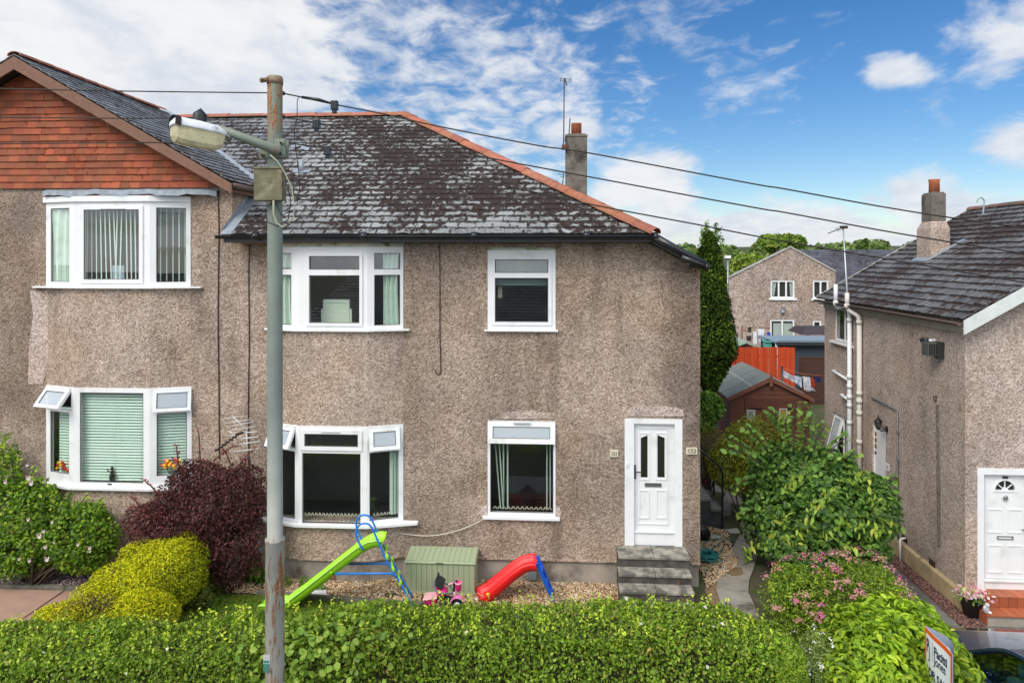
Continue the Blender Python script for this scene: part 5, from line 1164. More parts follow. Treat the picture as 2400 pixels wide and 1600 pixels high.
# --- right-hand shrubs
bush('green_shrub', 'large broad-leaved green shrub filling the space between the path and the neighbour house', 'shrub',
     [EP(1868, 1215, 13.0, 105, 105, .9), EP(1950, 1200, 12.9, 130, 120, 1.0), EP(2030, 1190, 12.8, 75, 95, .7), EP(1850, 1110, 13.4, 90, 62, .7), EP(1935, 1100, 13.2, 85, 52, .6),  EP(1892, 1290, 12.4, 100, 52, .6), EP(2000, 1275, 12.5, 80, 50, .6)],
     25000, .102, .66, [G(40, 92, 20), G(27, 64, 18), G(70, 130, 26), G(17, 42, 14)], [.34, .32, .16, .18], 41, base=(5.0, 13.0), nst=40, stem_r=.028, amp=.22, freq=1.8, gap=.75, drop=.35, up=.55, rnd=.5, fold=.18, shell=.5)
def sprays(root, defs, size, cols, seed):
    """arching shoots with leaves set in pairs, standing clear of a crown"""
    r = random.Random(seed); P = []; N_ = []; mb = MB()
    for (a, b, n, arch) in defs:
        a, b = Vector(a), Vector(b); pts = [a.lerp(b, k/6)+V(0, 0, arch*math.sin(math.pi*k/6)) for k in range(7)]; mb.tube(pts, [.012]*5+[.008, .004], 5)
        for i in range(n):
            f = (i+.5)/n*6; k = min(5, int(f)); p = pts[k].lerp(pts[k+1], f-k); d = (b-a).normalized(); s_ = V(-d.z, .3, d.x)*(1 if i % 2 else -1); q = p+s_.normalized()*size*.5+V(r.uniform(-.02, .02), r.uniform(-.04, .04), 0)
            P.append(q); N_.append((s_.x*.8+r.uniform(-.3, .3), -.4+r.uniform(-.3, .3), .5))
    leafmesh('spray_leaves', np.array(P), np.array(N_), size, .68, cols, [1]*len(cols), root, LEAF, seed, drop=.3, up=.4, rnd=.25, fold=.15); mb.build('spray_stems', BARK, root)
gs = bpy.data.objects['green_shrub']; r_ = random.Random(3); df = []
for (x0, y0, x1, y1) in ((1860, 1060, 1862, 948), (1850, 1050, 1835, 975), (1880, 1060, 1905, 968), (1900, 1060, 1940, 990), (1780, 1080, 1695, 1022), (1790, 1090, 1700, 1050), (1800, 1060, 1745, 1000), (1930, 1080, 1990, 1020), (1960, 1100, 2010, 1060), (1770, 1200, 1725, 1215), (2060, 1150, 2105, 1120), (2060, 1250, 2112, 1235), (1850, 1150, 1800, 1130), (1840, 1010, 1800, 960), (1890, 1020, 1880, 940), (1920, 1120, 1960, 1070), (1770, 1120, 1715, 1150), (1790, 1290, 1745, 1305)):
    df.append((PY(x0, y0, 13.1), PY(x1, y1, 12.7+r_.uniform(-.2, .5)), 22, .06))
sprays(gs, df, .13, [G(55, 110, 26), G(36, 84, 22), G(80, 135, 32)], 43)
# young yellow-green shoot tips over the shrub
r_ = np.random.default_rng(44); tp = []; tn = []
for px_, py_ in ((1845, 1140), (1835, 1215), (1890, 1235), (1975, 1225), (2015, 1230), (1960, 1150), (2040, 1165), (1810, 1260), (1860, 1262), (1985, 1290), (2060, 1245), (1900, 1185), (1930, 1175), (2000, 1120), (2030, 1120), (1870, 1120), (1760, 1285), (1945, 1250), (2085, 1225)):
    c = np.array(PY(px_, py_, 11.95))
    for k in range(9): tp.append(c+r_.normal(size=3)*[.07, .05, .07]); tn.append((r_.normal()*.8, -.6, -.2+.3*r_.normal()))
leafmesh('young_leaves', np.array(tp), np.array(tn), .13, .42, [G(115, 175, 30), G(85, 145, 24), G(150, 180, 36)], [.4, .4, .2], gs, LEAF, 45, drop=.9, up=.35, rnd=.4, fold=.2)
sp_ = bush('pink_flowering_shrub', 'low green shrub dotted with pink flower heads, in front of the large green shrub', 'shrub',
     [EP(1900, 1420, 10.9, 105, 95, .8), EP(2000, 1410, 11.0, 115, 95, .8), EP(2060, 1390, 11.3, 50, 60, .5), EP(1850, 1380, 11.3, 45, 60, .5), EP(1950, 1500, 10.3, 110, 80, .5)],
     20000, .062, .36, [G(80, 145, 16), G(50, 100, 14), G(135, 190, 24), G(32, 66, 12)], [.34, .3, .18, .18], 51, base=(4.6, 10.8), amp=.18, freq=2.6, gap=.5, fold=.2, up=.4)
def flower_heads(root, E, n, size, cols, seed, per=16, flat_=.45, zbias=.1, name='blossoms'):
    r = np.random.default_rng(seed); P, Nr, rad = ell_points(E, n*6, seed, shell=.03, amp=.16, freq=2.2, gap=.0); ok = (Nr[:, 2] > zbias) & (Nr[:, 1] < .75); P, Nr = P[ok][:n], Nr[ok][:n]
    Q = np.repeat(P+Nr*.05+np.array([0, 0, .02]), per, 0)+r.normal(size=(len(P)*per, 3))*size*np.array([1, 1, flat_])*.55; NN = np.repeat(Nr, per, 0)
    ci = r.integers(0, len(cols), len(P)); col = np.repeat(np.array(cols)[ci], per, 0)*r.uniform(.8, 1.2, (len(Q), 1))
    o = leafmesh(name, Q, NN, size*.55, .9, [(1, 1, 1)], [1], root, PETAL, seed, cl=None, vary=0, up=.8, rnd=.5, fine=False)
    ca = o.data.color_attributes['tint']; c4 = np.ones((len(Q)*4, 4)); c4[:, :3] = np.repeat(col, 4, 0); ca.data.foreach_set('color', c4.ravel()); o['kind'] = 'stuff'; return o
flower_heads(sp_, [EP(1900, 1420, 10.9, 105, 95, .8), EP(2000, 1410, 11.0, 115, 95, .8), EP(2060, 1390, 11.3, 50, 60, .5), EP(1850, 1380, 11.3, 45, 60, .5)], 86, .068, [(.62, .18, .32), (.58, .26, .30), (.66, .32, .38), (.50, .26, .20), (.60, .34, .27)], 52)
bush('light_green_shrub', 'bright green pointed-leaf shrub at the right end of the privet hedge, behind the sale board', 'shrub',
     [EP(2110, 1520, 9.5, 125, 125, .8), EP(2040, 1560, 9.0, 110, 110, .7), EP(2190, 1590, 9.1, 85, 120, .7), EP(2000, 1610, 8.6, 90, 80, .5)],
     13500, .105, .46, [G(120, 205, 14), G(85, 160, 14), G(165, 240, 26), G(45, 95, 12)], [.36, .3, .18, .16], 61, base=(4.7, 9.0), nst=20, amp=.14, freq=2.4, gap=.6, drop=.7, up=.6, rnd=.35, fold=.3)
wf = bush('white_flowering_plant', 'small grey-green plant with white flowers between the hedge end and the bright green shrub', 'plant',
     [EP(1912, 1540, 8.9, 42, 60, .3), EP(1890, 1590, 8.6, 40, 50, .25)], 2600, .05, .3, [G(90, 135, 50), G(60, 100, 35), G(120, 160, 70)], [1, 1, .6], 71, base=(3.45, 8.8), nst=16, stem_r=.008, gap=.4)
flower_heads(wf, [EP(1912, 1540, 8.9, 40, 58, .3), EP(1890, 1590, 8.6, 38, 48, .25)], 26, .05, [(.85, .85, .82)], 72, per=6, zbias=-.5)
bush('golden_shrub', 'rounded olive and gold small-leaved shrub beside the path, in front of the brown shed', 'shrub', [EP(1775, 1055, 15.6, 85, 85, .8), EP(1720, 1090, 15.4, 60, 60, .6), EP(1800, 1100, 15.4, 80, 70, .7)], 13000, .065, .45, [G(95, 125, 12), G(62, 90, 10), G(150, 155, 18), G(36, 55, 8)], [.3, .35, .15, .2], 81, base=(4.3, 15.6), gap=.6, amp=.12)
bush('heather', 'small olive-brown heathery bush between the handrail and the golden shrub', 'shrub', [EP(1668, 1040, 16.6, 40, 38, .5), EP(1650, 1080, 16.4, 35, 35, .4)], 4500, .05, .3, [G(75, 72, 18), G(48, 50, 14), G(95, 100, 30)], [1, 1, .5], 91, base=(3.6, 16.5), gap=.4)
bush('laurel', 'dark glossy green bush at the corner of the brown shed, below the conifer', 'shrub', [EP(1655, 955, 18.0, 40, 40, .6), EP(1640, 990, 17.8, 40, 30, .4)], 4200, .11, .5, [G(40, 95, 16), G(25, 60, 12), G(75, 140, 26)], [.4, .4, .2], 95, base=(4.0, 18.0), gap=.7)
def conifer():
    r = np.random.default_rng(101); Yc = 18.8; t0 = PY(1660, 548, Yc); b0 = PY(1663, 915, Yc); bx = b0.x
    root = empty('conifer', (bx, Yc, gz(bx, Yc)), 'tall dark green columnar conifer standing behind the right corner of the long house', 'tree')
    n = 26000; f = r.random(n)**.8; z = b0.z+(t0.z-b0.z)*f; w_ = .68*np.clip((1-f)*1.35, 0, 1)**.55*np.clip(.22+f*3.0, 0, 1)
    a = r.uniform(0, 2*math.pi, n); P0 = np.stack([np.cos(a)*1.5, np.sin(a)*1.5, z*.8], 1); flame = 1+.22*lump(P0, 2.6, 5)+.1*lump(P0, 7, 6)
    rad = w_*flame*(1-.4*r.random(n)**2); P = np.stack([bx+np.cos(a)*rad, Yc+np.sin(a)*rad, z+.12*lump(P0, 3, 7)], 1); Nr = np.stack([np.cos(a)*.5, np.sin(a)*.5, np.full(n, .9)], 1)
    ok = lump(P, 5, 8)+r.normal(size=n)*.3 > -.9; P, Nr = P[ok], Nr[ok]
    leafmesh('foliage', P, Nr, .13, .3, [G(26, 55, 9), G(15, 34, 7), G(60, 100, 14), G(8, 18, 5)], [.34, .32, .14, .2], root, NEEDLE, 102, cl=np.clip(.9+.35*lump(P, 3.0, 9), .5, 1.5), up=.0, rnd=.45, dirmix=1.4, fold=.2)
    tips = []; tn = []
    for k in range(16):       # feathery leading shoots
        bx_, bz = bx+r.normal()*.22, t0.z-r.random()*.55
        for j in range(34): h = r.random(); tips.append((bx_+r.normal()*.035*(1.2-h), Yc+r.normal()*.1, bz+h*.38)); tn.append((r.normal()*.2, r.normal()*.2, 1))
    leafmesh('leading_shoots', np.array(tips), np.array(tn), .10, .3, [G(30, 70, 12), G(50, 100, 20)], [1, 1], root, NEEDLE, 103, up=0, rnd=.3, dirmix=1.4)
    mb = MB(); mb.tube([(bx, Yc, gz(bx, Yc)-.1), (bx+.02, Yc, 3), (bx, Yc, t0.z-.3)], [.12, .09, .02], 8); mb.build('trunk', BARK, root)
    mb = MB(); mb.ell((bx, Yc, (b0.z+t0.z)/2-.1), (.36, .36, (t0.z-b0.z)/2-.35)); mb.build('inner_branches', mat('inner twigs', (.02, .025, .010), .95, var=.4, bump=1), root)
conifer()
# --- left-hand garden
rb_ = bush('rose_bush', 'green rose bush with pale pink blooms against the wall at the left edge', 'shrub', [EP(50, 1225, 11.45, 105, 105, .4), EP(170, 1255, 11.4, 95, 75, .4), EP(225, 1250, 11.4, 40, 70, .3), EP(15, 1110, 11.7, 30, 75, .2), EP(90, 1160, 11.6, 50, 50, .25), EP(40, 1292, 11.25, 90, 52, .35), EP(185, 1295, 11.25, 75, 42, .3)],
     15000, .075, .6, [G(60, 128, 12), G(38, 85, 12), G(115, 180, 18), G(22, 50, 8)], [.34, .3, .18, .18], 111, base=(-9.1, 11.4), nst=34, amp=.34, gap=.8, freq=2.8)
df = []; rr_ = random.Random(18)
for x0, y0, x1, y1 in ((10, 1100, 5, 1035), (30, 1120, 50, 1070), (60, 1150, 85, 1090), (180, 1200, 205, 1160), (215, 1210, 240, 1165), (120, 1190, 128, 1150), (235, 1260, 275, 1225), (150, 1190, 170, 1150)): df.append((PY(x0, y0, 11.4), PY(x1, y1, 11.3), 16, .04))
sprays(rb_, df, .075, [G(75, 140, 14), G(115, 180, 18), G(50, 105, 12)], 134)
r_ = random.Random(5)
for k, (px_, py_) in enumerate(((67, 1118), (73, 1130), (64, 1088), (66, 1216), (92, 1254), (102, 1243), (106, 1280), (183, 1274), (210, 1282), (127, 1270), (45, 1308), (110, 1308), (13, 1128), (122, 1222), (69, 1312), (211, 1290))):
    c = PY(px_, py_, 10.85); mb = MB(); big = r_.uniform(.022, .036) if k not in (0, 1, 11, 4) else .048
    for j in range(11):
        a = j*2.4; rr = big*(.25+.08*j*.9); mb.grid_faces([c+V(math.cos(a)*rr*.3, 0, math.sin(a)*rr*.3), c+V(math.cos(a+.7)*rr, -.02+.003*j, math.sin(a+.7)*rr), c+V(math.cos(a)*rr*1.15, -.012, math.sin(a)*rr*1.15), c+V(math.cos(a-.7)*rr, -.02, math.sin(a-.7)*rr)], [(0, 1, 2, 3)])
    mb.build('rose', mat('pale pink petal', (.70, .48, .48) if k % 3 else (.72, .58, .57), .7), rb_)
bush('golden_conifer', 'clipped yellow-green dwarf conifer sloping down over the left garden path', 'shrub', [EP(440, 1335, 10.8, 48, 78, .4), EP(385, 1350, 10.5, 85, 88, .45), EP(310, 1385, 10.1, 90, 70, .45), EP(240, 1420, 9.8, 80, 48, .4), EP(330, 1440, 9.6, 85, 60, .4), EP(140, 1440, 9.7, 70, 26, .3), EP(430, 1290, 11.0, 45, 42, .3), EP(340, 1305, 10.8, 60, 40, .3)],
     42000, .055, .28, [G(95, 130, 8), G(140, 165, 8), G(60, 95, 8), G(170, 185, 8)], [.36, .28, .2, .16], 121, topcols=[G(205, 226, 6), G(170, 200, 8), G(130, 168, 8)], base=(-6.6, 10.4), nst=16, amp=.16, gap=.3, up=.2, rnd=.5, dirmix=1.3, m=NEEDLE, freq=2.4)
m = np.random.default_rng(66); gp = MB(); c_ = PY(225, 1412, 9.62)      # brown bare patch low on the golden conifer
bp0 = bpy.data.objects['golden_conifer']; n_ = 900; Pp = np.stack([c_.x+m.normal(size=n_)*.20, 9.55+m.normal(size=n_)*.06, c_.z+m.normal(size=n_)*.05+(.25*m.normal(size=n_)*.2)], 1)
leafmesh('bare_patch', Pp, np.tile([0, -.6, .6], (n_, 1)), .05, .15, [(.15, .095, .07), (.10, .065, .05), (.22, .15, .11)], [1, 1, .6], bp0, mat('dead twigs', (1, 1, 1), .95, tint=True), 67, up=.1, rnd=.8)
bush('purple_shrub', 'dense dark purple-leaved shrub arching against the wall behind the lamp post', 'shrub', [EP(480, 1190, 11.3, 130, 95, .45), EP(560, 1170, 11.4, 62, 95, .4), EP(420, 1240, 11.1, 115, 80, .4), EP(540, 1280, 11.2, 85, 85, .4), EP(350, 1215, 11.3, 50, 38, .3), EP(475, 1120, 11.5, 85, 48, .3)],
     24000, .058, .45, [G(42, 14, 20), G(26, 9, 13), G(70, 27, 34), G(13, 6, 9)], [.34, .34, .14, .18], 131, base=(-5.8, 11.3), nst=36, amp=.3, gap=.6, up=.3, drop=.3, freq=2.6)
ps = bpy.data.objects['purple_shrub']; df = []; rr_ = random.Random(8)
for x0, y0, x1, y1 in ((470, 1090, 465, 1005), (420, 1100, 412, 1040), (500, 1080, 560, 1040), (380, 1170, 330, 1120), (350, 1210, 295, 1185), (560, 1090, 600, 1050), (360, 1260, 290, 1240), (440, 1110, 400, 1075), (540, 1085, 520, 1050), (330, 1190, 300, 1160)): df.append((PY(x0, y0, 11.3), PY(x1, y1, 11.2), 22, .04))
sprays(ps, df, .05, [G(62, 13, 19), G(90, 22, 28)], 133)
bush('ivy', 'small dark green creeper at the foot of the wall left of the lamp post', 'plant', [EP(590, 1340, 11.75, 25, 32, .15), EP(610, 1355, 11.7, 18, 20, .12)], 900, .06, .7, [G(40, 90, 15), G(25, 60, 10)], [1, 1], 141, base=(-5.2, 11.7), nst=5, stem_r=.006)
bush('weeds', 'low green weeds growing at the plinth under the middle bay', 'plant', [EP(673, 1362, 11.6, 10, 14, .08), EP(715, 1362, 11.55, 14, 14, .08), EP(752, 1378, 11.45, 12, 12, .08)], 420, .05, .4, [G(60, 120, 20), G(35, 80, 14)], [1, 1], 142, base=(-4.2, 11.6), nst=4, stem_r=.005)
bush('trailing_plant', 'sprawling yellow-tipped plant between the golden conifer and the gravel bed', 'plant', [EP(470, 1405, 10.8, 32, 35, .2), EP(500, 1370, 11.2, 22, 50, .15)], 1300, .07, .35, [G(75, 110, 18), G(120, 140, 25), G(30, 55, 12)], [1, .6, 1], 143, base=(-6.0, 10.9), nst=12, stem_r=.006, gap=.4)
# grass blades on the lawn strip that shows above the hedge
r = np.random.default_rng(9); n = 9000; P = np.stack([r.uniform(-6.1, -3.4, n), r.uniform(10.1, 11.22, n), np.full(n, .0)], 1); P[:, 2] = [gz(a, b)+.03 for a, b in P[:, :2]]
o = leafmesh('grass', P, np.tile([0, 0, 1.0], (n, 1)), .07, .12, [G(70, 130, 15), G(45, 95, 12), G(120, 130, 40)], [1, 1, .3], None, LEAF, 9, up=0, rnd=.5, dirmix=1.6); tag(o, 'patch of rough green grass in front of the gravel kerb', 'grass', kind='stuff')
# --- trees beyond the rear house
def tree(px, pytop, Yt, wpx, hpx, label, cols, wts, seed, n=5200, size=.34, group='trees beyond the rear house', lobes=9):
    c = PY(px, pytop+hpx/2, Yt); k = Yt/F; rx, rz = wpx/2*k, hpx/2*k; zb = gz(c.x, Yt); r = random.Random(seed)
    root = empty('tree', (c.x, Yt, zb), label, 'tree', group); E = [(c.x, Yt, c.z, rx*.7, rx*.7, rz*.7)]
    for i in range(lobes):
        a = r.uniform(0, 6.28); e = r.uniform(-.5, 1); q = r.uniform(.35, .5); E.append((c.x+math.cos(a)*rx*.6, Yt+math.sin(a)*rx*.5, c.z+e*rz*.55, rx*q, rx*q, rz*q))
    P, Nr, rad = ell_points(E, n, seed, shell=.6, amp=.2, freq=1.1, gap=.8); leafmesh('crown', P, Nr, size, .7, cols, wts, root, LEAF, seed, cl=np.clip(.95+.25*lump(P, .9, seed), .6, 1.4))
    mb = MB(); mb.tube([(c.x, Yt, zb-.2), (c.x+.1, Yt, (zb+c.z)/2), (c.x, Yt, c.z+rz*.4)], [.28*k*30, .2*k*30, .05], 8)
    for i in range(6): a = r.uniform(0, 6.28); mb.tube([(c.x, Yt, c.z-rz*.5), (c.x+math.cos(a)*rx*.6, Yt+math.sin(a)*rx*.5, c.z+r.uniform(-.1, .7)*rz)], [.09, .03], 5)
    mb.build('trunk', BARK, root); return root
TG = [G(75, 130, 22), G(50, 95, 20), G(120, 165, 35), G(30, 60, 15)]
tree(1838, 540, 58, 112, 75, 'tallest tree behind the roof peak of the rear house', TG, [.3, .3, .25, .15], 201, n=5000)
tree(1772, 590, 55, 110, 90, 'yellow-green tree sloping down left of the rear house peak', TG, [.35, .2, .35, .1], 202)
tree(1722, 612, 57, 80, 90, 'bushy tree between the conifer and the rear house', TG, [.3, .3, .2, .2], 203)
tree(2020, 556, 70, 26, 45, 'narrow dark tree above the rear slate roof, near the aerial', [G(45, 85, 20), G(30, 60, 18)], [1, 1], 204, n=1500, size=.3, lobes=5)
tree(2076, 570, 90, 32, 50, 'small round tree on the skyline beside the neighbour roof', [G(50, 95, 25), G(35, 70, 20)], [1, 1], 205, n=1500, size=.4, lobes=5)
tree(1985, 585, 95, 60, 40, 'low tree peeping over the rear slate roof', [G(60, 105, 28), G(35, 70, 20)], [1, 1], 206, n=1800, size=.4, lobes=5)
r = np.random.default_rng(77); Pf = []; 
for i in range(46):
    x = r.uniform(20, 190); y = r.uniform(230, 300); s_ = r.uniform(3, 5); Pf.append((x, y, gz(x, y)+s_*.1, s_*1.6, s_*1.2, s_*.75))
P, Nr, rad = ell_points(Pf, 9000, 78, shell=.3, amp=.1, freq=.3, gap=.2); o = leafmesh('woods', P, Nr, 2.2, .8, [G(55, 92, 38), G(38, 70, 32), G(75, 110, 45)], [1, 1, .5], None, LEAF, 79); tag(o, 'distant wooded hillside on the skyline between the houses', 'woods', kind='stuff')

Pf = []
for i in range(60):
    x = r.uniform(-30, 45); y = r.uniform(62, 115); s_ = r.uniform(1.6, 2.8); Pf.append((x, y, gz(x, y)+s_*.75, s_*1.2, s_*1.1, s_*.9))
P, Nr, rad = ell_points(Pf, 16000, 88, shell=.4, amp=.15, freq=.7, gap=.4); o = leafmesh('garden_trees', P, Nr, .75, .75, [G(55, 100, 26), G(38, 74, 22), G(80, 125, 32)], [1, 1, .5], None, LEAF, 89); tag(o, 'mass of garden trees and hedges beyond the rear houses', 'woods', kind='stuff')
# ------------------------------------------------------------------ lamp post, wires
def plastic(name, c, rough=.35, **k): return mat(name, c, rough, spec=.5, var=.05, **k)
PY_ = 6.35; pc = PY(644.5, 1000, PY_); pzt = PY(644, 180, PY_).z
lp = empty('lamp_post', (pc.x, PY_, gz(pc.x, PY_)+.13), 'rust-streaked grey-green steel lamp post with an old yellowed lantern and junction box', 'lamp post')
def postmat():
    m = bpy.data.materials.new('lamp post paint'); m.use_nodes = True; N = m.node_tree.nodes; L = m.node_tree.links; b = N['Principled BSDF']; t = NT(N, L)
    co = t.n('ShaderNodeTexCoord').outputs['Object']; z = t.n('ShaderNodeSeparateXYZ', ins={0: co}).outputs[2]
    base = t.ramp(t.mr(z, 0, 7.5), [(0, (.36, .345, .31)), (.40, (.33, .335, .30)), (.55, (.19, .225, .205)), (.8, (.20, .24, .20)), (1, (.19, .22, .16))])
    base = t.mix(1.0, base, t.ramp(t.noise(co, 5, 5), [(.3, (.88, .88, .88)), (.7, (1.1, 1.1, 1.1))]), 'MULTIPLY')
    n1 = t.noise(t.vm('MULTIPLY', co, (1, 1, .16)).outputs[0], 14, 5, .7); amt = t.m('MAXIMUM', t.mr(z, 6.2, 6.9, .0, .2), t.mr(z, 3.02, 2.9, 0, .185))
    amt = t.m('MAXIMUM', amt, t.mr(z, 3.0, 2.5, -.1, .02))
    rust = t.mr(t.m('ADD', n1, amt), .70, .76, 0, 1, True); base = t.mix(rust, base, t.ramp(t.noise(co, 40, 4), [(.3, (.16, .055, .02)), (.7, (.42, .21, .09))]))
    L.new(base, b.inputs['Base Color']); b.inputs['Roughness'].default_value = .65
    bp = t.n('ShaderNodeBump', ins={'Strength': .5, 'Distance': .006}); L.new(t.m('ADD', t.noise(co, 30, 5, .7), rust), bp.inputs['Height']); L.new(bp.outputs[0], b.inputs['Normal']); return m
POST = postmat(); x_, y_ = pc.x, PY_
mb = MB(); zs = PY(644, 1262, PY_).z
mb.lathe([(.088, lp.location.z), (.088, zs-.02), (.092, zs-.015), (.092, zs+.005), (.072, zs+.02), (.0705, 4.5), (.0695, pzt-.03), (.0695, pzt), (.05, pzt)], (x_, y_, 0), seg=28); mb.build('pole', POST, lp)
mb = MB(); mb.lathe([(.0705, 0), (.076, .002), (.076, .055), (.0705, .057)], (x_, y_, pzt-.075), seg=24); mb.tube([(x_-.115, y_-.04, pzt-.045), (x_-.04, y_-.075, pzt-.045)], .024, 8); mb.tube([(x_-.09, y_-.10, pzt-.045), (x_-.075, y_-.03, pzt-.045)], .014, 6); mb.build('top_clamp', mat('rusty steel', (.23, .15, .10), .8, var=.4, vscale=20, bump=.4), lp)
zb0, zb1 = PY(644, 373, PY_).z, PY(644, 329, PY_).z; mb = MB(); mb.lathe([(.08, zb0+.005), (.08, zb1-.005)], (x_, y_, 0), seg=20); mb.box((x_+.06, y_-.012, zb0+.01), (x_+.135, y_+.012, zb1)); mb.box((x_-.15, y_-.012, zb0-.0), (x_-.06, y_+.012, zb1-.09))
mb.box((x_+.03, y_-.09, zb0+.005), (x_+.13, y_-.06, zb1)); mb.build('bracket', POST, lp, bevel=.004)
for dx, dz in ((.105, .04), (.105, .135), (-.11, .035)): mb = MB(); mb.lathe([(.019, 0), (.019, .016), (.01, .022), (.01, .035)], (x_+dx, y_-(.09 if dx > 0 else .012), zb0+dz), axis=(0, -1, 0), seg=6); mb.build('bolt', POST, lp)
a0 = PY(648, 352, 6.24); a1 = PY(512, 301, 6.06); mb = MB(); mb.tube([a0+V(.02, .05, -.004), a0, a0.lerp(a1, .5), a1], [.052, .048, .043, .036], 14); mb.build('arm', POST, lp)
# lantern
h1 = PY(524, 316, 6.08); h0 = PY(404, 291, 5.78); ax = (h0-h1); Lh = ax.length; ax.normalize(); sd = ax.cross(V(0, 0, 1)).normalized(); up = sd.cross(ax).normalized()
def loft(secs, fn, close=True):
    vs = []; n = None
    for s_ in secs:
        q = fn(s_); n = len(q); vs += q
    fs = [(i*n+k, i*n+(k+1) % n, (i+1)*n+(k+1) % n, (i+1)*n+k) for i in range(len(secs)-1) for k in range(n if close else n-1)]
    fs += [tuple(range(n))[::-1], tuple((len(secs)-1)*n+k for k in range(n))]; return vs, fs
def canopy(s_):
    t_, w_, h_ = s_; c = h1+ax*(t_*Lh); return [c+sd*(w_*math.cos(q))+up*(h_*max(0, math.sin(q))**.7) for q in [math.pi*k/10 for k in range(11)]]+[c-sd*w_-up*.014, c+sd*w_-up*.014]
mb = MB(); vs, fs = loft([(-.05, .045, .03), (.02, .075, .05), (.15, .098, .068), (.5, .108, .078), (.85, .108, .075), (.97, .095, .06), (1.02, .075, .03)], canopy); mb.grid_faces(vs, fs, True); can = mb.build('canopy', mat('weathered lantern top', (.78, .80, .83), .45, var=.15, vscale=14, dirt=(.32, .33, .30), dscale=9), lp)
def bowl(s_):
    t_, w_, d_ = s_; c = h1+ax*(t_*Lh)-up*.014; pr = [(1, 0), (.96, -.35), (.86, -.75), (.62, -.97), (0, -1.03), (-.62, -.97), (-.86, -.75), (-.96, -.35), (-1, 0)]; return [c+sd*(w_*a)+up*(d_*b) for a, b in pr]
mb = MB(); vs, fs = loft([(.0, .065, .07), (.04, .078, .12), (.2, .094, .15), (.8, .1, .15), (.93, .088, .135), (.99, .07, .09)], bowl); mb.grid_faces(vs, fs, False)
bm_ = mat('yellowed diffuser', (.80, .73, .45), .3, var=.18, vscale=12, bump=.5, bscale=90, dirt=(.50, .43, .20), dscale=5, dth=(.5, .8)); bm_.node_tree.nodes['Principled BSDF'].inputs['Transmission Weight'].default_value = .25; mb.build('diffuser', bm_, lp)
c = h1+ax*(Lh*.5)+up*.07; mb = MB(); mb.lathe([(.06, -.01), (.06, .065), (.058, .07), (.0, .125)], c, axis=up, seg=20); mb.build('photocell', mat('black photocell', (.02, .022, .024), .4), lp)
mb = MB(); c = h1+ax*(Lh*.9); P = [c+sd*(.113*math.cos(q))+up*(.083*max(0, math.sin(q))**.7) for q in [math.pi*k/10 for k in range(0, 11)]]; P.insert(0, c+sd*.113-up*.016); P.append(c-sd*.113-up*.016); vs = P+[p+ax*.05 for p in P]; n = len(P); mb.grid_faces(vs, [(k, k+1, n+k+1, n+k) for k in range(n-1)]); mb.build('tape', BLACK_CABLE, lp)
mb = MB(); mb.tube([h1-ax*.02, h1-ax*.07+V(.0, 0, -.01)], [.05, .05], 12); mb.build('collar', STEEL, lp)
# junction box on the pole
b0, b1 = PY(594, 470, 6.19), PY(661, 392, 6.19); mb = MB(); mb.box((b0.x, 6.19, b0.z), (b1.x, 6.30, b1.z)); mb.box((b0.x-.008, 6.18, b1.z-.015), (b1.x+.008, 6.29, b1.z+.004))
mb.build('junction_box', mat('mossy concrete box', (.17, .16, .095), .9, var=.3, vscale=14, bump=.6, bscale=40, dirt=(.27, .26, .17), dscale=7, dth=(.52, .7)), lp, bevel=.008)
mb = MB()
for pth in (((640, 472), (622, 490), (626, 520), (650, 530), (675, 515), (682, 470), (668, 420)), ((645, 472), (660, 505), (690, 490), (688, 440))): mb.tube([PY(a, b, 6.2) for a, b in pth], .0055, 6)
mb.build('black_cable', BLACK_CABLE, lp)
mb = MB(); mb.tube([PY(a, b, 6.17) for a, b in ((633, 363), (650, 378), (668, 405), (684, 440), (690, 480), (688, 510), (676, 525))], .006, 6); mb.tube([PY(a, b, 6.17) for a, b in ((641, 470), (641, 500), (648, 522), (662, 533), (672, 526))], .009, 6); mb.tube([(x_-.02, y_-.1, b0.z-.03), (x_-.02, y_-.1, b0.z+.005)], .03, 8); mb.build('pale_cable', mat('pale cable', (.36, .36, .27), .7), lp)
q0, q1 = PY(626, 1576, 6.25), PY(642, 1543, 6.25)
mb = MB(); 
for k in range(4): mb.box((x_-.07+.0, y_-.0935, q0.z+.03*k), (x_-.018, y_-.088, q0.z+.03*k+.02))
mb.build('sticker', mat('teal sticker', (.04, .20, .17), .5, var=.3), lp)
mb = MB(); mb.box((x_-.075, y_-.090, q0.z+.07), (x_-.012, y_-.087, q1.z+.03)); mb.build('sticker_back', mat('grey sticker', (.45, .46, .45), .6), lp)
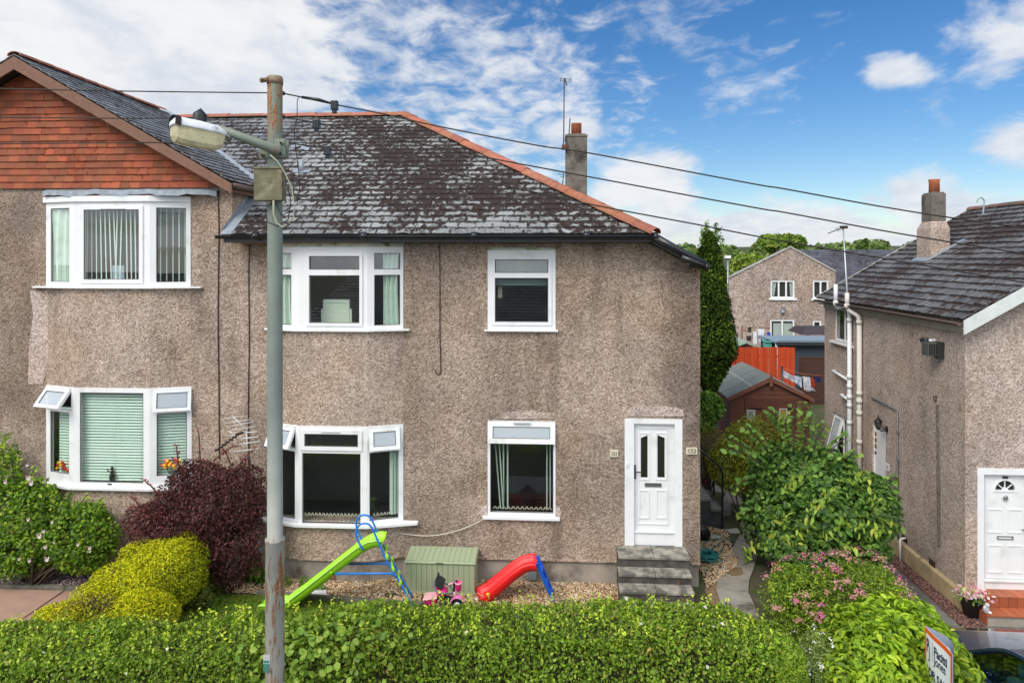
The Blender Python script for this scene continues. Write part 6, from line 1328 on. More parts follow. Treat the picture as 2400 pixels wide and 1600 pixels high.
# overhead lines
WR = mat('overhead wire', (.03, .024, .02), .6); WRR = mat('reddish wire', (.09, .045, .03), .6)
def smooth(pts, k=6):
    P = [Vector(p) for p in pts]; out = []
    for i in range(len(P)-1):
        a, b, c, d = P[max(i-1, 0)], P[i], P[i+1], P[min(i+2, len(P)-1)]
        for j in range(k): t_ = j/k; out.append(.5*((2*b)+(c-a)*t_+(2*a-5*b+4*c-d)*t_*t_+(3*b-a-3*c+d)*t_**3))
    return out+[P[-1]]
WY = 6.43
lines = [([(-700, 190), (-300, 202), (0, 208), (300, 214), (628, 218)], [(662, 219), (707, 228), (784, 245), (903, 268), (1021, 295), (1260, 341), (1376, 358), (1760, 430), (1840, 443), (2106, 491), (2400, 534), (3200, 640)], (784, 245), 'topmost'),
         ([(-700, 268), (-300, 273), (0, 275), (220, 277), (380, 277), (628, 272)], [(662, 274), (740, 288), (796, 299), (909, 322), (1077, 355), (1128, 367), (1319, 403), (1760, 485), (1840, 498), (2106, 547), (2400, 594), (3200, 715)], (742, 289), 'middle'),
         ([(-700, 342), (-300, 339), (0, 337), (220, 335), (430, 334), (628, 333)], [(662, 334), (765, 348), (880, 372), (1049, 404), (1260, 452), (1409, 484), (1633, 526), (1760, 551), (1840, 566), (2138, 617), (2400, 662), (3200, 800)], (768, 351), 'lowest')]
for L_, R_, J, w_ in lines:
    pj = PY(*J, WY); rt = empty('overhead_wire', (x_, WY, pj.z), w_+' of the three dark electricity wires strung from the lamp post along the street', 'wire', 'overhead electricity wires')
    mb = MB(); mb.tube(smooth([PY(a, b, WY) for a, b in L_]+[PY(645, R_[0][1]-1, WY)]), .0062, 6); mb.build('left_span', WR, rt)
    mb = MB(); mb.tube(smooth([PY(645, R_[0][1]-1, WY)]+[PY(a, b, WY) for a, b in R_]), .0066, 6); mb.build('right_span', WR, rt)
    mb = MB(); e = PY(R_[0][0]+1, R_[0][1], WY-.01); mb.tube([e-V(.03, 0, 0), e+V(.015, 0, 0)], .02, 8); g0 = PY(R_[1][0], R_[1][1], WY); mb.tube([g0, g0.lerp(pj, .5)+V(0, 0, .012), pj], [.013, .016, .009], 6); mb.build('strain_clamp', BLACK_PL, rt)
    mb = MB(); mb.box(pj-V(.032, .03, .055), pj+V(.032, .03, .035)); mb.box(pj-V(.02, .02, .085), pj+V(.02, .02, -.05)); mb.build('line_tap', BLACK_PL, rt, bevel=.006)
rt = bpy.data.objects['overhead_wire']; mb = MB(); mb.tube(smooth([PY(a, b, WY+.02) for a, b in ((704, 226), (697, 236), (696, 275), (690, 305), (692, 340), (700, 400), (702, 440), (696, 480))]), .004, 5); mb.build('hanging_lead', WR, rt)

# ------------------------------------------------------------------ house numbers
def plaque(px0, py0, px1, py1, s, size, lab, sq=1.0):
    a, b = PY(px0, py1, YW-.022), PY(px1, py0, YW-.022); r0 = empty('house_number_plaque', ((a.x+b.x)/2, YW-.01, a.z), lab, 'number plaque')
    mb = MB(); mb.box((a.x, YW-.026, a.z), (b.x, YW-.002, b.z)); mb.build('plate', mat('cream plaque', (.62, .58, .44), .5), r0, bevel=.003)
    text_mesh(s, size, 'lettering', mat('dark lettering', (.03, .02, .015), .6), r0, ((a.x+b.x)/2, YW-.029, a.z+(b.z-a.z)*.22), (1, 0, 0), (0, 0, 1), (0, -1, 0), squash=sq)
plaque(1430, 1054, 1449, 1070.5, '151', .092, 'small cream plaque reading 151 on the wall left of the white front door', .8)
plaque(1608, 1049, 1634.5, 1064, '153', .105, 'wide cream plaque reading 153 at the right corner of the long house', .95)

# ------------------------------------------------------------------ cables and small fittings on the long house
def cable(name, pts, y, r, m, lab, cat='cable'):
    mb = MB(); mb.tube(smooth([PY(a, b, y) for a, b in pts], 4), r, 6); tag(mb.build(name, m), lab, cat)
cable('wall_cable', [(511, 447), (513, 520), (512, 640), (511, 760), (513, 900), (514, 1075)], YW-.012, .011, mat('brown cable', (.035, .018, .02), .7), 'dark vertical cable on the wall from the gable down beside the lower left bay window')
cable('wall_cable', [(585, 572), (583, 640), (584, 800), (582, 960), (584, 1120)], YW-.012, .010, MATS['brown cable'], 'dark vertical cable between the gutter and the purple shrub, just left of the lamp post')
cable('wall_cable', [(1030, 569), (1031, 640), (1031, 780), (1033, 860), (1031, 875), (1025, 877), (1021, 872), (1021, 866)], YW-.012, .008, MATS['brown cable'], 'short dark cable ending in a hook on the wall between the two upper windows')
cable('white_cable', [(884, 1237), (895, 1238), (920, 1246), (960, 1252), (1000, 1255), (1040, 1251), (1080, 1240), (1110, 1228), (1131, 1217)], YW-.05, .008, mat('cream cable', (.62, .58, .48), .6), 'cream cable drooping from the bay sill to the lower right window sill')
def wallbox(px0, py0, px1, py1, y, d, c, lab, tubes=()):
    a, b = PY(px0, py1, y-d), PY(px1, py0, y-d); r0 = empty('meter_box', ((a.x+b.x)/2, y, a.z), lab, 'meter box'); mb = MB(); mb.box((a.x, y-d, a.z), (b.x, y, b.z)); mb.build('casing', mat('grey plastic box', c, .6), r0, bevel=.006)
    for k, (pts, r) in enumerate(tubes): m1 = MB(); m1.tube(smooth([PY(p, q, y-.03) for p, q in pts], 4), r, 6); m1.build('pipe', BLACK_CABLE if k == 0 else STEEL, r0)
wallbox(591, 1271, 612, 1297, YW, .06, (.20, .25, .28), 'small grey box on the wall between the purple shrub and the lamp post', [([(597, 1297), (597, 1310), (588, 1313), (579, 1308), (578, 1270)], .006), ([(608, 1297), (608, 1320)], .012)])
wallbox(1238, 1333, 1257, 1359, YW+.02, .07, (.22, .24, .26), 'small grey box low on the plinth behind the red slide', [([(1240, 1345), (1228, 1352), (1224, 1340), (1228, 1330)], .004)])
# aerials
def bar(mb, p, q, Y, r=.006, Y2=None): mb.tube([PY(*p, Y), PY(*q, Y2 or Y)], r, 6)
ae = empty('tv_aerial', PY(580, 1060, 11.5), 'fallen metal television aerial hanging on the wall above the purple shrub', 'aerial'); AL = mat('dull aluminium', (.62, .63, .62), .5, metal=.2)
mb = MB(); bar(mb, (577, 1005), (580, 1075), 11.62, .012); bar(mb, (546, 976), (580, 1010), 11.5, .009, 11.6); mb.build('mast', AL, ae)
mb = MB()
for a, b in (((517, 982), (573, 974)), ((526, 992), (585, 983)), ((534, 1000), (594, 988)), ((540, 1008), (598, 999))): bar(mb, a, b, 11.54, .006)
for a, b in (((576, 1014), (603, 1011)), ((555, 1029), (606, 1023)), ((544, 1043), (609, 1034)), ((547, 1058), (606, 1051)), ((536, 1010), (552, 1019)), ((538, 1022), (562, 1018))): bar(mb, a, b, 11.46, .009)
mb.build('reflector_rods', AL, ae)
mb = MB(); bar(mb, (566, 1012), (503, 1058), 11.45, .009, 11.3); mb.tube([PY(570, 1013, 11.45), PY(553, 1019, 11.43)], .022, 8)
for k in range(6): p = PY(550-k*8, 1024+k*6, 11.42-k*.02); mb.box(p-V(.04, .01, .012), p+V(.03, .01, .014))
mb.build('boom', BLACK_CABLE, ae)
ae = empty('tv_aerial', PY(1321, 345, 17.45), 'thin tall aerial mast clamped to the chimney of the long house', 'aerial'); mb = MB(); bar(mb, (1322.5, 184), (1321, 352), 17.45, .014); bar(mb, (1336, 277), (1333, 330), 17.6, .013); mb.build('mast', WR, ae)
mb = MB(); bar(mb, (1313, 185), (1338, 186), 17.45, .008); bar(mb, (1313, 190), (1338, 191), 17.45, .007); bar(mb, (1313, 185), (1313, 190), 17.45, .007); bar(mb, (1338, 186), (1338, 191), 17.45, .007); bar(mb, (1324, 184), (1328, 201), 17.4, .014); mb.build('dipole', WR, ae)
mb = MB(); p = PY(1322, 345, 17.45); mb.box(p-V(.06, .03, .06), p+V(.08, .06, .06)); bar(mb, (1319, 341), (1332, 352), 17.42, .012); mb.build('clamp', mat('rust red clamp', (.16, .05, .03), .8), ae)
mb = MB(); bar(mb, (1322, 402), (1318, 436), 17.45, .012); bar(mb, (1308, 408), (1322, 410), 17.45, .007); bar(mb, (1312, 416), (1320, 414), 17.45, .007); mb.build('lower_bracket', WR, ae)

# ------------------------------------------------------------------ toys and things in the front bed
LIME = plastic('lime plastic', (.34, .72, .02), .45, dirt=(.24, .50, .05), dscale=7, dth=(.55, .8)); LIME_P = plastic('pale lime plastic', (.50, .80, .22)); BLUE = plastic('blue tube', (.01, .18, .62)); RED = plastic('red plastic', (.72, .008, .01), .4, dirt=(.50, .03, .02), dscale=6, dth=(.55, .85)); BLUE2 = plastic('blue plastic', (.008, .10, .55)); 
def chute(root, near, Yn, Yf, wall, th, m, skew=0.0, lip=.03, name='chute', rib=None, widen=0.0):
    """moulded slide: near-edge floor points (x,z), swept from Yn to Yf with raised rims"""
    P = [Vector((x, 0, z)) for x, z in near]; n = len(P); vs = []
    for i, p in enumerate(P):
        t_ = (P[min(i+1, n-1)]-P[max(i-1, 0)]).normalized(); nn = V(-t_.z, 0, t_.x) if t_.x > 0 else V(t_.z, 0, -t_.x)
        nn = nn if nn.z > 0 else -nn; f = i/(n-1); wl = wall*(1 if f > .04 else .6)
        W_ = Yf-Yn; sec = [(0, -th), (-.02, wl*.3), (-.035, wl), (.0, wl+.006), (.02, wl*.8), (.035, .01), (W_/2, 0), (W_-.035, .01), (W_-.02, wl*.8), (W_, wl+.006), (W_+.035, wl), (W_+.02, wl*.3), (W_, -th)]
        for dy, h in sec: q = p+nn*h+V(skew*(dy/W_)*(1-f), Yn+dy, 0); vs.append(q)
    k = 13; fs = [(i*k+j, i*k+(j+1) % k, (i+1)*k+(j+1) % k, (i+1)*k+j) for i in range(n-1) for j in range(k)]
    fs += [tuple(range(k)), tuple((n-1)*k+j for j in range(k))[::-1]]; mb = MB(); mb.grid_faces(vs, fs, True); o = mb.build(name, m, root)
    if rib:
        mb = MB(); mid = [((vs[i*k+2])+V(0, -.004, -.01)) for i in range(n)]; mb.tube(mid, .009, 6); mb.build('rim_highlight', rib, root)  # paler tube along the near rim, highlight put into its colour
    return o
sl = empty('slide', PY(760, 1430, 10.95), 'lime green plastic slide with blue tubular ladder, beside the lamp post', 'slide')
near = [PY(a, b, 10.78) for a, b in ((604, 1424), (612, 1438), (628, 1443), (648, 1440), (666, 1430), (720, 1388), (785, 1337), (830, 1302), (852, 1286), (868, 1278), (884, 1275), (893, 1277))]
zc0 = .03; chute(sl, [(p.x, max(p.z, zc0)) for p in near], 10.78, 11.08, .085, .045, LIME, rib=LIME_P)
hoop = [PY(a, b, 10.74) for a, b in ((850, 1288), (842, 1272), (836, 1258), (835, 1243), (841, 1231), (852, 1226), (864, 1228), (872, 1237), (880, 1254), (906, 1312), (938, 1366), (971, 1426))]
for Y in (10.74, 11.09):
    sx_ = -.10 if Y > 11 else 0; mb = MB(); mb.tube(smooth([(p.x+sx_, Y, p.z) for p in hoop], 4), .0165, 10); mb.build('ladder_rail', BLUE, sl)
    b0, b1, b2 = PY(786, 1344, 10.74), PY(918, 1343, 10.74), PY(931, 1352, 10.74); mb = MB(); mb.tube([(b0.x, Y, b0.z), (b1.x+sx_, Y, b1.z), (b2.x+sx_, Y, b2.z)], .0165, 10); mb.build('brace', BLUE, sl)
for px_, py_ in ((906, 1304), (920, 1333), (937, 1366), (955, 1402)):
    p = PY(px_, py_, 10.74); mb = MB(); big = .04 if py_ < 1390 else .018
    mb.tube([(p.x, 10.75, p.z), (p.x-.10, 11.08, p.z)], .016, 10)
    for Y in (10.735, 11.085): mb.ell((p.x+.008-(.1 if Y > 11 else 0), Y, p.z), (big*.75, .012, big*1.25))
    mb.build('rung', LIME, sl)
mb = MB(); p = PY(776, 1342, 10.74); mb.ell(p, (.02, .01, .02)); mb.build('bolt', LIME, sl)
rs = empty('small_slide', PY(1190, 1400, 11.35), 'short red plastic slide with blue ladder standing on the gravel', 'slide')
near = [PY(a, b, 11.22) for a, b in ((1124, 1410), (1138, 1412), (1152, 1402), (1180, 1378), (1210, 1352), (1230, 1338), (1244, 1334), (1257, 1334))]
chute(rs, [(p.x, max(.03, p.z)) for p in near], 11.22, 11.56, .105, .03, RED, skew=-.10)
for Y in (11.26, 11.53):
    mb = MB(); a, b = PY(1258, 1318, 11.26), PY(1296, 1407, 11.26); mb.hexa([(b.x-.028, Y-.015, b.z), (b.x+.028, Y-.015, b.z), (b.x+.028, Y+.015, b.z), (b.x-.028, Y+.015, b.z), (a.x-.03, Y-.015, a.z), (a.x+.03, Y-.015, a.z), (a.x+.03, Y+.015, a.z), (a.x-.03, Y+.015, a.z)]); mb.build('ladder_leg', BLUE2, rs, bevel=.006)
for f in (.28, .58, .86):
    q = a.lerp(b, f); mb = MB(); mb.box((q.x-.03, 11.27, q.z-.012), (q.x+.03, 11.52, q.z+.012)); mb.build('rung', BLUE2, rs)
bx = empty('storage_box', PY(1035, 1394, 11.6), 'pale green plastic garden storage box against the wall', 'storage box'); SAGE = mat('sage plastic', (.33, .39, .245), .6, var=.06, vscale=30)
x0, x1 = PY(949, 1360, 11.46).x, PY(1114, 1360, 11.46).x; z0, z1 = .03, .575
mb = MB(); n = 13
for i in range(n): a, b = x0+.015+(x1-x0-.03)*i/n, x0+.015+(x1-x0-.03)*(i+1)/n; mb.box((a+.003, 11.465, z0+.03), (b-.003, 11.475, z1-.035))
for i in range(5): a, b = 11.475+.47*i/5, 11.475+.47*(i+1)/5; mb.box((x1-.022, a+.003, z0+.03), (x1-.012, b-.003, z1-.035)); mb.box((x0+.012, a+.003, z0+.03), (x0+.022, b-.003, z1-.035))
mb.box((x0+.02, 11.476, z0), (x1-.023, 11.94, z1-.02)); mb.box((x0+.005, 11.46, z0), (x1-.005, 11.95, z0+.03)); mb.build('body', SAGE, bx)
mb = MB(); n = 13
mb.hexa([(x0-.005, 11.44, z1-.03), (x1+.005, 11.44, z1-.03), (x1+.005, 11.965, z1-.03), (x0-.005, 11.965, z1-.03), (x0, 11.455, z1+.0), (x1, 11.455, z1+.0), (x1, 11.955, z1+.035), (x0, 11.955, z1+.035)])
for i in range(n): a, b = x0+.01+(x1-x0-.02)*i/n, x0+.01+(x1-x0-.02)*(i+1)/n; mb.hexa([(a+.003, 11.46, z1-.005), (b-.003, 11.46, z1-.005), (b-.003, 11.95, z1+.03), (a+.003, 11.95, z1+.03), (a+.003, 11.46, z1+.008), (b-.003, 11.46, z1+.008), (b-.003, 11.95, z1+.045), (a+.003, 11.95, z1+.045)])
mb.build('lid', SAGE, bx); mb = MB(); c = (x0+x1)/2; mb.box((c-.07, 11.432, z1-.028), (c+.05, 11.441, z1-.016)); mb.build('lid_grip', mat('dark plastic slot', (.04, .05, .035), .6), bx)
# tricycle
TY = 10.98; tk = empty('tricycle', PY(1030, 1425, TY), 'pink toddler tricycle with black fabric seat and front basket beside the storage box', 'tricycle')
PK = plastic('hot pink plastic', (.75, .02, .22)); PK2 = plastic('light pink plastic', (.80, .42, .50)); DK = mat('dark rubber', (.02, .02, .022), .7); q3 = lambda a, b, y=TY: PY(a, b, y)
wz = .085
for Y in (TY-.13, TY+.15):
    w0 = V(q3(994, 1418).x, Y, wz); wr_ = empty('wheel', (0, 0, 0), None, None); wr_.parent = tk; wr_.location = (0, 0, 0); mb = MB()
    mb.lathe([(.045, -.022), (.07, -.024), (.08, -.012), (.08, .012), (.07, .024), (.045, .022)], w0, axis=(0, 1, 0), seg=24); mb.build('tyre', DK, wr_)
    mb = MB(); mb.lathe([(.0, -.026), (.02, -.027), (.05, -.018), (.05, .018), (.02, .027), (.0, .026)], w0, axis=(0, 1, 0), seg=20); mb.build('rim', plastic('pale rim', (.60, .68, .78)), wr_); mb = MB(); mb.tube([w0-V(0, .032, 0), w0+V(0, .032, 0)], .012, 8); mb.build('hub', DK, wr_)
w0 = V(q3(1072, 1424).x, TY, .10); wr_ = empty('wheel', (0, 0, 0), None, None); wr_.parent = tk; mb = MB(); mb.lathe([(.05, -.022), (.085, -.024), (.098, -.012), (.098, .012), (.085, .024), (.05, .022)], w0, axis=(0, 1, 0), seg=24); mb.build('tyre', DK, wr_); mb = MB(); mb.lathe([(0, -.026), (.06, -.018), (.06, .018), (0, .026)], w0, axis=(0, 1, 0), seg=20); mb.build('rim', MATS['pale rim'], wr_)
c = q3(1010, 1402); mb = MB(); mb.hexa([(c.x-.075, TY-.08, c.z-.07), (c.x+.09, TY-.08, c.z-.08), (c.x+.09, TY+.08, c.z-.08), (c.x-.075, TY+.08, c.z-.07), (c.x-.105, TY-.11, c.z+.03), (c.x+.11, TY-.11, c.z+.055), (c.x+.11, TY+.11, c.z+.055), (c.x-.105, TY+.11, c.z+.03)]); mb.build('rear_tub', PK, tk, bevel=.012)
mb = MB(); mb.hexa([(c.x-.12, TY-.12, c.z+.025), (c.x+.12, TY-.12, c.z+.055), (c.x+.12, TY+.12, c.z+.055), (c.x-.12, TY+.12, c.z+.025), (c.x-.115, TY-.115, c.z+.04), (c.x+.115, TY-.115, c.z+.07), (c.x+.115, TY+.115, c.z+.07), (c.x-.115, TY+.115, c.z+.04)]); mb.build('tub_rim', PK2, tk, bevel=.006)
c = q3(1036, 1384); mb = MB(); vs, fs = [], []; mb.ell((c.x, TY, c.z), (.10, .12, .075)); mb.box((c.x-.09, TY-.10, c.z+.02), (c.x-.05, TY+.10, c.z+.20)); mb.build('seat', PK, tk, bevel=.01)
mb = MB(); c2 = q3(1037, 1364); mb.hexa([(c.x-.10, TY-.11, c.z+.12), (c.x+.02, TY-.11, c.z+.06), (c.x+.02, TY+.11, c.z+.06), (c.x-.10, TY+.11, c.z+.12), (c.x-.085, TY-.10, c.z+.235), (c.x+.05, TY-.09, c.z+.16), (c.x+.05, TY+.09, c.z+.16), (c.x-.085, TY+.10, c.z+.235)])
for Y in (-.08, .06): mb.box((c.x-.085, TY+Y, c.z+.23), (c.x-.055, TY+Y+.03, c.z+.265))
mb.build('seat_cover', mat('black fabric', (.02, .022, .026), .9), tk, bevel=.012)
mb = MB(); mb.tube(smooth([(c.x-.11, TY, c.z+.19), (c.x-.115, TY-.1, c.z+.10), (c.x-.02, TY-.16, c.z+.05), (c.x+.10, TY-.14, c.z+.03), (c.x+.16, TY-.06, c.z-.01), (c.x+.17, TY+.03, c.z-.01), (c.x+.10, TY+.14, c.z+.03), (c.x-.02, TY+.16, c.z+.05), (c.x-.115, TY+.1, c.z+.10), (c.x-.11, TY, c.z+.19)]), .014, 8); mb.build('safety_ring', mat('grey foam', (.14, .16, .17), .8), tk)
mb = MB(); a = q3(1024, 1400); b = q3(1068, 1402); mb.tube([a, a.lerp(b, .5)+V(0, 0, .01), b], [.032, .04, .03], 10); mb.tube([V(a.x-.17, TY-.13, wz), V(a.x-.17, TY+.15, wz)], .012, 6); mb.tube([a, V(a.x-.17, TY, wz)], .018, 8); mb.tube([q3(1042, 1408, TY-.1), q3(1042, 1418, TY-.1)], .022, 8); mb.tube([b, V(w0.x, TY, w0.z+.08)], .022, 8); mb.build('frame', DK, tk)
mb = MB(); a = q3(1065, 1392); mb.ell(a, (.035, .035, .055)); mb.build('steering_head', PK2, tk); mb = MB(); mb.tube([q3(1064, 1386), q3(1065, 1364), q3(1071, 1359)], .016, 8); mb.build('steering_stem', DK, tk)
mb = MB(); mb.tube([q3(1051, 1369, TY-.11), q3(1063, 1365), q3(1075, 1354, TY+.11)], .013, 8); mb.build('handlebar', PK2, tk)
a = q3(1075, 1380); mb = MB(); mb.lathe([(.02, -.03), (.045, 0), (.055, .10), (.058, .12), (.052, .12), (.04, .01)], (a.x, TY-.02, a.z-.0), seg=16); mb.build('front_basket', PK, tk); mb = MB(); mb.lathe([(.052, .10), (.062, .102), (.062, .125), (.052, .125)], (a.x, TY-.02, a.z), seg=16); mb.build('basket_rim', PK2, tk)
a = V(w0.x-.0, TY, w0.z+.03); mb = MB(); 
for k in range(7): q = R(20+k*22); q2 = R(20+(k+1)*22); mb.hexa([(a.x+.105*math.cos(q), TY-.06, a.z+.095*math.sin(q)), (a.x+.105*math.cos(q2), TY-.06, a.z+.095*math.sin(q2)), (a.x+.105*math.cos(q2), TY+.06, a.z+.095*math.sin(q2)), (a.x+.105*math.cos(q), TY+.06, a.z+.095*math.sin(q)), (a.x+.12*math.cos(q), TY-.05, a.z+.12*math.sin(q)), (a.x+.12*math.cos(q2), TY-.05, a.z+.12*math.sin(q2)), (a.x+.12*math.cos(q2), TY+.05, a.z+.12*math.sin(q2)), (a.x+.12*math.cos(q), TY+.05, a.z+.12*math.sin(q))])
mb.build('mudguard', plastic('orchid plastic', (.75, .20, .48)), tk)
# odd things on the gravel
mb = MB(); P = [PG(713, 1402, .03), PG(768, 1401, .03), PG(762, 1378, .03), PG(735, 1381, .03)]; c = sum(P, V(0, 0, 0))/4
mb.prism(P, (0, 0, .02)); mb.prism([p.lerp(c, .06)+V(0, 0, .02) for p in P], (0, 0, .006)); tag(mb.build('tray', mat('white plastic tray', (.74, .74, .76), .4, bump=.3, bscale=18), bevel=.01), 'white plastic tray lying on the gravel under the lime slide', 'tray')
mb = MB(); c = PG(568, 1358, .0); mb.lathe([(.05, 0), (.075, .0), (.09, .09), (.085, .09), (.07, .02)], c, seg=18); tag(mb.build('bowl', mat('blue grey bowl', (.10, .16, .22), .5)), 'small blue-grey bowl on the gravel beneath the purple shrub', 'bowl')
mb = MB(); c = PG(915, 1395, .02); mb.ell(c, (.17, .10, .025), 16, 6); tag(mb.build('stone', mat('brown mossy stone', (.07, .05, .03), .95, var=.3, bump=.8)), 'flat dark brown stone on the gravel below the slide ladder', 'stone')
mb = MB(); c = PG(1328, 1412, .02); mb.ell(c, (.20, .11, .03), 16, 6); tag(mb.build('stone', mat('olive flat stone', (.17, .13, .07), .95, var=.3, bump=.8)), 'flat olive stone on the gravel between the red slide and the steps', 'stone')
mb = MB(); a, b = PY(764, 1357, YW-P_), PY(786, 1337, YW-P_); mb.box((a.x, YW-P_+.01, a.z), (b.x, YW-P_+.022, b.z)); mb.build('air_brick', mat('red brick vent', (.20, .08, .055), .9, var=.3), bpy.data.objects['house'])
# ------------------------------------------------------------------ behind the glass
zi = lambda px, py: PY(px, py, YW+.1).z
def xi(px, y=YW+.12): return PY(px, 900, y).x
z0, z1 = W[1][0]+.02, W[1][1]-.04; yb_ = YW-P_+.12
vblind('vertical_blind', 'half-open pale vertical blind in the middle light of the upper left bay window', (xi(200, yb_), yb_), (xi(331, yb_), yb_), z0, z1, 13, lambda i: 0.15, wd=.024, tilt=lambda i: (.012*(i-1) if i < 7 else (-.04 if i in (7, 8) else .02)))
vblind('vertical_blind', 'pale vertical blind in the right light of the upper left bay window', (xi(362), YW+.02), (xi(440), YW+.14), z0, z1, 6, 0.2, wd=.022)
curtain('drawn pale green curtain in the left light of the upper left bay window', (B1[0]+.14, YW-.02), (B1[1]-.03, YW-P_+.12), z0, z1, 3)
mb = MB(); a = PY(277, 657, yb_+.1); mb.box((a.x-.11, yb_+.1, z0), (a.x+.11, yb_+.12, z0+.36)); tag(mb.build('paper_notice', mat('bluish paper', (.45, .52, .62), .7)), 'pale bluish leaflet standing behind the upper left bay window', 'leaflet')
# venetian blinds in the lower left bay
def venetian(lab, p0, p1, z0, z1):
    mb = MB(); p0 = Vector((*p0, 0)); p1 = Vector((*p1, 0)); D = (p1-p0).normalized(); Nn = V(D.y, -D.x, 0); z = z0
    while z < z1: mb.face([p0+V(0, 0, z)+Nn*.012, p1+V(0, 0, z)+Nn*.012, p1+V(0, 0, z+.034)-Nn*.012, p0+V(0, 0, z+.034)-Nn*.012]); z += .052
    for f in (.12, .5, .88): q = p0.lerp(p1, f)+Nn*.016; mb.tube([q+V(0, 0, z0), q+V(0, 0, z1)], .002, 4)
    tag(mb.build('venetian_blind', mat('mint slat', (.66, .82, .71), .55, var=.05)), lab, 'blind')
z0, z1 = W[2][0]+.08, W[2][1]-.05; tr_z = W[2][1]-.42
venetian('closed mint venetian blind filling the middle light of the lower left bay window', (B1[1]+.05, YW-P_+.1), (B1[2]-.05, YW-P_+.1), z0, z1)
venetian('mint venetian blind in the right light of the lower left bay window', (B1[2]+.06, YW-P_+.12), (B1[3]-.05, YW+.05), z0, tr_z)
venetian('mint venetian blind set back in the left light of the lower left bay window', (B1[0]+.25, YW+.0), (B1[1]-.02, YW-P_+.14), z0, tr_z)
def vase(px, py, Y, lab, seed):
    r = random.Random(seed); c = PY(px, py, Y); zb = W[2][0]+.03; rt = empty('flower_vase', (c.x, Y, zb), lab, 'vase of flowers'); mb = MB(); mb.lathe([(.04, 0), (.055, .03), (.04, .12), (.03, .16), (.045, .2)], (c.x, Y, zb), seg=16); mb.build('vase', mat('glazed vase', (.35, .45, .42), .25), rt)
    mb = MB(); cols = [(.75, .08, .03), (.85, .45, .02), (.80, .60, .03), (.55, .03, .04)]
    for k in range(26):
        p = V(c.x+r.uniform(-.16, .16), Y+r.uniform(-.05, .05), c.z+r.uniform(-.06, .09)); mb.cur = r.choice(cols); mb.ell(p, (.035, .025, .028), 7, 4)
    mb.build('blooms', mat('bright petals', (1, 1, 1), .7, tint=True), rt); mb = MB()
    for k in range(6): mb.tube([(c.x, Y, zb+.15), (c.x+r.uniform(-.14, .14), Y, c.z)], .004, 4)
    mb.build('stalks', mat('stalk green', (.05, .12, .03), .7), rt)
vase(149, 1092, YW-.02, 'red and yellow flowers in the left light of the lower left bay window', 1); vase(400, 1087, YW-P_+.09, 'red and orange flowers in the right light of the lower left bay window', 2)
c = PY(263, 1128, YW-P_+.06); rt = empty('figurine', (c.x, c.y, W[2][0]+.03), 'small dark ornament figure on the sill of the lower left bay window', 'figurine'); FG = mat('dark bronze', (.03, .035, .035), .4, metal=.5); zb = W[2][0]+.03
mb = MB(); mb.lathe([(.085, 0), (.085, .02), (.05, .03)], (c.x, c.y, zb), seg=16); mb.build('base', FG, rt)
mb = MB(); mb.tube(smooth([(c.x, c.y, zb+.03), (c.x-.01, c.y, zb+.12), (c.x, c.y, zb+.20), (c.x, c.y, zb+.235)]), [.045]*1+[.04]*8+[.03]*8+[.02]*2, 10); mb.ell((c.x-.005, c.y, zb+.27), (.026, .026, .032), 10, 6); mb.tube([(c.x, c.y, zb+.20), (c.x-.07, c.y-.01, zb+.22), (c.x-.09, c.y, zb+.26)], .011, 6); mb.tube([(c.x, c.y, zb+.20), (c.x+.06, c.y-.01, zb+.16), (c.x+.03, c.y, zb+.1)], .011, 6); mb.build('body', FG, rt)
# upper middle bay
z0, z1 = W[3][0]+.03, W[3][1]-.03
curtain('pale green curtain gathered at the right end of the upper middle bay window', (B2[3]-.36, YW-.02), (B2[3]-.08, YW+.02), z0, z1, 3, taper=.1)
curtain('pale green curtain at the left end of the upper middle bay behind the lamp post', (B2[0]+.10, YW-.0), (B2[0]+.42, YW-.02), z0, z1, 3, taper=.1)
rt = empty('high_back_chair', PY(788, 757, YW+.25), 'cream high-backed chair with stepped back seen through the upper middle bay window', 'chair'); yb_ = YW+.12; a, b = PY(757, 757, yb_), PY(819, 702, yb_); a2, b2 = PY(752, 757, yb_), PY(824, 724, yb_)
mb = MB(); mb.box((a.x, yb_, z0-.3), (b.x, yb_+.05, b.z)); mb.box((a2.x, yb_+.01, z0-.3), (b2.x, yb_+.045, b2.z)); mb.build('backrest', CREAMC, rt, bevel=.006); mb = MB(); mb.box((a2.x, yb_+.05, z0-.4), (b2.x, yb_+.5, z0-.3)); mb.build('seat', CREAMC, rt)
for dx in (a2.x+.02, b2.x-.06):
    for dy in (.06, .45): mb = MB(); mb.box((dx, yb_+dy, z0-.78), (dx+.04, yb_+dy+.04, z0-.4)); mb.build('leg', CREAMC, rt)
mb = MB(); mb.box((a.x+.06, yb_-.004, b.z-.065), (b.x-.06, yb_-.001, b.z-.058)); mb.build('trim_line', STEEL, rt)
# upper right window: roller blind and a door beyond
mb = MB(); p0, p1 = R4[0]+.1, R4[2]-.1; zt_ = R4[3]-.05; zl = PY(1222, 668, YW+.1).z; mb.box((p0, YW+.10, zl), (p1, YW+.105, zt_)); mb.tube([(p0, YW+.1, zl), (p1, YW+.1, zl)], .012, 8); tag(mb.build('roller_blind', mat('grey green blind', (.13, .19, .18), .8)), 'grey-green roller blind part way down in the upper right window', 'blind')
a, b = PY(1167, 698, YW+.3), PY(1177, 671, YW+.3); mb = MB(); mb.box((a.x, YW+.3, a.z), (b.x, YW+.32, b.z)); tag(mb.build('card', mat('cream card small', (.60, .62, .48), .8)), 'small cream card behind the glass of the upper right window', 'card')
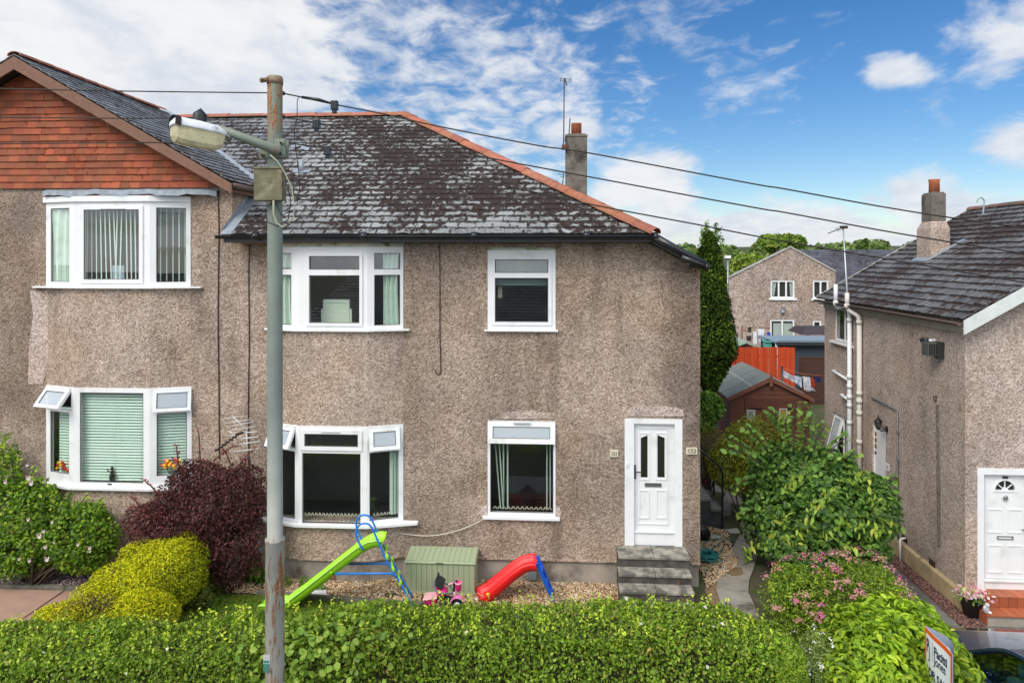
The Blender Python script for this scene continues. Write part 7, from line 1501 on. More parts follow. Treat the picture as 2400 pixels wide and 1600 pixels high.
# lower middle bay and lower right window: vertical blinds drawn back, bottom chain zigzag
def chain(p0, p1, z, n, lab):
    mb = MB(); p0 = Vector((*p0, z)); p1 = Vector((*p1, z)); 
    for i in range(n):
        a = p0.lerp(p1, i/n); b = p0.lerp(p1, (i+1)/n); m_ = a.lerp(b, .5)+V(0, 0, .055); w_ = (b-a).normalized()
        mb.face([a, a+w_*.018, m_+w_*.008, m_-w_*.008]); mb.face([b-w_*.018, b, m_+w_*.008, m_-w_*.008])
    tag(mb.build('blind_weights', mat('cream blind weight', (.60, .55, .42), .8)), lab, 'blind')
z0, z1 = W[5][0]+.10, W[5][1]-.06
chain((B2[1]+.06, YW-P_+.08), (B2[2]-.06, YW-P_+.08), z0, 17, 'row of cream blind weights along the middle of the lower middle bay window')
chain((B2[2]+.06, YW-P_+.1), (B2[3]-.06, YW+.06), z0, 8, 'row of cream blind weights in the right light of the lower middle bay window')
vblind('vertical_blind', 'narrow pale blind slats bunched at the right end of the lower middle bay window', (B2[3]-.24, YW-.02), (B2[3]-.06, YW+.06), z0, W[5][1]-.45, 4, R(50), wd=.07)
z0, z1 = R6[1]+.10, R6[3]-.40
chain((R6[0]+.08, YW+.1), (R6[2]-.06, YW+.1), z0, 13, 'row of cream blind weights along the bottom of the lower right window')
vblind('vertical_blind', 'three pale blind slats at the left side of the lower right window', (R6[0]+.08, YW+.12), (R6[0]+.38, YW+.12), z0, z1, 4, R(68), wd=.09, tilt=lambda i: (.10, .07, 0, 0)[i])
vblind('vertical_blind', 'pair of pale blind slats at the right side of the lower right window', (R6[2]-.18, YW+.12), (R6[2]-.07, YW+.12), z0, z1, 2, R(75), wd=.08)
# ------------------------------------------------------------------ the strip between hedge and house, seen only as reflections
# child's playhouse with its picket fence on the lawn behind the hedge
def playhouse():
    rt = empty('playhouse', (-.45, 9.1, 0), "small red child's playhouse with grey roof, reflected in the lower right window", 'playhouse'); RD_ = mat('playhouse red', (.75, .03, .07), .6, var=.15); x0, x1, y0, y1 = -.95, .12, 8.98, 9.26; h = .64
    mb = MB(); mb.holed((x0, y1, 0), U_, Z_, V(0, -1, 0), x1-x0, h, [(.33, .12, .60, .54)], .02); mb.box((x0, y0, 0), (x1, y0+.02, h)); mb.box((x0, y0+.021, 0), (x0+.02, y1-.021, h)); mb.box((x1-.02, y0+.021, 0), (x1, y1-.021, h)); mb.build('wall', RD_, rt)
    mb = MB(); ym = (y0+y1)/2; zr_ = .90
    for ya, yb2 in ((y0-.06, ym), (y1+.06, ym)): mb.hexa([(x0-.08, ya, h-.03), (x1+.08, ya, h-.03), (x1+.08, yb2, zr_), (x0-.08, yb2, zr_), (x0-.08, ya, h), (x1+.08, ya, h), (x1+.08, yb2, zr_+.03), (x0-.08, yb2, zr_+.03)])
    mb.build('roof', mat('playhouse roof', (.38, .45, .48), .7, var=.1), rt)
    for a in (x0+.28, x0+.62):
        mb = MB(); mb.holed((a, y1+.03, .12), U_, Z_, V(0, -1, 0), .16, .44, [(.015+.068*i, .02+.105*j, .015+.068*i+.055, .02+.105*j+.09) for i in range(2) for j in range(4)], .012); mb.build('shutter', UPVC, rt)
    mb = MB(); gx = x0+.42; mb.prism([(gx-.2, y1+.07, h), (gx+.2, y1+.07, h), (gx, y1+.07, h+.17)], (0, -.1, 0)); mb.build('gablet', mat('playhouse dark trim', (.03, .03, .035), .7), rt)
playhouse()
for k, (xa, xb) in enumerate(((-.8, .35), (-3.4, -1.5))):
    rt = empty('picket_fence', ((xa+xb)/2, 9.62, 0), ('low orange picket fence beside the red playhouse behind the hedge', 'low weathered picket fence on the lawn behind the hedge')[k], 'fence'); m_ = (mat('orange picket', (.36, .12, .03), .7), mat('grey picket', (.28, .27, .23), .8))[k]; mb = MB(); x = xa
    while x < xb: mb.box((x, 9.60, 0), (x+.07, 9.62, .42 if k == 0 else .44)); x += .115
    mb.build('pickets', m_, rt); mb = MB(); mb.box((xa, 9.621, .12), (xb, 9.65, .16)); mb.box((xa, 9.621, .32), (xb, 9.65, .36)); mb.build('rails', m_, rt)
# houses across the street, lower down the hill: what the upper panes mirror
def opposite(x0, x1, lab, wallm):
    rt = empty('opposite_house', ((x0+x1)/2, -14, -3), lab, 'house'); mb = MB(); mb.box((x0, -22, -3.3), (x1, -14, 1.9)); mb.build('wall', wallm, rt)
    mb = MB(); O, U, S, N = plane_frame((x0-.3, -13.6, 1.9), (1, 0, 0), (0, -4.4, 2.9)); L2 = math.hypot(4.4, 2.9); N = N if N.z > 0 else -N
    slates(mb, O, U, S, N, [(0, 0), (x1-x0+.6, 0), (x1-x0-1.5, L2), (2, L2)], course=.3, width=.4, th=.02, tilt=.03); mb.face([O+U*a+S*b for a, b in ((0, 0), (x1-x0+.6, 0), (x1-x0-1.5, L2), (2, L2))]); mb.face([(x0-.3, -22.4, 1.9), (x1+.3, -22.4, 1.9), (x1-1.8, -18, 4.8), (x0+1.7, -18, 4.8)]); mb.build('roof', SL_FAR, rt)
    n = int((x1-x0)/3)
    for i in range(n):
        for zz_ in (-2.0, .3):
            a = x0+1+i*3; ww = Window(rt); A, B = (a+1.5, -13.96), (a, -13.96); ww.facet(A, B, zz_, zz_+1.2, [('fixed', .08, .08, .71, 1.12), ('fixed', .79, .08, 1.42, 1.12)], .06); ww.finish()
    return rt
OB = mat('red brick', (.22, .075, .05), .9, var=.25, vscale=3)
opposite(-14, 4, 'red brick slate-roofed house across the street, left one as mirrored in the bays', OB); opposite(-34, -17, 'dark rendered slate-roofed house across the street, farthest left of the opposite row', RC_STAIN); opposite(7, 20, 'pebbledashed slate-roofed house across the street, mirrored in the upper right window', RC_FAR)
for k, (x, h, lab) in enumerate(((-5.5, 5.5, 'leafy tree across the street left of the red brick house'), (5.4, 6.5, 'tall tree across the street right of the red brick house'))):
    rt = empty('tree', (x, -9.5, gz(x, -9.5)), lab, 'tree', 'street trees opposite'); zc_ = gz(x, -9.5)+h*.65; E = [(x, -9.5, zc_, 1.7, 1.5, 1.8), (x+.9, -9.2, zc_-.5, 1.1, 1, 1), (x-.9, -9.8, zc_+.3, 1.1, 1, 1)]
    P, Nr, rad = ell_points(E, 3500, 300+k, shell=.6, amp=.2, freq=1.2, gap=.7); leafmesh('crown', P, Nr, .3, .7, TG, [1, 1, .5, .5], rt, LEAF, 300+k); mb = MB(); mb.tube([(x, -9.5, gz(x, -9.5)-.2), (x, -9.5, zc_)], [.2, .1], 8); mb.build('trunk', BARK, rt)
# ------------------------------------------------------------------ fittings of the neighbour house
xw = XW-.09; nb = bpy.data.objects['neighbour_house']
def pxw(px, py, off=.09): return PX(px, py, XW-off)
pipe_y1 = pxw(1991, 800).y; pipe_y2 = pxw(2014, 800).y
z_up1, z_up2 = pxw(1991, 745).z, pxw(2014, 750).z
mb = MB(); mb.tube([(xw, pipe_y1, GR), (xw, pipe_y1, z_up1)], .052, 12)
for zz_ in (z_up1-.05, pxw(1991, 883).z, pxw(1991, 905).z, pxw(1991, 930).z, pxw(1991, 950).z, pxw(1991, 990).z): mb.tube([(xw, pipe_y1, zz_-.05), (xw, pipe_y1, zz_+.05)], .064, 12)
a = pxw(1970, 718); mb.tube(smooth([(xw, pipe_y1, z_up1), (xw-.0, pipe_y1, a.z+.03), (xw-.05, a.y, a.z-.03), (xw-.12, a.y, a.z+.02), (xw-.12, a.y, a.z+.10)]), .05, 12); tp_ = PX(1970, 667, XW-.21); mb.tube([(xw-.12, a.y, a.z), (xw-.12, a.y, tp_.z)], .048, 12); mb.tube([(xw-.12, a.y, a.z+.02), (xw-.12, a.y, a.z+.14)], .062, 12)
mb.tube([(xw, pipe_y1, z_up1), (xw, pipe_y1, z_up1+.22)], .052, 12)
for (px_, py_, q_) in ((1958, 869, 892), (1977, 925, 938)):
    s0 = pxw(px_, py_, .02); s1 = V(xw, pipe_y1+.0, pxw(1991, q_).z); mb.tube([s0, s0+V(-.07, 0, -.0), s1], .034, 10)
mb.build('soil_pipe', WHITE_PAINT, nb)
mb = MB(); mb.tube([(xw, pipe_y2, GR), (xw, pipe_y2, z_up2)], .056, 12)
for py_ in (755, 922, 940, 968, 1035): zz_ = pxw(2014, py_).z; mb.tube([(xw, pipe_y2, zz_-.05), (xw, pipe_y2, zz_+.05)], .069, 12)
a = pxw(1999, 722); mb.tube(smooth([(xw, pipe_y2, z_up2), (xw-.02, pipe_y2+.05, z_up2+.10), (xw-.10, a.y-.02, a.z-.05), (xw-.14, a.y, a.z+.05)]), .053, 12); tp_ = PX(1999, 688, XW-.23); mb.tube([(xw-.14, a.y, a.z), (xw-.14, a.y, tp_.z)], .052, 12); mb.tube([(xw-.14, a.y, a.z+.0), (xw-.14, a.y, a.z+.10)], .068, 12); mb.build('soil_pipe', mat('stained white pipe', (.66, .63, .57), .6, dirt=(.28, .12, .06), dscale=7, dth=(.60, .75)), nb)
rt = empty('tv_aerial', (xw-.14, a.y, tp_.z), 'leaning thin television aerial fixed to the white pipe of the neighbour house', 'aerial'); top_ = PX(1976, 533, XW-.25); mb = MB(); mb.tube([(xw-.14, a.y, tp_.z-.25), (xw-.14, a.y, tp_.z+.05), top_], [.022, .022, .016], 8); mb.build('mast', mat('galvanised mast', (.45, .50, .52), .4, metal=.5), rt)
mb = MB(); e = PX(1941, 547, XW-.9); mb.tube([top_+V(.1, 0, .03), top_, e], .011, 6); 
for f in (.15, .3, .42): q = top_.lerp(e, f); mb.tube([q-V(.0, .1, .05), q+V(0, .1, .05)], .006, 5)
mb.box(top_-V(.06, .04, .03), top_+V(.10, .04, .04)); mb.build('yagi', WR, rt)
# overflow conduit, lantern, camera, floodlight
mb = MB(); mb.tube([pxw(2042, 931, .03), pxw(2103, 961, .03), pxw(2105, 1275, .03)], .016, 8)
for py_ in (1012, 1078, 1180): q = pxw(2105, py_, .03); mb.box(q-V(.02, .03, .02), q+V(.025, .03, .02))
mb.build('conduit', mat('grey conduit', (.16, .17, .175), .6), nb)
mb = MB(); q = pxw(2122, 1262, .02); mb.tube([q+V(.03, 0, .02), q+V(-.10, -.05, .02), q+V(-.13, -.05, 0), q+V(-.13, -.05, -.62)], .022, 8); mb.build('waste_pipe', WHITE_PAINT, nb)
for a_, b_ in (((2117, 1252), (2125, 1270)), ((2181, 1307), (2190, 1330))): q = pxw((a_[0]+b_[0])/2, (a_[1]+b_[1])/2, 0); mb = MB(); mb.box((XW-.012, q.y-.10, q.z-.06), (XW+.01, q.y+.10, q.z+.06)); mb.build('air_brick', mat('dark brown vent', (.06, .03, .022), .9), nb)
mb = MB(); q = pxw(2196, 935, .0); 
mb.tube(smooth([q+V(0, 0, .04), q+V(-.05, 0, .05), q+V(-.06, 0, 0), q+V(-.02, 0, -.04)]), .012, 6); mb.build('overflow_pipe', MATS['dark brown vent'], nb)
mb = MB(); qs_ = [pxw(2193, 948, .012), pxw(2200, 948, .012), pxw(2205, 1280, .012), pxw(2196, 1280, .012)]; mb.prism([qs_[0], qs_[1], qs_[2], qs_[3]], (.01, 0, 0)); mb.build('damp_stain', RC_STAIN, nb)
q = pxw(2078, 1003, .0); rt = empty('wall_lantern', q, 'black coach lantern on the neighbour side wall beside the side door', 'wall lantern'); BKM = mat('black iron', (.02, .02, .022), .45, metal=.4)
mb = MB(); mb.ell(q+V(-.02, -.04, -.01), (.02, .05, .08)); mb.tube(smooth([q+V(-.02, -.04, -.02), q+V(-.10, -.02, -.06), q+V(-.17, 0, -.02)]), .014, 6); mb.build('bracket', BKM, rt); c = q+V(-.18, .0, .0)
mb = MB(); mb.lathe([(.03, -.03), (.045, 0), (.048, .01)], c, seg=6); mb.lathe([(.095, .14), (.085, .16), (.03, .22), (.012, .25), (.018, .27), (0, .30)], c, seg=6)
for k in range(6): an = k*math.pi/3; mb.tube([c+V(.045*math.cos(an), .045*math.sin(an), .01), c+V(.082*math.cos(an), .082*math.sin(an), .145)], .006, 4)
mb.build('cage', BKM, rt); mb = MB(); mb.lathe([(.04, .01), (.075, .14)], c, seg=6); mb.build('lantern_glass', mat('smoky glass', (.10, .10, .09), .2, spec=.6), rt)
mb = MB(); q = pxw(2212, 820, 0); rt = empty('floodlight', q, 'dark box-shaped floodlight high on the neighbour side wall near the gable corner', 'floodlight'); mb.box((XW-.30, q.y-.02, q.z-.12), (XW-.12, q.y+.22, q.z+.14)); 
mb.build('housing', mat('olive grey casing', (.075, .08, .07), .6), rt, bevel=.015); mb = MB(); mb.box((XW-.12, q.y-.03, q.z-.16), (XW, q.y+.12, q.z+.15)); mb.build('back_box', mat('dark casing', (.03, .032, .03), .6), rt, bevel=.01)
mb = MB()
for k in range(4): mb.box((XW-.28+k*.04, q.y-.028, q.z-.09), (XW-.262+k*.04, q.y-.021, q.z+.11))
mb.build('grille', mat('grille slots', (.01, .01, .01), .8), rt)
q = pxw(2190, 798, 0); rt = empty('security_camera', q, 'small white and black security camera beside the floodlight', 'camera'); mb = MB(); mb.tube([q, q+V(-.10, 0, 0)], .03, 12); mb.lathe([(.045, 0), (.045, .03)], q+V(-.005, 0, 0), axis=(-1, 0, 0), seg=16); mb.build('mount', UPVC, rt); mb = MB(); mb.tube([q+V(-.10, .02, 0), q+V(-.16, .16, -.01)], .045, 12); mb.build('camera_body', BLACK_PL, rt)
q = pxw(2080, 1094, .01); mb = MB(); mb.box((XW-.012, q.y-.07, q.z-.075), (XW-.001, q.y+.07, q.z+.075)); pl_o = empty('small_number_plate', q, 'tiny white number plate beside the neighbour side door', 'number plate'); mb.build('plate', UPVC, pl_o); text_mesh('155', .055, 'lettering', MATS['dark lettering'], pl_o, (XW-.014, q.y, q.z-.02), (0, -1, 0), (0, 0, 1), (-1, 0, 0))
q = pxw(2098, 1126, .05); rt = empty('outside_tap_cover', q, 'small black fitting low on the neighbour wall beside the conduit', 'tap cover'); mb = MB(); mb.ell(q, (.07, .06, .09)); mb.tube([q, q+V(-.12, 0, .02)], [.04, .05], 8); mb.build('cover', BLACK_PL, rt)
hk = PY(2304, 503, 15.0); mb = MB(); O, U, S, N = plane_frame((XE2, 0, ZE2), (0, 1, 0), (1, 0, S2)); hk = PP(2304, 503, O, N); dd = hk.y; mb.tube(smooth([hk, PY(2306, 480, dd), PY(2307, 470, dd), PY(2300, 463, dd), PY(2293, 466, dd), PY(2290, 473, dd)]), .02, 8); mb.build('roof_hook', mat('verdigris hook', (.30, .42, .42), .6), nb)
# pot of flowers by the step
c = PZ(2276, 1446, GR+.02); rt = empty('flower_pot', c, 'tall black planter of pink and white flowers beside the tiled doorstep', 'plant pot'); mb = MB(); mb.hexa([(c.x-.085, c.y-.085, c.z), (c.x+.085, c.y-.085, c.z), (c.x+.085, c.y+.085, c.z), (c.x-.085, c.y+.085, c.z), (c.x-.14, c.y-.14, c.z+.34), (c.x+.14, c.y-.14, c.z+.34), (c.x+.14, c.y+.14, c.z+.34), (c.x-.14, c.y+.14, c.z+.34)]); mb.build('planter', mat('black glazed planter', (.008, .008, .01), .35), rt, bevel=.01)
r = np.random.default_rng(5); n = 260; P = np.stack([c.x+r.normal(size=n)*.12, c.y+r.normal(size=n)*.09, c.z+.40+np.abs(r.normal(size=n))*.05], 1); leafmesh('petals', P, np.tile([0, -.3, 1.], (n, 1)), .075, .7, [(.75, .30, .45), (.80, .72, .76), (.70, .42, .55), (.55, .62, .25)], [1, 1.2, .6, .8], rt, PETAL, 6, up=.5, rnd=.7)
n = 70; P = np.stack([c.x+r.normal(size=n)*.14, c.y+r.normal(size=n)*.1, c.z+.37+r.normal(size=n)*.02], 1); leafmesh('leaves', P, np.tile([0, -.3, 1.], (n, 1)), .10, .4, [(.30, .42, .08), (.08, .16, .04)], [1, 1], rt, LEAF, 7, up=.3, rnd=.8)
c = PZ(2311, 1436, d2[1]-.185+.005); rt = empty('garden_ornament', c, 'small grey and white ornament on the lower tiled step', 'ornament'); mb = MB(); mb.ell(c+V(0, 0, .07), (.05, .045, .075)); mb.ell(c+V(.01, -.02, .15), (.035, .035, .035)); mb.ell(c+V(.04, -.04, .03), (.03, .03, .025)); mb.build('body', mat('grey stone ornament', (.40, .42, .46), .8, dirt=(.75, .75, .74), dscale=14, dth=(.45, .55)), rt)
# ------------------------------------------------------------------ handrail, side steps, hose
SY = 14.85; zs_ = [(1641, 1667, 1168, .9), (1641, 1692, 1191, .9)]; rt = empty('side_steps', (3.2, SY, 0), 'two grey concrete steps with blockwork fronts at the side of the long house', 'steps')
for k, (pa, pb, py_, d_) in enumerate(zs_):
    a, b = PY(1641, py_, SY), PY(pb, py_, SY); xa = XR+.01; mb = MB(); mb.box((xa, SY+.01+k*0, -.1), (b.x-.01, SY+1.2, a.z-.05)) if k == 0 else mb.box((PY(1667, 1191, SY).x, SY+.01, -.1), (b.x-.01, SY+1.2, a.z-.05)); mb.build('block_face', mat('grey blockwork', (.075, .078, .08), .9, var=.3, vscale=6, bump=.5), rt)
    mb = MB(); x_a = xa if k == 0 else PY(1667, 1191, SY).x+.002; mb.box((x_a, SY-.01, a.z-.05), (b.x, SY+1.2, a.z)); mb.build('tread', PAVE, rt)
rt = empty('handrail', PY(1693, 1225, 14.75), 'black painted metal handrail beside the side steps, lighter where worn', 'handrail')
BKP = mat('black paint rail', (.018, .018, .02), .4, dirt=(.25, .24, .22), dscale=6, dth=(.62, .7)); base = PY(1693, 1228, 14.75); mb = MB(); mb.tube(smooth([base+V(0, 0, -.1), PY(1693, 1180, 14.75), PY(1693.5, 1120, 14.75), PY(1692, 1104, 14.75), PY(1685, 1092, 14.75), PY(1660, 1070, 14.75), PY(1640, 1055, 14.75), PY(1625, 1044, 14.75)]), .022, 8); mb.build('rail', BKP, rt)
mb = MB(); mb.tube(smooth([PY(1673, 1160, 15.8), PY(1673, 1120, 15.8), PY(1673, 1080, 15.8), PY(1668, 1068, 15.8), PY(1640, 1044, 15.8), PY(1620, 1028, 15.8)]), .022, 8); mb.build('rail', BKP, rt)
mb = MB(); mb.tube([PY(1692, 1140, 14.75), PY(1672, 1122, 15.8)], .012, 6); mb.build('cross_bar', BKP, rt)
mb = MB(); r = random.Random(4); c = PG(1657, 1312, .05); pts = []
for k in range(150): a = k*.42; rr = .17+.05*math.sin(k*.37)+r.uniform(-.02, .02); pts.append((c.x+math.cos(a)*rr+.04*math.sin(k*.11), c.y+math.sin(a)*rr*.9+.03*math.cos(k*.13), c.z+.02+.10*abs(math.sin(k*.17))+r.uniform(0, .02)))
mb.tube(pts, .011, 6); e = [PG(a, b, .04) for a, b in ((1665, 1300), (1690, 1290), (1697, 1268), (1680, 1262), (1655, 1268), (1648, 1280), (1670, 1285), (1700, 1262), (1725, 1268))]; mb.tube(smooth([Vector(pts[-1])]+e), .010, 6); tag(mb.build('garden_hose', mat('teal hose', (.01, .15, .14), .45)), 'tangled teal garden hose heaped on the gravel beside the house corner', 'hose')
mb = MB(); c = PG(1650, 1268, .0); rt = empty('hose_reel', c, 'black hose reel half hidden behind the right corner of the long house', 'hose reel'); 
for Y in (c.y-.06, c.y+.06): m1 = MB(); m1.lathe([(.03, -.01), (.13, -.01), (.14, 0), (.13, .01), (.03, .01)], (c.x-.02, Y, .16), axis=(0, 1, 0), seg=20); m1.build('flange', BLACK_PL, rt)
mb.tube([(c.x-.02, c.y-.07, .16), (c.x-.02, c.y+.07, .16)], .05, 12); mb.tube([(c.x+.05, c.y-.09, .0), (c.x-.02, c.y-.07, .3), (c.x-.1, c.y-.09, .0)], .012, 6); mb.build('drum', BLACK_PL, rt)
P = [PG(a, b, .02) for a, b in ((1700, 1243), (1728, 1240), (1734, 1250), (1712, 1251))]; mb = MB(); mb.prism(P, (0, 0, .03)); tag(mb.build('stone', mat('pale slab stone', (.38, .40, .36), .9, var=.2)), 'pale broken slab lying where the gravel meets the path', 'stone')
for k, (a_, lab) in enumerate((((1650, 1262), 'flat pale stone on the side gravel behind the coiled hose'), )): c = PG(a_[0]+25, a_[1]-5, .03); mb = MB(); mb.ell(c, (.16, .09, .03), 12, 5); tag(mb.build('stone', MATS['pale slab stone']), lab, 'stone')
# blue bin, red tool, trough near the back of the house
c = PY(1648, 1010, 18.4); gb_ = gz(c.x, 18.4); rt = empty('recycling_bin', (c.x, 18.4, gb_), 'bright blue wheelie bin peeping past the right corner of the long house', 'bin'); BB = plastic('bin blue', (.02, .22, .52)); t_ = PY(1648, 985, 18.4).z; mb = MB(); mb.hexa([(c.x-.2, 18.2, gb_+.05), (c.x+.12, 18.2, gb_+.05), (c.x+.12, 18.6, gb_+.05), (c.x-.2, 18.6, gb_+.05), (c.x-.27, 18.13, t_-.06), (c.x+.17, 18.13, t_-.06), (c.x+.17, 18.7, t_-.06), (c.x-.27, 18.7, t_-.06)]); mb.build('body', BB, rt); mb = MB(); mb.hexa([(c.x-.3, 18.1, t_-.06), (c.x+.2, 18.1, t_-.06), (c.x+.2, 18.72, t_-.06), (c.x-.3, 18.72, t_-.06), (c.x-.28, 18.15, t_), (c.x+.15, 18.15, t_), (c.x+.12, 18.72, t_+.06), (c.x-.28, 18.72, t_+.06)]); mb.build('lid', BB, rt, bevel=.02)
for dx in (-.2, .12): mb = MB(); mb.lathe([(.03, -.03), (.1, -.03), (.1, .03), (.03, .03)], (c.x+dx, 18.65, gb_+.1), axis=(1, 0, 0), seg=16); mb.build('wheel', DK, rt)
a, b = PY(1653, 995, 19.0), PY(1684, 985, 19.0); mb = MB(); mb.box((a.x, 18.9, a.z-.08), (b.x, 19.3, b.z)); mb.box((a.x+.1, 18.95, gz(a.x, 19)), (a.x+.15, 19.2, a.z-.081)); mb.box((b.x-.15, 18.95, gz(a.x, 19)), (b.x-.1, 19.2, a.z-.081)); tag(mb.build('planter_trough', mat('dark grey trough', (.09, .09, .095), .7)), 'dark grey trough on legs beside the blue bin', 'trough')
mb = MB(); mb.tube([PG(1642, 1134, .03), PG(1659, 1124, .12)], .022, 6); mb.tube([PG(1659, 1124, .12), PG(1663, 1121, .16)], .03, 6); tag(mb.build('red_tool', plastic('red tool plastic', (.55, .03, .015))), 'red plastic tool handle lying by the top of the side steps', 'tool')
# ------------------------------------------------------------------ sheds, fence, washing behind
YS = 20.0; sA = PY(1808.6, 884, YS); sL = PY(1704, 936, YS); sR = PY(1908, 930, YS); gs_ = gz(sA.x, YS)-.02
rt = empty('shed', (sA.x, YS, gs_), 'brown timber shed with grey felt roof, finial and double doors', 'shed'); BW = mat('shed brown', (.15, .058, .036), .75, var=.15, vscale=8, bump=.3, bscale=30, stretch=(1, 1, 6)); ez = (sL.z+sR.z)/2
x0, x1 = sL.x+.10, sR.x-.10; mb = MB(); z = gs_; sl_ = (sA.z-ez)/((sR.x-sL.x)/2)
while z < sA.z-.12:
    hw = (x1-x0)/2 if z+.13 < ez else max(.03, (sA.z-.06-z-.13)/sl_); hw = min(hw, (x1-x0)/2); c = (sL.x+sR.x)/2; hw0 = min((x1-x0)/2, max(.03, (sA.z-.06-z)/sl_))
    mb.prism([(c-hw0, YS+.03, z), (c+hw0, YS+.03, z), (c+hw, YS+.045, z+.128), (c-hw, YS+.045, z+.128)], (0, .03, 0)); z += .13
mb.box((x0, YS+.08, gs_), (x0+.03, YS+2.9, ez-.02)); mb.box((x1-.03, YS+.08, gs_), (x1, YS+2.9, ez-.02)); mb.box((x0+.031, YS+2.87, gs_), (x1-.031, YS+2.9, ez)); mb.build('wall', BW, rt)
FELT = mat('grey green felt', (.20, .22, .195), .9, var=.12, vscale=4, bump=.3, bscale=80)
for sg, e in ((-1, sL), (1, sR)):
    mb = MB(); mb.face([V(c, YS-.03, sA.z), V(e.x, YS-.03, ez), V(e.x, YS+3.0, ez), V(c, YS+3.0, sA.z)] if sg < 0 else [V(c, YS-.03, sA.z), V(c, YS+3.0, sA.z), V(e.x, YS+3.0, ez), V(e.x, YS-.03, ez)]); mb.build('roof', FELT, rt)
    mb = MB(); D = V(e.x-c, 0, ez-sA.z)
    for yy in (YS+.75, YS+1.5, YS+2.25): mb.obox(V(c, yy, sA.z+.004), D, V(0, .035, 0), V(0, 0, .02))
    if sg < 0: mb.obox(V(c, YS, sA.z+.003)+D*.40, D*.06, V(0, 2.9, 0), V(0, 0, .006))
    mb.build('batten', mat('felt lap', (.30, .32, .29), .8), rt)
    mb = MB(); mb.prism([V(c, YS-.06, sA.z+.015), V(e.x, YS-.06, ez+.015), V(e.x, YS-.06, ez-.10), V(c, YS-.06, sA.z-.11)], (0, .028, 0)); mb.build('bargeboard', mat('shed trim', (.21, .085, .055), .7, var=.1), rt)
mb = MB(); mb.prism([(c-.05, YS-.09, sA.z-.25), (c+.05, YS-.09, sA.z-.25), (c+.035, YS-.09, sA.z+.05), (c, YS-.09, sA.z+.17), (c-.035, YS-.09, sA.z+.05)], (0, .028, 0)); mb.build('finial', MATS['shed trim'], rt)
dt = PY(1800, 934, YS).z
for sg in (-1, 1):
    mb = MB(); a = c+.015 if sg > 0 else c-.72
    for k in range(7): mb.box((a+k*.1, YS-.004, gs_+.06), (a+k*.1+.096, YS+.02, dt))
    d_ = mb.build('door', mat('shed door brown', (.125, .046, .03), .75, var=.12), rt); px0 = (1826, 957, 1845, 983) if sg > 0 else (1750, 960, 1770, 985); a_, b_ = PY(px0[0], px0[3], YS-.01), PY(px0[2], px0[1], YS-.01)
    mb = MB(); mb.holed(V(a_.x, YS-.02, a_.z), U_, Z_, N_, b_.x-a_.x, b_.z-a_.z, [(.03, .03, b_.x-a_.x-.03, b_.z-a_.z-.03)], .014); mb.build('window_frame', mat('pale shed frame', (.55, .50, .42), .7), d_)
    mb = MB(); mb.face([(a_.x+.03, YS-.007, a_.z+.03), (b_.x-.03, YS-.007, a_.z+.03), (b_.x-.03, YS-.007, b_.z-.03), (a_.x+.03, YS-.007, b_.z-.03)]); mb.build('pane', mat('shed pane left', (.30, .33, .36), .3, var=.4, vscale=20) if sg < 0 else mat('shed pane right', (.33, .26, .07), .4), d_)
    mb = MB(); mb.box(((c+.5*sg)-.12, YS-.012, dt-.32), ((c+.5*sg)+.24, YS-.005, dt-.27)); mb.build('hinge', BLACK_PL, d_)
mb = MB(); mb.box((c-.03, YS-.02, gs_+1.15), (c+.05, YS-.005, gs_+1.22)); mb.build('padlock', STEEL, rt)
# orange-red fence
YFc = 27.0; a, b = PY(1690, 816, YFc), PY(1861, 814, YFc); g_ = gz(b.x, YFc); rt = empty('board_fence', ((a.x+b.x)/2, YFc, g_), 'bright orange-red close-boarded fence behind the brown shed', 'fence'); ORM = mat('orange red fence paint', (.52, .060, .012), .7, var=.12, tint=True); mb = MB(); x = a.x
while x < b.x:
    k = random.uniform(.8, 1.15); mb.cur = (k, k, k); f = (x-a.x)/(b.x-a.x); yy = YFc+.03*(int(x/.16) % 2); mb.box((x, yy, g_), (x+.105, yy+.02, b.z+random.uniform(-.02, .01))); x += .112 if random.random() > .06 else .135
mb.cur = (1, 1, 1); mb.build('boards', ORM, rt); mb = MB(); mb.box((a.x, YFc+.06, g_+.3), (b.x, YFc+.1, g_+.38)); mb.box((a.x, YFc+.06, b.z-.4), (b.x, YFc+.1, b.z-.32)); mb.build('rail', ORM, rt)
for x in (a.x+.6, (a.x+b.x)/2, b.x-.05): mb = MB(); mb.box((x, YFc+.101, g_-.1), (x+.09, YFc+.19, b.z-.02)); mb.build('post', ORM, rt)
mb = MB(); mb.tube([PY(1833, 857, 26.9), PY(1915, 863, 26.9)], .02, 6)
# second shed roof, blue-grey shed, dark fence, bin store etc.
Y2 = 31.0; q = lambda px, py, y=Y2: PY(px, py, y); rt = empty('low_shed', q(1750, 815), 'small green-felted shed showing only its roof above the orange-red fence', 'shed'); g_ = gz(q(1750, 815).x, Y2)
ap, l_, r_ = q(1751, 803), q(1716, 816), q(1782, 816); mb = MB(); mb.box((l_.x+.1, Y2+.05, g_), (r_.x-.1, Y2+2.2, l_.z)); mb.face([(l_.x+.1, Y2+.04, l_.z-.02), (r_.x-.1, Y2+.04, l_.z-.02), (ap.x, Y2+.04, ap.z-.05)]); mb.build('wall', BW, rt)
for e in (l_, r_): mb = MB(); mb.prism([(ap.x, Y2-.1, ap.z), (e.x, Y2-.1, e.z), (e.x, Y2-.1, e.z+.06), (ap.x, Y2-.1, ap.z+.06)], (0, 2.6, 0)); mb.build('roof', mat('pale green felt', (.26, .33, .26), .9, var=.1), rt)
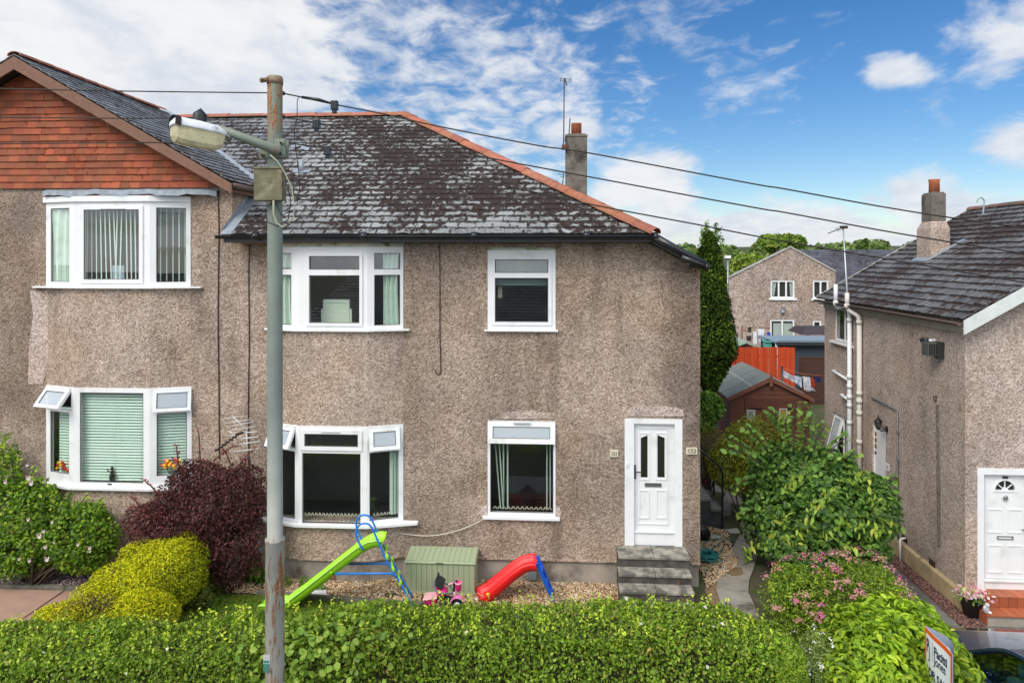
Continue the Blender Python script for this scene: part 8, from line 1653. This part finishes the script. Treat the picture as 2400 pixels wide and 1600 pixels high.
Y3 = 30.0; a, b = PY(1823, 851, Y3), PY(1990, 801, Y3); g_ = gz(a.x, Y3); rt = empty('blue_grey_shed', ((a.x+b.x)/2, Y3, g_), 'dark blue-grey boarded garden building with pale sloping roof', 'shed'); BGM = mat('blue grey boards', (.045, .06, .075), .7, var=.1)
mb = MB(); z = g_
while z < b.z-.05: mb.prism([(a.x, Y3-.01, z), (b.x, Y3-.01, z), (b.x, Y3+.012, z+.118), (a.x, Y3+.012, z+.118)], (0, .03, 0)); z += .12
mb.box((a.x, Y3+.05, g_), (b.x, Y3+2.4, b.z-.05)); mb.build('wall', BGM, rt); t_ = PY(1830, 791, Y3+2.4).z; mb = MB(); mb.hexa([(a.x-.12, Y3-.2, b.z-.06), (b.x, Y3-.2, b.z-.06), (b.x, Y3+2.4, t_-.05), (a.x-.12, Y3+2.4, t_-.05), (a.x-.12, Y3-.2, b.z+.0), (b.x, Y3-.2, b.z+.0), (b.x, Y3+2.4, t_+.1), (a.x-.12, Y3+2.4, t_+.1)]); mb.build('roof', mat('pale blue grey felt', (.21, .27, .33), .7, var=.1), rt)
mb = MB(); mb.box((a.x-.14, Y3-.26, b.z-.14), (b.x, Y3-.2, b.z+.0)); mb.build('fascia', mat('dark fascia', (.025, .028, .033), .6), rt); mb = MB(); mb.tube([(a.x-.1, Y3-.15, g_), (a.x-.1, Y3-.15, b.z-.1)], .05, 8); mb.build('downpipe', WHITE_PAINT, rt)
Y4 = 28.6; a, b = PY(1876, 880, Y4), PY(1990, 842, Y4); mb = MB(); z = gz(a.x, Y4)
while z < b.z: mb.box((a.x, Y4, z), (b.x, Y4+.03, z+.14)); z += .15
mb.box((a.x-.06, Y4-.02, gz(a.x, Y4)), (a.x, Y4+.05, b.z+.06)); mb.box((a.x, Y4-.01, b.z+.02), (b.x, Y4+.05, b.z+.06)); tag(mb.build('panel_fence', mat('dark brown fence', (.07, .03, .02), .8, var=.2)), 'dark brown horizontal board fence in front of the blue-grey shed', 'fence')
def garment(lab, quad, Y, c, Y2_=None, name='garment'):
    mb = MB(); P = [PY(*q_, Y if i in (0, 3) else (Y2_ or Y)) for i, q_ in enumerate(quad)]; n = 6; vs = []
    for j in range(n+1):
        for i in range(n+1): u, v = i/n, j/n; p = P[0].lerp(P[1], u).lerp(P[3].lerp(P[2], u), v); vs.append(p+V(0, .05*math.sin(u*9+v*2)*v+.012*math.sin(v*14), 0))
    mb.grid_faces(vs, [(j*(n+1)+i, j*(n+1)+i+1, (j+1)*(n+1)+i+1, (j+1)*(n+1)+i) for j in range(n) for i in range(n)], True); o = mb.build(name, c); return tag(o, lab, 'laundry', 'washing on the lines')
WC = mat('white cotton', (.72, .74, .80), .9, var=.06); NV = mat('navy cotton', (.02, .03, .12), .9); RCt = mat('red cotton', (.45, .05, .02), .9); BLc = mat('royal blue cotton', (.02, .06, .42), .9); TEAL = mat('teal plastic box', (.10, .36, .30), .6)
garment('white sheet hung at the left end of the near washing line', ((1834, 866), (1858, 880), (1860, 896), (1836, 884)), 23, WC, 23.3); garment('white towel with pale blue pattern, second on the near washing line', ((1859, 879), (1879, 883), (1878, 908), (1864, 897)), 23.2, mat('pale blue cotton', (.55, .65, .75), .9, var=.2, vscale=14), 23.3)
garment('white shirt in the middle of the near washing line, beside the red cloth', ((1881, 881), (1899, 884), (1900, 912), (1886, 914)), 23.3, WC, 23.4); garment('crumpled white cloth hanging low over the shed roof edge', ((1884, 896), (1898, 902), (1912, 916), (1890, 917)), 23.1, mat('grey white cotton', (.52, .52, .58), .9, var=.3, vscale=10), 23.2)
garment('red cloth near the right end of the near washing line', ((1900, 884), (1908, 886), (1909, 908), (1901, 906)), 23.5, RCt); garment('navy garment at the right end of the near washing line', ((1906, 882), (1924, 884), (1924, 896), (1908, 894)), 23.6, NV)
mb = MB(); pp_ = PY(1833, 862, 23.0); mb.tube([(pp_.x, 23, gz(pp_.x, 23)), (pp_.x, 23, pp_.z+.06)], .035, 8); tag(mb.build('line_post', BLACK_PL), 'dark post holding the left end of the near washing line', 'post'); mb = MB(); mb.tube([(pp_.x, 23, pp_.z), PY(1880, 876, 23.3), PY(1930, 880, 23.6)], .008, 5); tag(mb.build('washing_line', mat('orange line', (.6, .2, .08), .7)), 'orange washing line with clothes above the brown shed roof', 'washing line')
YD = 35.0
garment('white long-sleeved top hanging on the far drying pole line', ((1775, 770), (1792, 771), (1787, 800), (1780, 800)), YD, WC); garment('white trousers hanging beside the far drying pole', ((1765, 777), (1774, 776), (1773, 806), (1766, 810)), YD, WC); garment('bright blue garment at the right of the far washing line', ((1797, 778), (1806, 779), (1807, 792), (1799, 793)), YD, BLc)
garment('dark garment hanging left of the white trousers on the far line', ((1752, 768), (1761, 765), (1760, 780), (1753, 778)), YD, mat('dark cotton', (.04, .035, .035), .9)); garment('round dark net bag hanging low left on the far line', ((1749, 787), (1761, 787), (1760, 799), (1751, 799)), YD, MATS['dark cotton'])
pp_ = PY(1739, 762, YD); rt = empty('drying_pole', (pp_.x, YD, gz(pp_.x, YD)), 'brown washing line pole with cross arm in front of the rear house', 'washing line pole'); mb = MB(); mb.tube([(pp_.x, YD, gz(pp_.x, YD)), pp_], .05, 8); mb.build('pole', BROWN_WOOD, rt); mb = MB(); mb.tube([PY(1739, 775, YD), PY(1758, 776, YD)], .03, 6); mb.build('cross_arm', BROWN_WOOD, rt); mb = MB(); mb.tube([PY(1724, 767, YD), PY(1805, 769, YD)], .012, 5); mb.build('line', WR, rt)
a, b = PY(1796, 812, 30.5), PY(1810, 799, 30.5); mb = MB(); mb.box((a.x, 30.5, gz(a.x, 30.5)), (b.x, 31, b.z)); mb.box((a.x-.04, 30.45, b.z-.08), (b.x+.04, 31.05, b.z)); tag(mb.build('compost_bin', TEAL, bevel=.03), 'teal plastic bin just above the orange-red fence, left of the blue-grey shed', 'bin')
a, b = PY(1871, 788, 33.5), PY(1960, 769, 33.5); rt = empty('canopy', ((a.x+b.x)/2, 33.5, gz(a.x, 33.5)), 'dark garden canopy with net sides behind the blue-grey shed', 'canopy'); mb = MB(); mb.hexa([(a.x, 33, a.z+.12), (b.x, 33, a.z+.12), (b.x, 35, a.z+.12), (a.x, 35, a.z+.12), (a.x+.25, 33.3, b.z), (b.x, 33.3, b.z), (b.x, 34.7, b.z), (a.x+.25, 34.7, b.z)]); mb.build('top', mat('dark canopy', (.05, .04, .045), .8), rt)
for x in (a.x+.3, b.x-.3): mb = MB(); mb.tube([(x, 33.1, gz(x, 33)), (x, 33.1, a.z+.15)], .05, 6); mb.build('leg', BLACK_PL, rt)
# street lamp far off, its white head over the trees
q = PY(1706, 605, 48); rt = empty('street_lamp', (q.x, 48, gz(q.x, 48)), 'distant white street lamp between the conifer and the rear house', 'street lamp'); mb = MB(); mb.tube([(q.x, 48, gz(q.x, 48)), (q.x, 48, q.z)], .07, 8); mb.build('pole', STEEL, rt); mb = MB(); mb.box((q.x-.18, 47.8, q.z), (q.x+.16, 48.3, q.z+.18)); mb.build('lamp_head', UPVC, rt)
# ------------------------------------------------------------------ sale board
SBX = PY(2168, 1465, 8.35); 
def d_at(px, py, z): return PZ(px, py, z)
zt_ = 1.10; tl = PZ(2168, 1465, zt_); trr = PZ(2232, 1532, zt_); rt = empty('sale_board', ((tl.x+trr.x)/2, (tl.y+trr.y)/2, gz(5, 8.2)), 'white and orange estate agent FOR SALE board on a post in the shrubs', 'sale board')
Ub = (trr-tl); Wb = Ub.length; Ub.normalize(); Nb = Ub.cross(V(0, 0, 1)).normalized(); Nb = Nb if Nb.dot(-tl) > 0 else -Nb; Hb = .80
WHT = mat('board white', (.84, .87, .90), .45); ORB = mat('board orange', (.80, .12, .02), .45); NVL = mat('navy lettering', (.03, .045, .09), .5)
def bend(f): return Nb*(.009*math.sin(f*math.pi*2))
def face_strip(mb, u0, u1, v0, v1, off, n=12, fn=None):
    vs = []
    for i in range(n+1): f = u0+(u1-u0)*i/n; p = tl+Ub*(f*Wb)+bend(f)+Nb*off; vs += [p-V(0, 0, v0), p-V(0, 0, v1)]
    mb.grid_faces(vs, [(2*i, 2*i+1, 2*i+3, 2*i+2) for i in range(n)])
mb = MB(); face_strip(mb, 0, 1, 0, Hb, 0); face_strip(mb, 0, 1, 0, Hb, -.006); mb.build('front_panel', WHT, rt)
mb = MB(); bw = .055; face_strip(mb, 0, 1, 0, .06, .002); face_strip(mb, 0, bw, .06, Hb, .002, 2); face_strip(mb, 1-bw*1.3, 1, .06, Hb, .002, 2); face_strip(mb, bw, 1-bw*1.3, Hb-.04, Hb, .002)
p = lambda u, v: tl+Ub*(u*Wb)+bend(u)+Nb*.0025-V(0, 0, v); mb.face([p(bw, Hb-.12), p(bw+.3, Hb-.04), p(bw, Hb-.04)]); mb.build('orange_border', ORB, rt)
mb = MB(); B0 = tl-Nb*.01; B1_ = trr-Nb*.012; mid = (B0+B1_)/2-Nb*.13
pts = [B0.lerp(mid, 0), B0.lerp(mid, .55)-Nb*.02, mid, mid.lerp(B1_, .5)-Nb*.02, B1_]; pts = smooth(pts, 3); vs = [q for p_ in pts for q in (p_, p_-V(0, 0, Hb))]; mb.grid_faces(vs, [(2*i, 2*i+1, 2*i+3, 2*i+2) for i in range(len(pts)-1)]); mb.build('back_panel', mat('board back', (.30, .34, .42), .6), rt)
mb = MB(); c_ = tl.lerp(trr, .62)-Nb*.05; mb.box((c_.x-.035, c_.y-.035, gz(5, 8.2)-.2), (c_.x+.035, c_.y+.035, tl.z-.06)); mb.build('post', mat('white timber post', (.62, .62, .62), .7), rt)
Zu = V(0, 0, 1)
def btxt(s, size, u, v, sq=1.0, bold=0.0):
    o = text_mesh(s, size, 'lettering', NVL, rt, tl+Ub*(u*Wb)-Zu*v+Nb*.0045, Ub, Zu, Nb, depth=.002, align='LEFT', squash=sq, bold=bold); of = root_loc(rt)
    for vx in o.data.vertices:        # follow the bow of the board
        p_ = vx.co+of; vx.co = vx.co+bend((p_-tl).dot(Ub)/Wb)
    return o
btxt('P', .23, .085, .27, .60, .004); btxt('J', .20, .19, .33, .5, .002)
mb = MB(); face_strip(mb, .315, .325, .10, .33, .004, 1); mb.build('divider', NVL, rt)
btxt('Pacitti', .155, .37, .235, .70, .004); btxt('Jones', .155, .375, .345, .70, .001); btxt('FOR SALE', .14, .085, .54, .78, .004)
# ------------------------------------------------------------------ the parked car
cx, cy, gcar = 6.32, 8.75, gz(6.3, 8.7)+.04
car = empty('parked_car', (cx, cy, gcar), 'dark blue small car parked nose-in at the bottom right corner', 'car'); CARP = mat('navy car paint', (.02, .045, .10), .25, metal=.5, coat=1.0); CARG = mat('dark car glass', (.012, .016, .018), .05, spec=.8); TRIM = mat('black trim', (.012, .012, .013), .5)
def sect(y, hw, zb, zt, r=.09, n=5):
    pts = []
    for (sx, sz, cxs, czs, a0) in ((1, 1, hw-r, zt-r, 0), (-1, 1, -hw+r, zt-r, 90), (-1, -1, -hw+r, zb+r, 180), (1, -1, hw-r, zb+r, 270)):
        for k in range(n): a = R(a0+90*k/(n-1)); pts.append(V(cx+cxs+r*math.cos(a), cy+y, gcar+czs+r*math.sin(a)))
    return pts
L_ = [(-1.92, .66, .32, .70), (-1.86, .76, .24, .80), (-1.6, .81, .20, .88), (-1.0, .84, .19, .93), (0, .85, .18, .95), (.9, .85, .18, .96), (1.5, .83, .20, .95), (1.85, .78, .24, .90), (1.95, .70, .32, .80)]
vs = []; [vs.extend(sect(*s_)) for s_ in L_]; k = 20; fs = [(i*k+j, (i+1)*k+j, (i+1)*k+(j+1) % k, i*k+(j+1) % k) for i in range(len(L_)-1) for j in range(k)]+[tuple(range(k)), tuple((len(L_)-1)*k+j for j in range(k))[::-1]]
mb = MB(); mb.grid_faces(vs, fs, True); mb.build('body', CARP, car)
# cabin: glass volume with painted roof and pillars
G_ = [(-.95, .76, .92), (-.25, .66, 1.36), (.35, .62, 1.44), (1.0, .62, 1.42), (1.45, .66, 1.28), (1.82, .72, .95)]
rl = lambda i, s_: V(cx+s_*G_[i][1]*(.9 if G_[i][2] > 1 else 1), cy+G_[i][0], gcar+G_[i][2]); bl_ = lambda i, s_: V(cx+s_*.80, cy+G_[i][0]+(.0), gcar+.93)
mb = MB(); mb.grid_faces([rl(i, s_) for i in range(6) for s_ in (-1, 1)], [(2*i, 2*i+1, 2*i+3, 2*i+2) for i in (1, 2, 3)], True)
vs = [rl(i, s_)+V(0, 0, .012) for i in range(6) for s_ in (-.96, -.5, 0, .5, .96)]
for i in range(6):
    for j, bump_ in enumerate((0, .03, .04, .03, 0)): vs[i*5+j].z += bump_ if 0 < i < 5 else 0
mb = MB(); mb.grid_faces(vs, [(5*i+j, 5*i+j+1, 5*i+j+6, 5*i+j+5) for i in (1, 2, 3) for j in range(4)], True); mb.build('roof', CARP, car)
mb = MB(); mb.grid_faces(vs, [(5*i+j, 5*i+j+1, 5*i+j+6, 5*i+j+5) for i in (0,) for j in range(4)], True); mb.build('windscreen', CARG, car); mb = MB(); mb.grid_faces(vs, [(5*i+j, 5*i+j+1, 5*i+j+6, 5*i+j+5) for i in (4,) for j in range(4)], True); mb.build('rear_window', CARG, car)
TG_ = glass('car side glass', (.45, .60, .62), 1.2)
for s_ in (-1, 1):
    mb = MB(); mb.face([bl_(0, s_), *[rl(i, s_*.97) for i in range(0, 6)], bl_(5, s_)]); mb.build('side_window', TG_, car)
    for w_, m_, r_ in ((.0, CARP, .028),): mb = MB(); mb.tube(smooth([rl(i, s_) for i in range(6)]), .03, 8); mb.tube([V(cx+s_*.79, cy+.38, gcar+.94), V(cx+s_*.63, cy+.42, gcar+1.42)], .035, 8); mb.build('pillar', CARP, car)
    mb = MB(); mb.tube([bl_(0, s_)+V(0, .05, .0), bl_(5, s_)], .018, 6); mb.tube(smooth([rl(i, s_*.985)-V(0, 0, .03) for i in range(6)]), .018, 6); mb.build('window_trim', TRIM, car)
    mb = MB(); mb.ell((cx+s_*.93, cy-.62, gcar+.98), (.09, .06, .07)); mb.build('mirror', CARP, car)
    for y in (-1.25, 1.25):
        w_ = empty('wheel', (0, 0, 0), None, None); w_.parent = car; o_ = V(cx+s_*.77, cy+y, gcar+.29); mb = MB(); mb.lathe([(.18, -.09), (.27, -.1), (.295, -.07), (.295, .07), (.27, .1), (.18, .09)], o_, axis=(1, 0, 0), seg=28); mb.build('tyre', DK, w_); mb = MB(); mb.lathe([(0, -.06), (.17, -.07), (.19, -.095), (.19, .095), (.17, .07), (0, .06)], o_, axis=(1, 0, 0), seg=20); mb.build('rim', mat('alloy', (.45, .46, .48), .3, metal=.9), w_)
mb = MB()
for y in (-.25, .75):
    for s_ in (-.36, .36): mb.box((cx+s_-.24, cy+y, gcar+.5), (cx+s_+.24, cy+y+.14, gcar+1.05)); mb.box((cx+s_-.12, cy+y+.02, gcar+1.07), (cx+s_+.12, cy+y+.1, gcar+1.24))
mb.build('seats', mat('teal grey upholstery', (.06, .13, .15), .9), car, bevel=.03); mb = MB(); mb.tube([V(cx-.36+.17*math.cos(a), cy-.62+.03*math.sin(a), gcar+.98+.17*math.sin(a)) for a in np.arange(0, 6.28, .4)], .016, 6, closed=True); mb.build('steering_wheel', TRIM, car)
for s_ in (-1, 1):
    mb = MB(); mb.ell((cx+s_*.62, cy-1.86, gcar+.66), (.14, .08, .08)); mb.build('headlight', mat('lamp lens', (.6, .62, .65), .1, spec=.8), car); mb = MB(); mb.ell((cx+s_*.68, cy+1.9, gcar+.72), (.09, .06, .11)); mb.build('tail_light', mat('tail lens', (.35, .01, .01), .2), car)
mb = MB(); mb.box((cx-.26, cy-1.945, gcar+.38), (cx+.26, cy-1.93, gcar+.49)); mb.build('number_plate', WHITE_PAINT, car)

car.rotation_euler.z = math.pi
